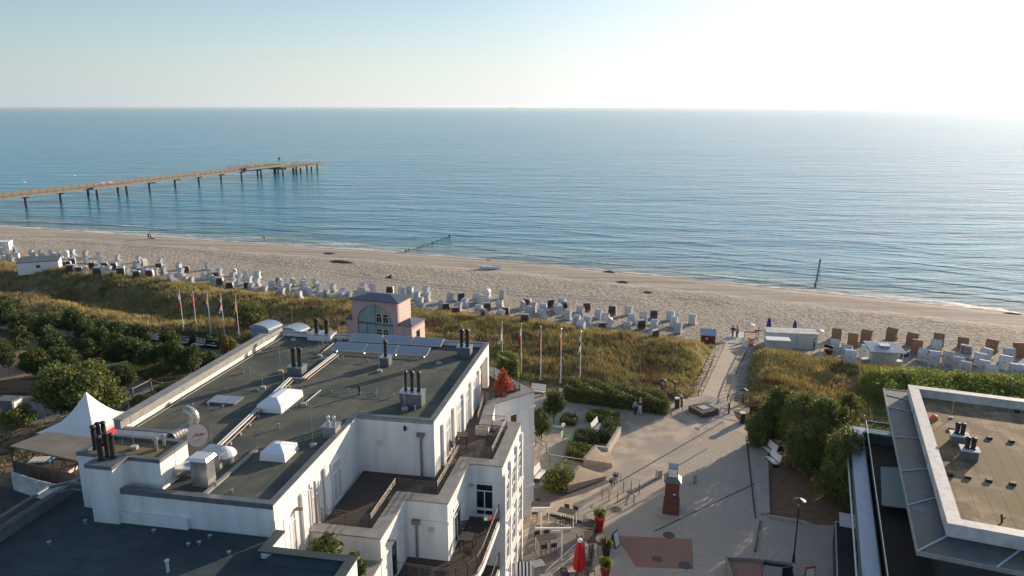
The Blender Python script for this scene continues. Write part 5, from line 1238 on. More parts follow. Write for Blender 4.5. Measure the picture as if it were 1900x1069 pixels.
for x in (-.85, 0, .85): MB().box(x - .38, x + .38, -1.14, -1.10, .1, 2.3).build('door', M['chair_white'], cb)
for x in (-1.85, 1.85): MB().tube((x, -1.5, -.2), (x, -1.5, 2.5), .05).build('post', M['white'], cb)
for i, (x, y, d) in enumerate(((1604, 676, 'left'), (1663, 680, 'right'))):
    o = MB().box(-.55, .55, -.4, .4, 0, .75).mt(1).box(-.57, .57, -.42, .42, .75, .8).build('storage_chest', [M['white_dirty'], M['white']]); o.location = hit(x, y); tag(o, 'white storage chest standing %s of the striped cabin doors' % d, 'chest')
o = MB().box(-.4, .4, -.25, .25, 0, .45).build('blue_crate', M['blue']); o.location = hit(1678, 661); tag(o, 'small blue crate on the sand right of the striped cabin', 'crate')
o = MB().lathe([(.3, 0), (.34, .9), (.36, .92), (.30, 1.0)], 12).build('cyan_bin', M['cyan']); o.location = hit(1463, 656); tag(o, 'bright blue bin at the corner of the pale kiosk box', 'bin')
t = thing('boat', 'white rowing boat pulled up alone on the open sand', 'boat', hit(910, 500), R(8))
sec = [(-1.9, .45, .75), (-1.2, .72, .62), (0, .8, .55), (1.0, .66, .62), (1.8, .25, .9)]
mb = MB(); vs = []
for x, w_, z in sec: vs += [(x, -w_, z), (x, -w_ * .6, .08), (x, w_ * .6, .08), (x, w_, z), (x, w_ * .8, z), (x, w_ * .5, .2), (x, -w_ * .5, .2), (x, -w_ * .8, z)]
fs = []
for i in range(4):
    for j in range(8): fs.append((i * 8 + j, (i + 1) * 8 + j, (i + 1) * 8 + (j + 1) % 8, i * 8 + (j + 1) % 8))
fs += [tuple(range(8)), tuple(range(39, 31, -1))]; mb.add(vs, fs).build('hull', M['white'], t); MB().box(-.15, .15, -.62, .62, .42, .48).build('thwart', M['white'], t); MB().box(-1.25, -.95, -.55, .55, .45, .51).build('thwart', M['white'], t)
t.scale = (1.25, 1.25, 1.25)
for x, y, s_, d in ((633, 486, (2.8, 1.2, .35), 'large dark hump of seaweed on the sand above the pavilion'), (612, 471, (1.6, .8, .25), 'smaller dark hump just beyond the large seaweed hump'), (545, 453, (1.3, .6, .35), 'dark heap at the waterline left of the first groyne'), (283, 443, (.9, .5, .25), 'little dark heap beside the red-clothed group at the waterline'), (906, 483, (.7, .4, .2), 'thin dark clump just beyond the white boat'), (1130, 506, (1.3, .7, .45), 'brown heap with pale top near the middle of the waterline'), (1155, 524, (1.2, .6, .3), 'dark flat clump on raked sand right of centre'), (1418, 527, (1.0, .5, .3), 'dark heap at the waterline left of the right groyne'), (1783, 563, (1.1, .5, .45), 'dark mound at the waterline towards the right edge'), (1858, 568, (.8, .4, .3), 'rightmost dark mound at the waterline'), (1877, 583, (1.5, .7, .3), 'dark hump on the raked sand by the right edge'), (1202, 543, (.9, .5, .2), 'small dark tuft on open sand right of centre')):
    mb = MB(); k = 14; vs = [(0, 0, 1)]; rs = random.Random(x)
    for rr, z in ((.45, .8), (.8, .4), (1.05, -.15)):
        for i in range(k): a_ = i * math.tau / k; q = rr * rs.uniform(.8, 1.2); vs.append((q * math.cos(a_), q * math.sin(a_), z * rs.uniform(.7, 1.1)))
    fs = [(0, 1 + i, 1 + (i + 1) % k) for i in range(k)] + [(1 + r * k + i, 1 + (r + 1) * k + i, 1 + (r + 1) * k + (i + 1) % k, 1 + r * k + (i + 1) % k) for r in range(2) for i in range(k)]
    o = mb.add(vs, fs).build('seaweed_heap', M['seaweed'], None, True); o.location = hit(x, y); o.scale = s_; o.rotation_euler = (0, 0, R(-20)); tag(o, d, 'seaweed heap', 'seaweed heaps on the beach')

# parasols, tables near the kiosk
def parasol(name, label, loc, m, h=2.3, r=.17, white_top=False):
    t = thing(name, label, 'parasol', loc)
    MB().tube((0, 0, 0), (0, 0, h), .03, 8).lathe([(.28, 0), (.28, .07)], 12).build('pole', M['metal'], t)
    k = 20; prof = [(r * .55, h * .30), (r * 1.0, h * .36), (r * .95, h * .55), (r * .7, h * .8), (r * .45, h * .95), (.03, h)]; vs = []
    for q, z in prof:
        for i in range(k): a_ = i * math.tau / k; f = 1 + .22 * math.cos(a_ * 6) * (1 if z < h * .9 else .3); vs.append((q * f * math.cos(a_), q * f * math.sin(a_), z))
    MB().add(vs, [(j * k + i, j * k + (i + 1) % k, (j + 1) * k + (i + 1) % k, (j + 1) * k + i) for j in range(len(prof) - 1) for i in range(k)]).build('folded_canopy', m, t)
    if white_top: MB().lathe([(r * .45, h * .95), (r * .5, h * .975), (r * .45, h), (.02, h + .04)], 12).build('top_cap', M['white'], t)
    return t
parasol('blue_parasol', 'closed dark blue parasol behind the left end of the white kiosk', hit(1425, 622), M['blue'], 2.7, .3)
parasol('blue_parasol', 'closed dark blue parasol behind the middle of the white kiosk', hit(1473, 624), M['blue'], 2.4, .27)
def open_parasol(label, loc, m, r=1.1, h=2.1):
    t = thing('open_parasol', label, 'parasol', loc); MB().tube((0, 0, 0), (0, 0, h), .025, 6).build('pole', M['metal'], t)
    k = 8; MB().add([(0, 0, h + .1)] + [(r * math.cos(i * math.tau / k), r * math.sin(i * math.tau / k), h - .22) for i in range(k)], [(0, 1 + i, 1 + (i + 1) % k) for i in range(k)]).build('canopy', m, t)
open_parasol('small pale parasol open on the sand above the red table', hit(1390, 618), M['white'], .8, 1.5)
open_parasol('small pale parasol open right of the white kiosk', hit(1518, 622), M['white'], .8, .9)
t = table('red_table', 'red topped stall table on the sand beside the path mouth', hit(1392, 628)[:2], R(-5), hit(1392, 628).z, 1.7, .6, 1.0, 'red', 'metal')
t = thing('wayfinding_cross', 'rusty brown cross-shaped signpost left of the white kiosk', 'signpost', hit(1406, 634)); MB().tube((0, 0, 0), (0, 0, 2.1), .05).build('post', M['oldwood'], t); MB().box(-.55, .55, -.05, .05, 1.55, 1.7).build('arm', M['oldwood'], t)
for x, y, m_, d in ((1391, 642, 'orange', 'orange slatted beach seat at the end of the dune fence'), (1382, 644, 'white', 'white panel leaning beside the orange slatted seat')):
    p = hit(x, y); t = thing('slatted_seat', d, 'seat', p, R(-30)); MB().box(-.4, .4, -.3, .3, 0, .4).build('seat', M[m_], t)
    for i in range(5): MB().box(-.4 + i * .17, -.28 + i * .17, .28, .33, .4, 1.0).build('slat', M[m_], t)
for x, y, d in ((1533, 656, 'left'), (1540, 658, 'right')):
    o = MB().lathe([(.25, 0), (.3, .5), (.28, .6)], 10).mt(1).lathe([(.34, .9), (.36, 1.2), (.2, 1.3)], 10).build('flower_tub', [M['redwood'], M['rubber']]); o.location = hit(x, y); tag(o, 'dark tub on a reddish box, the %s of two at the kiosk deck corner' % d, 'tub')
sheetp = [at(1466, 651, 2.3), at(1533, 653, 2.3), at(1526, 664, 2.3), at(1474, 661, 2.3)]
zz_ = 2.3; o = MB().prism([p[:2] for p in sheetp], zz_ - .3, zz_).build('kiosk_deck', M['wood']); tag(o, 'small grey wooden deck in shade in front of the white kiosk', 'deck')

# flag poles
def flagpole(px, py, top, cols, label, grp, dr=.26):
    p = hit(px, py); p.z = max(p.z, 3.9); H = max(4, zat(top, p.y) - p.z)
    t = thing('flagpole', label, 'flagpole', p, 0, grp); MB().tube((0, 0, 0), (0, 0, H), .06, 8, .035).lathe([(.12, 0), (.12, .3)], 8).build('pole', M['white'], t)
    MB().lathe([(.05, H), (.06, H + .06), (.01, H + .12)], 8).build('finial', M['metal'], t)
    for i, c in enumerate(cols):
        k = 7; z1 = H - .25 - 1.9 * i / len(cols) * 1.0; z0 = H - .25 - 1.9 * (i + 1) / len(cols); vs = []
        for z in (z1, z0):
            for j in range(k):
                u = j / (k - 1); sag = (H - .25 - z) / 1.9
                vs.append((-.04 - u * dr * (1.0 + .5 * sag) * (.55 + .45 * sag), .09 * math.sin(u * 9 + sag * 2), z - u * .45))
        MB().add(vs, [(j, j + 1, k + j + 1, k + j) for j in range(k - 1)]).build('flag', M[c], t)
fl = [((341, 616), 538, ('white', 'red'), 'white over red'), ((366, 621), 540, ('red', 'red'), 'plain red'), ((392, 624), 542, ('blue2', 'yellow', 'blue2'), 'blue and yellow'), ((417, 624), 546, ('white', 'red', 'white'), 'white with a little red'), ((444, 628), 548, ('orange', 'yellow'), 'orange and yellow')]
for (b_, ty, c, d) in fl: flagpole(b_[0], b_[1], ty, c, 'white flagpole with a limp %s flag in the left row' % d, 'flagpoles on the promenade left')
fr_ = [((932, 690), 598, ('yellow', 'white'), 'pale yellow'), ((967, 700), 602, ('white', 'red'), 'white and red'), ((1003, 705), 607, ('redwood', 'red'), 'deep red'), ((1040, 711), 611, ('white', 'red', 'redwood'), 'white above red and maroon'), ((1076, 715), 616, ('white', 'black', 'white'), 'black and white')]
for (b_, ty, c, d) in fr_: flagpole(b_[0], b_[1], ty, c, 'white flagpole with a limp %s flag beside the hotel' % d, 'flagpoles beside the hotel', .2)

# ------------------------------------------------------------ people
def skinned(name, verts, edges, radii, m, parent, sub=1):
    me = bpy.data.meshes.new(name); me.from_pydata(verts, edges, []); o = bpy.data.objects.new(name, me); col.objects.link(o); o.parent = parent
    md = o.modifiers.new('skin', 'SKIN'); md.use_smooth_shade = True
    for v, r in zip(me.skin_vertices[0].data, radii): v.radius = r if hasattr(r, '__len__') else (r, r)
    me.skin_vertices[0].data[0].use_root = True
    s_ = o.modifiers.new('sub', 'SUBSURF'); s_.levels = sub; s_.render_levels = sub; me.materials.append(m); return o
def person(loc, rz, label, top, bottom, hair='hair', hgt=1.72, stride=.18, arms='down', group=None, coat=False):
    t = thing('person', label, 'person', loc, rz, group); s = hgt / 1.72
    hipz, kz, sh, nk = .92, .48, 1.40, 1.48
    fx = stride
    ey_ = {'down': ((.24, .0, 1.12), (.26, .08, .86)), 'phone': ((.24, .04, 1.14), (.10, .28, 1.32)), 'swing': ((.24, -.08, 1.12), (.24, -.16, .88))}[arms]
    ey2 = {'down': ((-.24, .0, 1.12), (-.26, .06, .86)), 'phone': ((-.24, .04, 1.14), (-.10, .28, 1.32)), 'swing': ((-.24, .10, 1.13), (-.22, .24, .93))}[arms]
    V_ = [(0, 0, .95), (0, 0, 1.15), (0, 0, 1.36), (0, 0, 1.48), (0, .02, 1.57), (0, .03, 1.66), (0, .01, 1.72),
          (.19, 0, 1.38), ey_[0], ey_[1], (-.19, 0, 1.38), ey2[0], ey2[1],
          (.09, 0, .88), (.10, fx * .6, .48), (.10, fx * .35, .08), (.10, fx * .35 + .15, .04), (-.09, 0, .88), (-.10, -fx * .3, .48), (-.10, -fx, .09), (-.10, -fx + .15, .05)]
    E_ = [(0, 1), (1, 2), (2, 3), (3, 4), (4, 5), (5, 6), (2, 7), (7, 8), (8, 9), (2, 10), (10, 11), (11, 12), (0, 13), (13, 14), (14, 15), (15, 16), (0, 17), (17, 18), (18, 19), (19, 20)]
    R_ = [.13, .12, .13, .055, .085, .10, .06, .06, .045, .04, .06, .045, .04, .085, .06, .045, .04, .085, .06, .045, .04]
    V_ = [tuple(Vector(v) * s) for v in V_]
    skinned('body', V_, E_, [r * s for r in R_], M['skin'], t)
    lo = [0, 1, 2, 7, 8, 10, 11]; 
    def sub(idx, edges, grow, m, nm):
        vs = [V_[i] for i in idx]; es = [(idx.index(a), idx.index(b)) for a, b in edges]; skinned(nm, vs, es, [R_[i] * s + grow for i in idx], M[m], t)
    up = [0, 1, 2, 7, 8, 9, 10, 11, 12]
    vs = [V_[i] for i in up]; vs[5] = tuple(Vector(V_[8]).lerp(Vector(V_[9]), .75)); vs[8] = tuple(Vector(V_[11]).lerp(Vector(V_[12]), .75))
    es = [(0, 1), (1, 2), (2, 3), (3, 4), (4, 5), (2, 6), (6, 7), (7, 8)]
    skinned('jacket' if coat else 'shirt', vs, es, [R_[i] * s + (.035 if coat else .018) for i in up], M[top], t)
    sub([0, 13, 14, 15, 17, 18, 19], [(0, 13), (13, 14), (14, 15), (0, 17), (17, 18), (18, 19)], .022, bottom, 'trousers')
    hs = s; MB().lathe([(.09 * hs, 1.60 * hs), (.112 * hs, 1.66 * hs), (.10 * hs, 1.73 * hs), (.05 * hs, 1.775 * hs), (.01, 1.785 * hs)], 12, (0, -.015, 0)).build('hair', M[hair], t, True)
    return t
g4 = lambda x, y: at(x, y, GZ)
person(g4(1178, 771), R(20), 'person in a light blue shirt and dark trousers standing on the plaza by the hedge', 'blueshirt', 'jeans', 'hair', 1.66, .05)
person(g4(1187, 770), R(-15), 'person in a dark maroon top and pale trousers lifting something to the face', 'maroon', 'pale', 'hairb', 1.78, .08, 'phone')
person(hit(1359, 626), R(0), 'person in a dark coat walking onto the beach along the pale mat', 'jeans', 'grey', 'hair', 1.75, .25, 'swing', coat=True)
person(hit(1367, 627), R(-10), 'person in a grey jacket with a dark bag walking on the pale mat', 'grey', 'jeans', 'hair', 1.70, .25, 'swing')
person(hit(276, 444), R(160), 'dark-clothed person at the left of the small group at the waterline', 'jeans', 'jeans', 'hair', 1.7, .1)
person(hit(280, 444), R(120), 'person in bright red at the waterline on the left', 'red', 'jeans', 'hair', 1.75, .2)
person(hit(491, 449), R(200), 'bare-shouldered bather standing in the edge of the surf', 'skin', 'skin', 'hairb', 1.75, .3)
person(hit(1510, 651), R(60), 'dark-clothed person standing at the right end of the white kiosk', 'jeans', 'jeans', 'hair', 1.7, .05)
person(g4(1106, 984), R(-100), 'person in a red and white top seated low behind the red flower pot', 'red', 'jeans', 'hair', 1.45, .1)

# ------------------------------------------------------------ plaza furniture
c = thing('clock_tower', 'slim red brick clock pillar with a white clock cube on the plaza', 'clock tower', g4(1245, 951), R(-14))
MB().box(-1.0, .95, -.8, .8, 0, .10).build('plinth', M['concrete'], c)
HB = zat(890, c.location.y) - GZ
MB().box(-.60, .60, -.55, .55, .10, .95).box(-.52, .52, -.48, .48, .95, HB).build('brick_shaft', M['brick'], c)
nb_c = 0
bm_ = MB()
for r_ in range(int((HB - .1) / .082)):
    z = .1 + r_ * .082; W_ = .60 if z < .95 else .52; D2 = .55 if z < .95 else .48
    bm_.box(-W_ - .006, W_ + .006, -D2 - .006, D2 + .006, z + .006, z + .074)
bm_.build('brick_courses', M['brick'], c)['kind'] = 'stuff'
MB().add([(-.66, -.62, HB), (.66, -.62, HB), (.66, .62, HB), (-.66, .62, HB), (-.38, -.34, HB + .32), (.38, -.34, HB + .32), (.38, .34, HB + .32), (-.38, .34, HB + .32)], [(0, 1, 5, 4), (1, 2, 6, 5), (2, 3, 7, 6), (3, 0, 4, 7), (4, 5, 6, 7), (3, 2, 1, 0)]).build('slate_cap', M['coping_dark'], c)
HC = HB + .32
MB().box(-.34, .34, -.30, .30, HC, HC + .74).build('clock_case', M['coping_dark'], c)
def dial(y, s_=1):
    d = MB().box(-.30, .30, y - .012, y + .012, HC + .05, HC + .67).build('clock_face', M['white'], c)
    hd = MB(); cz = HC + .36; yy = y - .018 * s_
    for i in range(12):
        a_ = i * math.tau / 12; q = .235; hd.box(-.012, .012, -.004, .004, -.03, .03) if False else None
        x0, z0 = math.sin(a_) * .21, math.cos(a_) * .21; x1, z1 = math.sin(a_) * .265, math.cos(a_) * .265
        hd.tube((x0, yy, cz + z0), (x1, yy, cz + z1), .013, 4)
    hd.tube((0, yy, cz), (-.03, yy, cz - .14), .016, 4).tube((0, yy, cz), (-.18, yy, cz - .05), .011, 4)
    hd.build('hands_and_marks', M['black'], d)
dial(-.315); 
d = MB().box(.345, .365, -.26, .26, HC + .05, HC + .67).build('clock_face', M['white'], c)
MB().add([(-.36, -.33, HC + .74), (.36, -.33, HC + .74), (.36, .33, HC + .74), (-.36, .33, HC + .74), (-.36, 0, HC + 1.02), (.36, 0, HC + 1.02)], [(0, 1, 5, 4), (2, 3, 4, 5), (3, 0, 4), (1, 2, 5)]).build('glass_gable', M['tin_blue'], c)
MB().box(.02, .34, -.505, -.485, HB * .52, HB * .52 + .5).build('information_plate', M['jeans'], c); MB().box(.08, .28, -.51, -.506, HB * .52 + .32, HB * .52 + .42).build('plate_heading', M['white'], c)
for x, y, d in ((1222, 887, 'left'), (1286, 896, 'right')):
    o = MB().box(-.20, .20, -.20, .20, 0, .72, taper=.01).box(-.21, .21, -.21, .21, .72, .75).build('stone_bollard', M['concrete']); o.location = g4(x, y); o.rotation_euler = (0, 0, .4); tag(o, 'square stone bollard just beyond the clock pillar, the %s of the two' % d, 'bollard', 'stone bollards behind the clock')
for i, (x, y) in enumerate(((1117, 922), (1130, 926), (1146, 927), (1157, 909), (1171, 911), (1186, 914), (1176, 934))):
    p = g4(x, y); o = MB().path([(-.0, -.32, 0), (0, -.32, .72), (0, -.24, .82), (0, .24, .82), (0, .32, .72), (0, .32, 0)], .032, 6).build('bicycle_stand', M['coping_dark']); o.location = p; o.rotation_euler = (0, 0, R(-8)); tag(o, ordn[i] + ('leftmost' if i < 6 else 'last') + ' steel hoop of the bicycle stands on the cobbles' if i < 6 else 'steel hoop stand right beside the second bicycle', 'bicycle stand', 'bicycle stands')
def bicycle(loc, rz, label, basket=False):
    t = thing('bicycle', label, 'bicycle', loc, rz)
    for x in (-.52, .52):
        vs = []; fs = []; k = 20
        for i in range(k):
            a_ = i * math.tau / k
            for dr_, dy in ((.0, -.02), (.025, 0), (0, .02), (-.025, 0)): vs.append((x + (.34 + dr_) * math.cos(a_), dy, .36 + (.34 + dr_) * math.sin(a_)))
        for i in range(k):
            for j in range(4): fs.append((i * 4 + j, i * 4 + (j + 1) % 4, ((i + 1) % k) * 4 + (j + 1) % 4, ((i + 1) % k) * 4 + j))
        wv_ = MB().add(vs, fs).build('wheel', M['rubber'], t)
        sp2 = MB(); 
        for i in range(8): a_ = i * math.tau / 8; sp2.tube((x, 0, .36), (x + .32 * math.cos(a_), 0, .36 + .32 * math.sin(a_)), .004, 3, caps=False)
        sp2.build('spokes', M['metal'], wv_)
    MB().path([(-.52, 0, .36), (-.15, 0, .82), (.36, 0, .84), (.05, 0, .33), (-.52, 0, .36)], .018, 6).path([(.05, 0, .33), (-.18, 0, .92)], .018, 6).path([(.34, 0, .95), (.52, 0, .36)], .018, 6).build('frame', M['coping_dark'], t)
    MB().box(-.32, -.06, -.07, .07, .92, .98, taper=.02).build('saddle', M['rubber'], t)
    MB().path([(.28, -.27, 1.02), (.36, -.12, 1.05), (.34, 0, 1.0), (.36, .12, 1.05), (.28, .27, 1.02)], .014, 6).build('handlebar', M['metal'], t)
    if basket: MB().box(.36, .62, -.18, .18, .8, 1.02, taper=-.03).build('basket', M['black'], t); MB().box(-.7, -.4, -.15, .15, .75, 1.0).build('pannier', M['rubber'], t)
    return t
bicycle(g4(1138, 905), R(62), 'bicycle with black bags at the far end of the bicycle stands', True); bicycle(g4(1165, 930), R(70), 'bare bicycle leaning at the near end of the bicycle stands')
bicycle(g4(1143, 899), R(55), 'dark bicycle tucked behind the one with black bags')

# curved slatted wooden loungers (quarter-round decks)
def wedge(label, apex, arc_pts, z_low, z_high, back):
    """sloping plank deck: straight high back edge, curved low front"""
    A = [at(x, y, GZ) for x, y in back]; C_ = [at(x, y, GZ) for x, y in arc_pts]; o0 = A[0]
    t = thing('wooden_lounge_deck', label, 'wooden deck', o0)
    k = 14
    def lerp_line(P_, u):
        u *= (len(P_) - 1); i = min(int(u), len(P_) - 2); return P_[i].lerp(P_[i + 1], u - i)
    for i in range(k):
        u0, u1 = i / k + .009, (i + 1) / k - .009; q = []
        for u in (u0, u1): a_ = lerp_line(A, u) - o0; b_ = lerp_line(C_, u) - o0; q.append((a_, b_))
        (a0, b0), (a1, b1) = q; za = z_high; vs = []
        for dz in (-.06, 0): vs += [(a0.x, a0.y, za + dz), (b0.x, b0.y, z_low + dz), (b1.x, b1.y, z_low + dz), (a1.x, a1.y, za + dz)]
        MB().add(vs, [(0, 1, 2, 3), (7, 6, 5, 4), (0, 4, 5, 1), (1, 5, 6, 2), (2, 6, 7, 3), (3, 7, 4, 0)]).build('plank', M['wood'], t)
    mb = MB(); P1 = [p - o0 for p in A]; P2 = [p - o0 for p in C_]
    loop = P1 + P2[::-1]; zs_ = [z_high - .065] * len(P1) + [z_low - .065] * len(P2); n_ = len(loop)
    mb.add([(p.x, p.y, 0) for p in loop] + [(p.x, p.y, z) for p, z in zip(loop, zs_)], [(i, (i + 1) % n_, n_ + (i + 1) % n_, n_ + i) for i in range(n_)] + [tuple(range(n_, 2 * n_))]); mb.build('skirt', M['wood'], t)
    d = (P1[-1] - P1[0]).normalized(); nn_ = Vector((-d.y, d.x, 0)); nn_ = nn_ if nn_.x < 0 else -nn_
    MB().prism([(P1[0] + nn_ * .02)[:2], (P1[-1] + nn_ * .02)[:2], (P1[-1] + nn_ * .22)[:2], (P1[0] + nn_ * .22)[:2]], 0, z_high + .12).build('backrest_wall', M['pierwood'], t)
wedge('upper curved wooden lounge deck with a lit end on the plaza edge', None, [(1136, 868), (1137, 860), (1131, 845), (1115, 838)], .38, .78, [(1086, 868), (1092, 860), (1099, 852), (1107, 843)])
wedge('lower curved wooden lounge deck beside the round green bush', None, [(1125, 889), (1123, 886), (1118, 884), (1100, 880)], .28, .62, [(1053, 914), (1062, 900), (1069, 890), (1077, 878)])

# lamps
def street_lamp(x, y, top, label):
    p = g4(x, y) if y > 740 else hit(x, y); H = zat(top, p.y) - p.z; t = thing('street_lamp', label, 'street lamp', p, 0, 'dark disc street lamps')
    MB().tube((0, 0, 0), (0, 0, H - .3), .06, 8, .045).lathe([(.11, 0), (.09, .6), (.06, .65)], 8).build('post', M['black'], t)
    MB().lathe([(.10, H - .5), (.12, H - .3), (.10, H - .1)], 10).build('lantern', M['metal'], t)
    MB().lathe([(.42, H - .1), (.40, H - .06), (.12, H + .06), (.03, H + .12)], 16).build('disc_shade', M['rail'], t)
street_lamp(1472, 1044, 927, 'tall dark lamp post with a disc shade by the brown planting bed'); street_lamp(1227, 748, 704, 'dark lamp post behind the right end of the clipped hedge'); street_lamp(1378, 748, 722, 'dark lamp post beside the fence right of the dune path')

# benches
def bench(loc, rz, label, grp='white curved benches', sc_=1.0, ln=1.6):
    t = thing('white_bench', label, 'bench', loc, rz, grp)
    for i in range(4): y = -.32 + i * .13; MB().box(-ln / 2, ln / 2, y, y + .115, .40 + .015 * (1 - i), .43 + .015 * (1 - i)).build('seat_slat', M['white'], t)
    for i in range(5): z = .50 + i * .12; MB().box(-ln / 2, ln / 2, .22 + i * .03, .25 + i * .03, z, z + .11).build('back_slat', M['white'], t)
    for s_ in (-1, 1): MB().box(s_ * ln * .4 - .03, s_ * ln * .4 + .03, -.3, .3, 0, .40).build('leg', M['rail'], t)
    return t
for i, (x, y) in enumerate(((24, 592), (53, 595), (110, 604), (135, 609), (239, 621), (290, 631), (340, 637), (370, 641), (394, 643), (443, 652))):
    bench(at(x, y + 3, 4.05), R(-22) + (.9 if i == 3 else 0), ordn[i] + 'leftmost white bench along the foot of the dune on the promenade', 'benches along the left promenade')
bench(g4(998, 732), R(-18), 'white bench just beyond the corner of the octagonal terrace'); bench(g4(1049, 742), R(-18), 'white bench by the end of the clipped hedge behind the tree')
bench(g4(1108, 800), R(65), 'white bench between two clipped hedge blocks', ln=1.9); bench(g4(1001, 888), R(65), 'white bench left of the round green bush')
b1 = bench(g4(1427, 843), R(-78), 'upper of the two white benches facing the shaded plaza', ln=1.5); bench(g4(1433, 862), R(-78), 'lower of the two white benches facing the shaded plaza', ln=1.5)

# hedges: boxy clipped blocks
def hedge(label, px, h, m='hedge', dens=170, name='hedge', lf=.10, cat='hedge'):
    P_ = [g4(x, y) for x, y in px]; o0 = P_[0]; t = thing(name, label, cat, o0)
    loc_ = [(p - o0)[:2] for p in P_]; MB().prism([tuple(p) for p in offs(ccw([tuple(q) for q in loc_]), .16)], 0, h - .14).build('stems', mat_hcore, t)
    pl_ = ccw([tuple(q) for q in loc_]); pts = []; n_ = len(pl_)
    for i in range(n_):
        a_ = Vector(pl_[i]); b_ = Vector(pl_[(i + 1) % n_]); L = (b_ - a_).length
        for _ in range(int(L * h * dens)): u = random.random(); q = a_.lerp(b_, u); pts.append((q.x + random.gauss(0, .07), q.y + random.gauss(0, .07), random.uniform(.05, h)))
    xs_ = [p[0] for p in pl_]; ys_ = [p[1] for p in pl_]; ar_ = (max(xs_) - min(xs_)) * (max(ys_) - min(ys_)); k = 0
    while k < ar_ * dens * 1.2:
        x = random.uniform(min(xs_), max(xs_)); y = random.uniform(min(ys_), max(ys_)); k += 1; c_ = False; j = n_ - 1
        for i in range(n_):
            if (pl_[i][1] > y) != (pl_[j][1] > y) and x < (pl_[j][0] - pl_[i][0]) * (y - pl_[i][1]) / (pl_[j][1] - pl_[i][1]) + pl_[i][0]: c_ = not c_
            j = i
        if c_: pts.append((x, y, h + random.gauss(0, .09) + .12 * math.sin(x * 3 + y * 2)))
    meshobj('leaves', leaf_mesh('leaves', np.array(pts), lf, M[m]), t); return t
mat_hcore = mat('dark_hedge_wood', (.03, .035, .015), .95)
hedge('long clipped hedge running along the plaza below the dune', [(1045, 745), (1240, 772), (1232, 752), (1060, 722)], 1.45)
hedge('small clipped hedge block left of the white garden bench', [(1088, 783), (1146, 790), (1148, 776), (1092, 770)], .7)
hedge('tall planted hedge inside the low corner wall', [(1112, 822), (1132, 824), (1148, 795), (1130, 790), (1118, 800)], 1.0, 'leaf')
hedge('low dark hedge in front of the corner wall', [(1064, 826), (1110, 830), (1108, 812), (1070, 808)], .75, 'leaf')
hedge('yellow-tipped hedge strip left of the upper wooden deck', [(1050, 852), (1092, 862), (1098, 842), (1056, 832)], .75)
hedge('small dark hedge between the two trees beside the hotel', [(1040, 788), (1066, 792), (1070, 778), (1046, 774)], .5, 'leaf')
hedge('green block of bushes behind the corner terrace', [(925, 703), (962, 706), (960, 690), (925, 686)], 2.3, 'reed')
t = thing('round_bush', 'big round green bush left of the lower wooden deck', 'bush', g4(1036, 906)); meshobj('foliage', leaf_mesh('foliage', crown_pts(5200, 1.65, 1.5, 1.25, .95, 20, 31), .12, M['hedge']), t); MB().tube((0, 0, 0), (0, 0, 1), .1).build('stem', M['bark'], t)
cw = thing('corner_wall', 'low pale wall around the planted corner beside the plaza', 'wall', (0, 0, 0))
A, B, C2, D2 = g4(1101, 842), g4(1128, 846), g4(1152, 806), g4(1156, 792)
wm = MB(); band(wm, [tuple(A[:2]), tuple(B[:2]), tuple(C2[:2])], .28, GZ, GZ + .75, False); wm.build('wall', M['concrete'], cw)
# walls and railings near the path mouth
def fence(name, label, pts, h, m='rail', rails=(1.0, .55), step=1.4, cat='railing', rr=.025, lattice=False):
    t = thing(name, label, cat, pts[0])
    o0 = Vector(pts[0])
    for a_, b_ in zip(pts[:-1], pts[1:]):
        a_ = Vector(a_) - o0; b_ = Vector(b_) - o0
        k = max(1, round((b_ - a_).length / step))
        for i in range(k + 1): p = a_.lerp(b_, i / k); MB().tube((p.x, p.y, p.z), (p.x, p.y, p.z + h), rr * 1.3, 6).build('post', M[m], t)
        for r in rails: MB().tube((a_.x, a_.y, a_.z + h * r), (b_.x, b_.y, b_.z + h * r), rr, 6).build('rail', M[m], t)
        if lattice:
            for i in range(k): p = a_.lerp(b_, i / k); q = a_.lerp(b_, (i + 1) / k); MB().tube((p.x, p.y, p.z + .1), (q.x, q.y, q.z + h * .95), rr * .7, 4).build('brace', M[m], t)
    return t
pl_ = [hit(x, y) for x, y in ((1296, 735), (1301, 718), (1310, 700), (1318, 682), (1326, 662))]
fence('path_fence', 'weathered wooden post fence along the left side of the dune path', pl_, .75, 'pierwood', (.9,), 1.5, 'fence', .05)
pl_ = [hit(x, y) for x, y in ((1350, 744), (1356, 722), (1364, 700), (1373, 678), (1384, 655))]
fence('path_fence', 'dark wooden post fence along the right side of the dune path', pl_, .75, 'oldwood', (.9,), 1.5, 'fence', .05)
fence('corner_railing', 'dark railing around the recess at the right end of the long hedge', [g4(1203, 741), g4(1262, 741), g4(1266, 762)], 1.0, 'rail', (1.0, .7, .4), 1.5, lattice=True)
fence('timber_railing', 'dark timber railing right of the dune path below the bushes', [g4(1352, 765), g4(1356, 748), g4(1412, 758)], 1.0, 'oldwood', (1.0, .7, .4), 1.5, lattice=True)
for x, y, d in ((1352, 767, 'at the near end of the timber railing'), (1264, 755, 'at the right corner of the dark corner railing'), (1252, 727, 'leaning in the grass behind the corner railing')):
    o = MB().box(-.08, .08, -.04, .04, 0, 1.15).mt(1).box(-.10, .10, -.3, .3, 1.15, 1.2).build('gate_post', [M['oldwood'], M['wood']]); o.location = g4(x, y) if y > 740 else hit(x, y); o.rotation_euler = (0, 0, .3); tag(o, 'pale topped wooden post ' + d, 'post')
fp = thing('wooden_seat_box', 'large square dark wooden box seat in the middle of the path mouth', 'box seat', g4(1305, 766), R(28))
MB().box(-1.05, 1.05, -1.05, 1.05, 0, .5).build('box', M['oldwood'], fp)
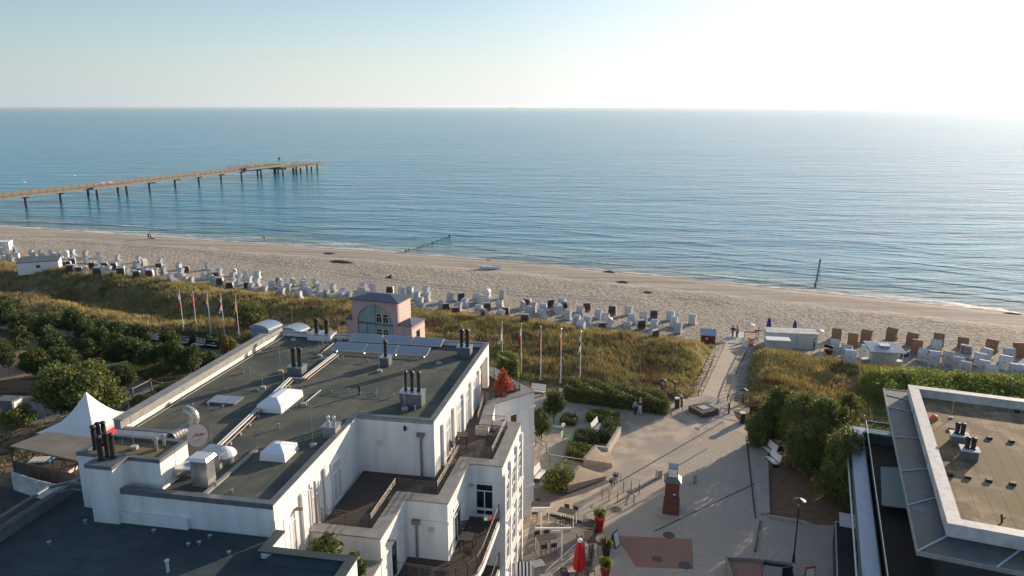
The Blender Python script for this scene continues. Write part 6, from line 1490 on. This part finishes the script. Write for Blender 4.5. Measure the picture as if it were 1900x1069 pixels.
for i in range(8): MB().box(-1.08 + i * .27, -.84 + i * .27, -1.08, 1.08, .5, .56).build('plank', M['oldwood'], fp)
MB().box(-.45, .45, -.45, .45, .56, .60).build('centre_plate', M['metal'], fp)
for x, y, h, wd, m_, d, k in ((1354, 728, 2.1, .95, 'white_dirty', 'grey rules board on posts right of the dune path', 'pale_line'), (1401, 772, 1.1, 1.2, 'rail', 'dark poster board under the bushes right of the path', 'x')):
    t = thing('notice_board', d, 'notice board', g4(x, y), .1); z0 = .9 if h > 2 else .15
    MB().box(-wd / 2, wd / 2, -.04, .04, z0, z0 + (1.25 if h > 2 else 1.0)).build('board', M[m_], t)
    for s_ in (-1, 1): MB().tube((s_ * wd * .45, .06, 0), (s_ * wd * .45, .06, z0 + .9), .035).build('post', M['metal'], t)
    tx = MB()
    for i in range(9): tx.box(-wd * .38, wd * (.1 + .25 * ((i * 7) % 3) / 2), -.046, -.041, z0 + .15 + i * .1, z0 + .19 + i * .1)
    tx.build('printed_lines', M['coping'] if h > 2 else M['redwood'], t)
for x, y, d, m_ in ((1377, 785, 'black dog-waste bin with a pale lid right of the path mouth', 'black'), (1256, 757, 'bin with a white lid at the right end of the long hedge', 'oldwood')):
    o = MB().box(-.2, .2, -.2, .2, 0, 1.0).mt(1).box(-.26, .26, -.2, .24, 1.0, 1.12).build('litter_bin', [M[m_], M['white']]); o.location = g4(x, y); tag(o, d, 'bin')
o = MB().box(-.25, .25, -.2, .2, 0, .85).build('stone_post', M['wood']); o.location = g4(1470, 854); tag(o, 'pale wooden litter box in the shade beside the two white benches', 'bin')
for i, (x, y) in enumerate(((1333, 1052), (1297, 992))): pass
# green fingerpost
sg = thing('signpost', 'signpost with green direction arms beside the small hedges', 'signpost', g4(1044, 842), 0)
MB().tube((0, 0, 0), (0, 0, 2.6), .04, 8).build('post', M['metal'], sg); MB().lathe([(.10, 2.6), (.16, 2.68), (.14, 2.9), (.02, 2.95)], 10).build('lamp_head', M['white'], sg)
for z, a_, m_, l_ in ((2.55, 165, 'green', .9), (2.25, 250, 'greenl', .7), (1.95, 255, 'greenl', .7), (1.75, 5, 'green', .95), (1.6, -8, 'green', .8)):
    o = MB().prism([(.05, -.015), (l_, -.015), (l_ + .1, 0), (l_, .015), (.05, .015)], z - .09, z + .1).build('direction_arm', M[m_], sg); o.rotation_euler = (0, 0, R(a_))
    MB().box(.15, l_ * .8, -.02, -.016, z - .02, z + .03).box(.15, l_ * .8, .016, .02, z - .02, z + .03).build('lettering_line', M['white'], o)
# timber handrails left of the signpost
fence('garden_railing', 'grey metal railing between the hotel corner and the upper wooden deck', [g4(1000, 846), g4(1020, 862), g4(1085, 872)], .95, 'metal', (1.0,), 1.4)
fence('entrance_rail', 'brown timber handrail by the hotel wall among the small trees', [g4(994, 828), g4(1014, 842)], 1.0, 'oldwood', (1.0, .5), 1.0, lattice=True)

# restaurant terrace
hz_ = GZ + .02
def high_table(x, y, rz, label, ln=1.5, wd=.75, n_st=4, mleg='white'):
    p = at(x, y, hz_); table('high_table', label, p[:2], rz, hz_, ln, wd, 1.08, 'deck', mleg, 'high tables outside the restaurant', 'table')
    for i in range(n_st):
        sx_ = (-1) ** i * (wd / 2 + .28); sy_ = (-.35 + .7 * (i // 2)); d = Matrix.Rotation(rz, 3, 'Z') @ Vector((sy_, sx_, 0))
        bar_stool(p + d, rz + (0 if i % 2 else math.pi), label, i)
ST = None
def bar_stool(loc, rz, tl, i):
    global ST
    lab = '%s dark bar stool at the %s' % (('first', 'second', 'third', 'fourth')[i], tl.replace('high dark table', 'high table'))
    if ST is None:
        t = thing('bar_stool', lab, 'bar stool', loc, rz, 'dark bar stools'); MB().box(-.2, .2, -.2, .2, .72, .76).build('seat', M['rail'], t); MB().box(-.2, .2, -.22, -.19, .78, 1.08).build('backrest', M['rail'], t)
        for a_ in (-.17, .17):
            for b_ in (-.17, .17): MB().tube((a_ * 1.1, b_ * 1.1, 0), (a_, b_, .72), .018, 5).build('leg', M['rail'], t)
        MB().path([(-.17, -.17, .3), (.17, -.17, .3), (.17, .17, .3), (-.17, .17, .3), (-.17, -.17, .3)], .012, 4).build('foot_ring', M['rail'], t); ST = t
    else: dup(ST, loc, rz, lab)
high_table(1052, 972, R(-25), 'high dark table farthest from the hotel wall', 1.3)
high_table(1012, 1022, R(15), 'high dark table in front of the grey bins', 1.3)
high_table(1003, 960, R(-10), 'high dark table touching the hotel corner', 1.4, .8, 2)
high_table(1094, 1022, R(95), 'long high table right of the closed red umbrella', 1.5, .7, 3)
t = thing('barrel_table', 'round dark table on a wooden barrel behind the red umbrella', 'table', at(1092, 993, hz_))
MB().lathe([(.30, 0), (.36, .45), (.30, .95)], 16).build('barrel', M['wood'], t); MB().lathe([(.52, .95), (.53, 1.0), (.02, 1.01)], 24).build('tabletop', M['deck'], t); MB().lathe([(.345, .25), (.35, .32)], 16).lathe([(.34, .62), (.335, .69)], 16).build('hoops', M['rail'], t)
parasol('red_umbrella', 'tall closed red umbrella with a white cap on the restaurant terrace', at(1074, 1085, hz_), M['red'], 3.3, .33, True)
table('cafe_table', 'light wooden cafe table left of the red umbrella', at(1062, 1074, hz_)[:2], .1, hz_, .7, .7, .74, 'wood', 'rail'); arm_chair('cafe_chair', 'dark folding chair at the light wooden cafe table', at(1049, 1076, hz_)[:2], 1.4, hz_)
arm_chair('cafe_chair', 'dark chair on the right below the long high table', at(1094, 1068, hz_)[:2], 0.3, hz_)
def planter(label, x, y, h, r, m, mp_, kind, z=hz_):
    t = thing('planter', label, 'planter', at(x, y, z)); MB().lathe([(r * .62, 0), (r, h), (r * 1.02, h + .02), (r * .9, h + .02), (r * .88, h - .05)], 16).build('pot', m, t)
    k = 160 if kind != 'bare' else 60; mb = MB()
    for i in range(k):
        a_ = random.uniform(0, math.tau); l_ = random.uniform(.35, .75); sp3 = random.uniform(.15, .55); z0 = h - .05
        x1, y1 = math.cos(a_) * sp3, math.sin(a_) * sp3; wv = Vector((-y1, x1, 0)).normalized() * .018 if sp3 else Vector((.02, 0, 0))
        mb.add([(wv.x, wv.y, z0), (-wv.x, -wv.y, z0), (x1 * .6 + 0, y1 * .6, z0 + l_), (x1, y1, z0 + l_ * .85)], [(0, 1, 2), (0, 2, 3)])
    mb.build('grass_plant', M[mp_], t)
planter('tall red pot with a green grass plant at the corner of the terrace', 1112, 985, 1.05, .38, M['redpot'], 'reed', 'g'); planter('reddish pot with a grass plant at the bottom edge of the plaza', 1123, 1072, .8, .36, M['redwood'], 'reed', 'g')
planter('black pot with a thin reddish plant beside the chalk board', 1125, 1034, .75, .3, M['rubber'], 'leaf_gold', 'bare')
t = thing('sandwich_board', 'white sandwich board leaning open near the red pot', 'sign', at(1140, 1012, hz_), R(55))
for s_ in (-1, 1):
    MB().add([(-.35, s_ * .28, 0), (.35, s_ * .28, 0), (.35, s_ * .03, 1.1), (-.35, s_ * .03, 1.1), (-.35, s_ * .24, 0), (.35, s_ * .24, 0), (.35, 0, 1.1), (-.35, 0, 1.1)], [(0, 1, 2, 3), (7, 6, 5, 4), (0, 4, 5, 1), (2, 6, 7, 3), (1, 5, 6, 2), (0, 3, 7, 4)]).build('board', M['rail'], t)
    MB().add([(-.3, s_ * .275, .08), (.3, s_ * .275, .08), (.3, s_ * .05, 1.03), (-.3, s_ * .05, 1.03)], [(0, 1, 2, 3), (3, 2, 1, 0)]).build('poster', M['white'], t)
for x, y, d in ((1015, 1076, 'nearer'), (998, 1050, 'farther')):
    o = MB().box(-.36, .36, -.33, .33, 0, 1.3).mt(1).box(-.4, .4, -.37, .37, 1.3, 1.38).build('bin_housing', [M['concrete'], M['coping']]); o.location = at(x, y + 30, hz_); o.rotation_euler = (0, 0, R(20)); tag(o, 'grey concrete cabinet against the hotel corner, the %s of two' % d, 'cabinet')
for x0, y0, x1, y1, xp, yb, d in ((985, 984, 1062, 979, 1042, 1040, 'nearer'), (985, 951, 1024, 951, 1004, 1000, 'farther')):
    pp_ = at(xp, yb, hz_); t = thing('awning_frame', 'white awning frame with one post beside the hotel wall, the %s of two' % d, 'awning frame', pp_)
    H = zat(yb - 57, pp_.y) - hz_; MB().tube((0, 0, 0), (0, 0, 2.4), .05, 8).build('post', M['white'], t)
    w_ = 1375 / 44; MB().box((x0 - xp) / w_, (x1 - xp) / w_, -.06, .06, 2.4, 2.5).build('beam', M['white'], t); MB().box(-.7, .05, -.12, -.02, 2.2, 2.32).build('roller_box', M['white_dirty'], t)
o = thing('striped_awning', 'small black and white striped awning at the foot of the hotel wall', 'awning', at(972, 1066, 5.6))
for i in range(9): x = -.5 + i * .11; MB().add([(x, .6, .5), (x + .11, .6, .5), (x + .11, -.5, 0), (x, -.5, 0), (x, .6, .46), (x + .11, .6, .46), (x + .11, -.5, -.04), (x, -.5, -.04)], [(3, 2, 1, 0), (4, 5, 6, 7), (0, 1, 5, 4), (2, 3, 7, 6)]).build('awning_strip', M['black'] if i % 2 else M['white'], o)
for x, y, d in ((1241, 993, 'nearest the clock pillar'), (1143, 945, 'by the bicycle stands'), (1271, 1049, 'on the right edge of the red paving')):
    o = MB().lathe([(.42, 0), (.42, .02), (.36, .025), (.02, .026)], 20).build('manhole_cover', M['asphalt']); o.location = at(x, y, GZ + .02); tag(o, 'round dark manhole cover ' + d, 'manhole cover')
o = MB().box(-.3, .3, -.25, .25, 0, .02).build('drain_grate', M['asphalt']); o.location = at(1219, 1037, GZ + .02); tag(o, 'square dark drain grate in the red paving', 'drain')
# glazed display frame at the bottom edge
gm = thing('display_case', 'low glazed frame with a pale rim at the bottom edge below the lamp post', 'glazed frame', at(1345, 1052, GZ))
A = at(1345, 1052, GZ); B = at(1560, 1069, GZ); 
mb = MB(); P_ = [Vector((0, 0, 0)), (at(1412, 1056, GZ) - A), (at(1470, 1064, GZ) - A)]
for q in ((0, 1), (1, 2)):
    a_, b_ = P_[q[0]], P_[q[1]]; d = (b_ - a_).normalized() ; nn_ = Vector((d.y, -d.x, 0)) * 3
    fr_p = ccw([tuple(a_[:2]), tuple(b_[:2]), tuple((b_ + nn_)[:2]), tuple((a_ + nn_)[:2])]); band(MB(), fr_p, .09, 0, .8).build('rim', M['coping'], gm); MB().prism([tuple(p) for p in offs(fr_p, .1)], 0, .6).build('panel', M['redpave'] if q[0] == 0 else M['glassd'], gm)
for x, y, m_, d in ((1458, 1068, 'black', 'black upright sign panel cut by the bottom edge'), (1500, 1068, 'red', 'red and white poster sign cut by the bottom edge')):
    o = MB().box(-.35, .35, -.04, .04, 0, 1.5).mt(1).box(-.28, .28, -.05, -.041, .5, 1.4).build('upright_sign', [M[m_], M['white'] if m_ == 'red' else M['black']]); o.location = at(x, y + 22, GZ); o.rotation_euler = (0, 0, .2); tag(o, d, 'sign')

# ------------------------------------------------------------ left garden
lime = make_tree('lollipop_tree', 'x', 'tree', 4.2, 1.75, 1.5, M['leaf'], 3400, .13, 2, .06, 14, 'trees of the left promenade')
var = [lime]
for sd in (3, 4):
    v = dup(lime, (0, 0, 0)); v.children[1].data = leaf_mesh('crown', crown_pts(3400, 1.75, 1.75, 1.5, 2.7, 14, sd + 10), .13, M['leaf']); var.append(v)
    for ch in v.children:
        if ch.name.startswith('crown') is False and len(ch.data.polygons) > 1000: pass
tl = [(13, 663), (9, 590), (30, 596), (32, 628), (62, 674), (81, 608), (101, 641), (158, 620), (162, 648), (207, 621), (215, 651), (260, 628), (268, 663), (313, 636), (318, 662), (352, 664), (230, 694), (111, 676), (58, 600), (135, 598), (184, 640), (288, 655), (240, 650)]
wh = ['lit tree at the far left in the second row', 'tree at the left edge highest against the dune', 'tree just right of the highest left-edge tree', 'lollipop tree at the left with a bare trunk over the path', 'lollipop tree standing on the pale path nearest the big tree', 'tree left of the two close white benches', 'dark round tree over the reddish ground', 'tall dark tree right of the two close benches', 'lower dark tree touching the tall one', 'upper tree of the second overlapping pair', 'lower tree of the second overlapping pair', 'upper tree of the third overlapping pair', 'lower tree of the third overlapping pair', 'dark tree between the third and fourth bench', 'round tree below the fourth bench', 'pale green tree near the hotel roof edge', 'small lit tree between the white beam and the hotel', 'small tree peeping over the big tree top left', 'tree behind the second bench from the left', 'tree squeezed behind the two close benches', 'tree filling the gap between the first and second overlapping pairs', 'tree filling the gap left of the fourth bench', 'tree filling the gap below the single hidden bench']
for i, ((x, y), d) in enumerate(zip(tl, wh)):
    z = 4.0; p = at(x, y, z + 2.4); p.z = hz(p.x, p.y) - .02
    if i < 3: o = var[i]; o.location = p
    else: o = dup(var[i % 3], p)
    o.rotation_euler = (0, 0, i * 1.1); o['label'] = d; s_ = 1 + .1 * math.sin(i * 2.3); o.scale = (s_, s_, s_ * (1 + .08 * math.cos(i)))
bt = make_tree('broad_tree', 'big bushy tree behind the white pointed tent', 'tree', 6.6, 3.9, 2.9, M['hedge'], 11000, .2, 41, .2, 26); p = at(147, 738, 6.5); bt.location = (p.x, p.y, 4)
bt.children[1].data = leaf_mesh('crown', np.concatenate([crown_pts(7500, 3.9, 3.0, 2.7, 3.7, 30, 41, .6), crown_pts(3500, 2.6, 2.2, 2.0, 2.3, 16, 44, .5) + np.array([1.8, 0, 0])]), .2, M['hedge'])
ot = make_tree('olive_tree', 'yellowing small tree touching the north-west edge of the hotel roof', 'tree', 4.2, 1.2, 1.7, M['leaf_gold'], 2600, .13, 51, .06); p = at(422, 645, 6.3); ot.location = (p.x, p.y, 4)
cn = make_tree('conifer', 'dark green bushy conifer on the dune right of the left flagpoles', 'tree', 4.6, 2.4, 2.2, M['leaf_lime'], 5200, .16, 61, .1); p = hit(468, 604); cn.location = p - Vector((0, 0, .6))
for i, (x, y, zc, rx, m_, d) in enumerate(((1005, 778, 1.9, .95, 'leaf', 'dark tree nearest the hotel corner'), (1028, 748, 2.1, 1.15, 'leaf', 'taller dark tree behind the one nearest the hotel corner'))):
    o = make_tree('small_tree', d, 'tree', zc + 1.6, rx, 1.65, M[m_], 3600, .12, 70 + i, .06, 16, 'trees beside the hotel corner'); p = at(x, y, 4 + zc); o.location = (p.x, p.y, 4)
# bushes in the shade right of the plaza
bl = [(1408, 778, 2.4, 1.5, 'leftmost round bush behind the poster board'), (1452, 725, 4.6, 2.2, 'lit top bush at the foot of the dune'), (1500, 733, 5.4, 2.6, 'dark bush above the pale litter box'), (1548, 746, 5.8, 2.7, 'spiky bush left of the glass balustrade'), (1572, 800, 5.8, 2.7, 'big dark bush against the building with the white parapet'), (1500, 798, 3.6, 2.1, 'lower leafy bush right of the two white benches'), (1575, 735, 4.4, 2.0, 'farthest bush beneath the dune shadow'), (1584, 850, 4.0, 1.7, 'lowest bush beside the dark ground floor wall'), (1432, 750, 3.2, 1.5, 'small bush between the poster board and the lit top bush'), (1528, 775, 5.0, 2.5, 'dark bush in the middle of the shaded thicket')]
for i, (x, y, h, r, d) in enumerate(bl):
    h += .3; r *= .82; t = thing('shrub', d, 'bush', (0, 0, 0), i * 1.0, 'bushes right of the plaza'); p = at(x, y, 4 + h); t.location = (p.x, p.y, 4)
    pts = crown_pts(int(4600 * r), r, r, h * .55, h * .5, 30, 80 + i, .35); u_ = (pts[:, 2] - h * .5) / (h * .55); pts[:, 2] = h * .5 + h * .55 * np.sign(u_) * np.abs(u_) ** .6; pts[:, :2] *= 1.02
    tw_ = []
    for k in range(34):
        a_ = random.uniform(0, math.tau); q = random.uniform(.1, .95) * r; zt_ = h * (.72 + .2 * (1 - q / r)); L_ = random.uniform(.5, 1.1)
        for j in range(30): tw_.append((math.cos(a_) * q + random.gauss(0, .07), math.sin(a_) * q + random.gauss(0, .07), zt_ + j / 30 * L_))
    t_ = thing
    meshobj('foliage', leaf_mesh('foliage', pts, .13, M['hedge']), t); meshobj('shoots', leaf_mesh('shoots', np.array(tw_), .11, M['leaf_lime']), t); MB().tube((0, 0, 0), (0, 0, h * .8), .1, 6, .03).build('stem', M['bark'], t)
for i, (x, y, r, d) in enumerate(((385, 668, 1.4, 'low bush between the benches and the hotel roof'), (330, 668, 1.3, 'low bush left of the hotel parapet'), (30, 775, 2.2, 'dark shrub by the parked trailer at the left edge'), (270, 752, 1.6, 'shrub in the shade below the timber play frame'), (410, 690, 1.6, 'dark shrub squeezed against the long roof parapet'), (360, 715, 1.8, 'dark shrub beyond the foil duct side of the parapet'), (310, 735, 1.7, 'shrub between the play frame and the roof parapet'), (300, 690, 1.5, 'shrub just beyond the timber play frame'), (135, 655, 1.5, 'low dark shrub between the round trees'), (185, 655, 1.5, 'low dark shrub between the overlapping tree pairs'), (240, 670, 1.5, 'low dark shrub above the single timber beam'))):
    t = thing('shrub', d, 'bush', (0, 0, 0), i, 'low bushes left of the hotel'); p = at(x, y, 4.6); t.location = (p.x, p.y, 4); meshobj('foliage', leaf_mesh('foliage', crown_pts(int(1700 * r), r * 1.3, r, .9, .8, 14, 120 + i, .5), .13, M['hedge']), t)
hedge('long dark hedge behind the row of promenade benches at the foot of the dune', [(-60, 588), (440, 652), (440, 640), (-60, 578)], 1.1, 'leaf', 60, lf=.16)
# timber play frame
pf = thing('timber_play_frame', 'weathered timber beams of a play frame among the garden plants', 'play frame', g4(250, 728))
o0 = g4(250, 728)
pts_ = [(245, 722), (279, 705), (300, 712), (327, 708), (360, 716), (372, 690), (402, 672)]
W_ = [at(x, y, 5.4) - o0 for x, y in pts_]
for a_, b_ in zip(W_[:-1], W_[1:]): MB().tube(a_, b_, .07, 6).build('beam', M['pierwood'], pf)
for p in W_: MB().tube((p.x, p.y, 0), (p.x, p.y, 1.55), .09, 8).build('post', M['pierwood'], pf)
o = MB().box(-1.6, 1.6, -.12, .12, 0, .14).build('timber_beam', M['wood']); o.location = at(208, 678, 6.4); o.rotation_euler = (0, -.12, R(20)); tag(o, 'single pale timber beam on a post above the big tree', 'beam')
MB().tube((0, 0, -2.4), (0, 0, 0), .07).build('post', M['oldwood'], o)
# peaked tent
apx = at(160, 732, 9.0); tt = thing('peaked_tent', 'white pointed pavilion tent with a red side wall beside the hotel', 'tent', (apx.x, apx.y, 4.0), R(-12)); k = 12; S_w = 2.95; prof = []
H1 = 5.2; H0 = 2.3; vs = []; m_ = 14
for j in range(k + 1):
    u = j / k; z = H0 + (H1 - H0) * (1 - u) ** 2.1
    for i in range(4 * m_):
        sd_ = i // m_; f = (i % m_) / m_; c0 = [(-1, -1), (1, -1), (1, 1), (-1, 1)][sd_]; c1 = [(1, -1), (1, 1), (-1, 1), (-1, -1)][sd_]
        x = c0[0] + (c1[0] - c0[0]) * f; y = c0[1] + (c1[1] - c0[1]) * f; bow = 1 - .07 * math.sin(math.pi * f) * u
        r_ = .012 + u * .988; vs.append((x * S_w * r_ * bow, y * S_w * r_ * bow, z))
fs = [(j * 4 * m_ + i, (j + 1) * 4 * m_ + i, (j + 1) * 4 * m_ + (i + 1) % (4 * m_), j * 4 * m_ + (i + 1) % (4 * m_)) for j in range(k) for i in range(4 * m_)]
MB().add(vs, fs).build('canopy', M['tent'], tt, True)
for x, y in ((-1, -1), (1, -1), (1, 1), (-1, 1)): MB().tube((x * S_w * .98, y * S_w * .98, 0), (x * S_w * .98, y * S_w * .98, H0), .06).build('pole', M['metal'], tt)
MB().add([(S_w * .95, -S_w * .95, .1), (S_w * .95, S_w * .95, .1), (S_w * .95, S_w * .95, H0 - .02), (S_w * .93, 0, H0 + .0), (S_w * .95, -S_w * .95, H0 - .02)], [(0, 1, 2, 3, 4)]).build('side_wall', M['red'], tt)
MB().add([(.2, -S_w * .95, .1), (S_w * .94, -S_w * .95, .1), (S_w * .94, -S_w * .95, H0 - .05), (.2, -S_w * .9, H0 - .15)], [(0, 1, 2, 3)]).build('side_wall', M['red'], tt)
MB().path([(2.2, -S_w * .96, 1.3), (2.5, -S_w * .96, 1.45), (2.7, -S_w * .96, 1.28), (2.95, -S_w * .96, 1.5), (3.2, -S_w * .96, 1.3), (3.5, -S_w * .96, 1.42)], .03, 4).build('script_emblem', M['white'], tt)
# open sided shed
zs2 = 7.0; sh_px = [(20, 827), (85, 801), (172, 811), (143, 853)]
sh = thing('open_shed', 'dark open shed with a flat felt roof left of the hotel tower', 'shed', (*at(85, 830, zs2)[:2], 4)); o0 = Vector(sh.location)
pq = [(at(x, y, zs2) - o0)[:2] for x, y in [(18, 827), (86, 801), (200, 815), (190, 870), (146, 855)]]
MB().prism(pq, 2.85, 3.0, bottom=True).build('roof', M['shedroof'], sh)
for q in pq: MB().box(q[0] * .96 - .08, q[0] * .96 + .08, q[1] * .9 - .08, q[1] * .9 + .08, 0, 2.85).build('post', M['oldwood'], sh)
A = Vector(pq[0]); B = Vector(pq[4]); 
def wallp(a_, b_, z0, z1, m_, nm, th=.08):
    d = (b_ - a_).normalized(); nn_ = Vector((-d.y, d.x)) * th / 2; return MB().prism([tuple(a_ + nn_), tuple(b_ + nn_), tuple(b_ - nn_), tuple(a_ - nn_)], z0, z1).build(nm, m_, sh)
A2, B2_ = A.lerp(B, .02) * .97, A.lerp(B, .98) * .97
wallp(A2, B2_, .0, 1.7, M['oldwood'], 'low_wall'); wallp(A2.lerp(B2_, .05) + Vector((0, 1.2)), B2_ + Vector((0, 1.2)), 0, 1.2, M['oldwood'], 'counter', .8)
for i in range(4): 
    u = .62 + i * .1; MB().tube((*A2.lerp(B2_, u), 1.7), (*A2.lerp(B2_, u + (.09 if i % 2 else -.0)), 2.8), .05).build('strut', M['oldwood'], sh)
o = thing('towel_rack', 'pale turquoise loungers stacked under the open shed roof', 'loungers', o0 + Vector((A2.lerp(B2_, .38).x, A2.lerp(B2_, .38).y + .5, 1.95)))
for i in range(5): MB().box(-.9 + i * .38, -.58 + i * .38, -.5, .5, .0 + .02 * i, .06 + .02 * i).build('slat', M['white'] if i < 4 else M['cyan'], o)
wf = thing('white_fence', 'stained white panel fence standing below the open shed', 'fence', (0, 0, 0))
fpx = [(20, 875), (66, 890), (122, 903)]
for i, (a_, b_) in enumerate(zip(fpx[:-1], fpx[1:])):
    A, B = at(*a_, 5.6), at(*b_, 5.6); d = (B - A).normalized(); nn_ = Vector((-d.y, d.x, 0)) * .04; A = A + d * .04
    MB().prism([(A + nn_)[:2], (B + nn_)[:2], (B - nn_)[:2], (A - nn_)[:2]], 3.95, 5.6).build('panel', M['white_dirty'], wf)
wb = MB().box(-1.2, 1.2, -.6, .6, 0, 1.5).mt(1).box(-1.25, 1.25, -.65, .65, 1.5, 1.56).build('white_chest', [M['white_dirty'], M['oldwood']]); wb.location = at(120, 895, 4); wb.rotation_euler = (0, 0, R(-14)); tag(wb, 'white stained storage block between the fence and the hotel tower', 'storage box')
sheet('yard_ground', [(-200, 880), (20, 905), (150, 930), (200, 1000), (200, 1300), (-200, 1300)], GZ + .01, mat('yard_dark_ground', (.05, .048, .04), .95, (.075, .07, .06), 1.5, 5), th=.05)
# trailer, car at left
tk = thing('box_trailer', 'small dark box trailer with a white and red rear panel at the left edge', 'trailer', g4(20, 768), R(-8))
MB().box(-1.0, 1.0, -.7, .7, .4, 1.7).build('body', M['coping_dark'], tk); MB().box(1.0, 1.02, -.5, .5, .9, 1.5).build('rear_panel', M['white'], tk); MB().box(.95, 1.03, -.55, .55, .5, .88).build('rear_panel', M['red'], tk)
for x in (-.5, .5): MB().tube((x, -.8, .28), (x, -.66, .28), .27, 14).build('wheel', M['rubber'], tk)
# arched blue huts
for x, y, w_, d_, d in ((496, 640, 2.9, 2.2, 'pale blue hut with a curved roof beyond the north edge of the hotel'), (549, 640, 2.6, 2.0, 'second pale blue curved roof just right of the first')):
    p = at(x, y, 4); z = hz(p.x, p.y); t = thing('arched_hut', d, 'hut', (p.x, p.y, 4), R(-25), 'curved roof huts'); hh = 2.5 if x < 500 else 2.1
    for i in range(9): x0 = -w_ / 2 + i * w_ / 9; MB().box(x0 + .03, x0 + w_ / 9 - .03, -d_ / 2 - .03, -d_ / 2, 0, hh).build('wall_board', M['tin_blue'], t)
    MB().box(-w_ / 2, w_ / 2, -d_ / 2, d_ / 2, 0, hh).build('wall', M['tin_blue'], t)
    k = 10; vs = []
    for yy in (-d_ / 2 - .2, d_ / 2 + .2):
        for i in range(k + 1): a_ = math.pi * i / k; vs.append((-math.cos(a_) * (w_ / 2 + .2), yy, hh + math.sin(a_) * .55))
    MB().add(vs, [(i + 1, k + 2 + i, k + 1 + i, i) for i in range(k)] + [tuple(range(k + 1)), tuple(range(k + 1, 2 * k + 2))[::-1]]).build('roof', M['tin_blue'], t)
# garden lamp posts near the left flag row
for x, y, ty, d in ((451, 650, 624, 'short post by the hotel parapet near the orange flag'), (371, 700, 676, 'short pale post in the dark garden left of the hotel')):
    p = g4(x, y); H = max(1.2, zat(ty, p.y) - 4); t = thing('garden_post', d, 'post', p); MB().tube((0, 0, 0), (0, 0, H), .05).build('post', M['pierwood'], t); MB().box(-.3, .3, -.05, .05, H, H + .08).build('cross_arm', M['pierwood'], t)
# gulls over the pier
for i, (x, y, d) in enumerate(((140, 326, 'small white gull over the sea left of the pier platform'), (47, 338, 'small white gull over the sea at the far left'))):
    p = at(x, y, 12); o = MB().add([(-.5, 0, .15), (0, .12, 0), (0, -.12, 0), (.5, 0, .15), (0, .3, -.02), (0, -.35, -.02), (0, 0, -.08)], [(0, 2, 1), (1, 2, 3), (4, 1, 6), (2, 5, 6), (1, 2, 6), (4, 0, 1)]).build('gull', M['white']); o.location = p; o.scale = (1.4,) * 3; tag(o, d, 'gull')
for x, y, d in ((518, 290, 'tiny red buoy mast beyond the pier head'), ):
    p = at(x, 295, 0); t = thing('buoy', d, 'buoy', p); MB().tube((0, 0, -.3), (0, 0, 3.4), .25, 8, .1).build('mast', M['redwood'], t); MB().lathe([(.9, 0), (.9, .6), (.3, .8)], 10).build('float', M['redwood'], t)
# ------------------------------------------------------------ sea haze
hm2 = bpy.data.materials.new('sea_haze'); hm2.use_nodes = True; nn2 = hm2.node_tree.nodes; nn2.remove(nn2['Principled BSDF'])
pvn = nn2.new('ShaderNodeVolumePrincipled'); pvn.inputs['Density'].default_value = .00003; pvn.inputs['Color'].default_value = (.9, .94, .97, 1); pvn.inputs['Anisotropy'].default_value = .4
hm2.node_tree.links.new(pvn.outputs[0], nn2['Material Output'].inputs['Volume'])
hzb = MB().box(-61000, 61000, -1200, 51000, -4, 48).build('haze', hm2); hzb['kind'] = 'stuff'
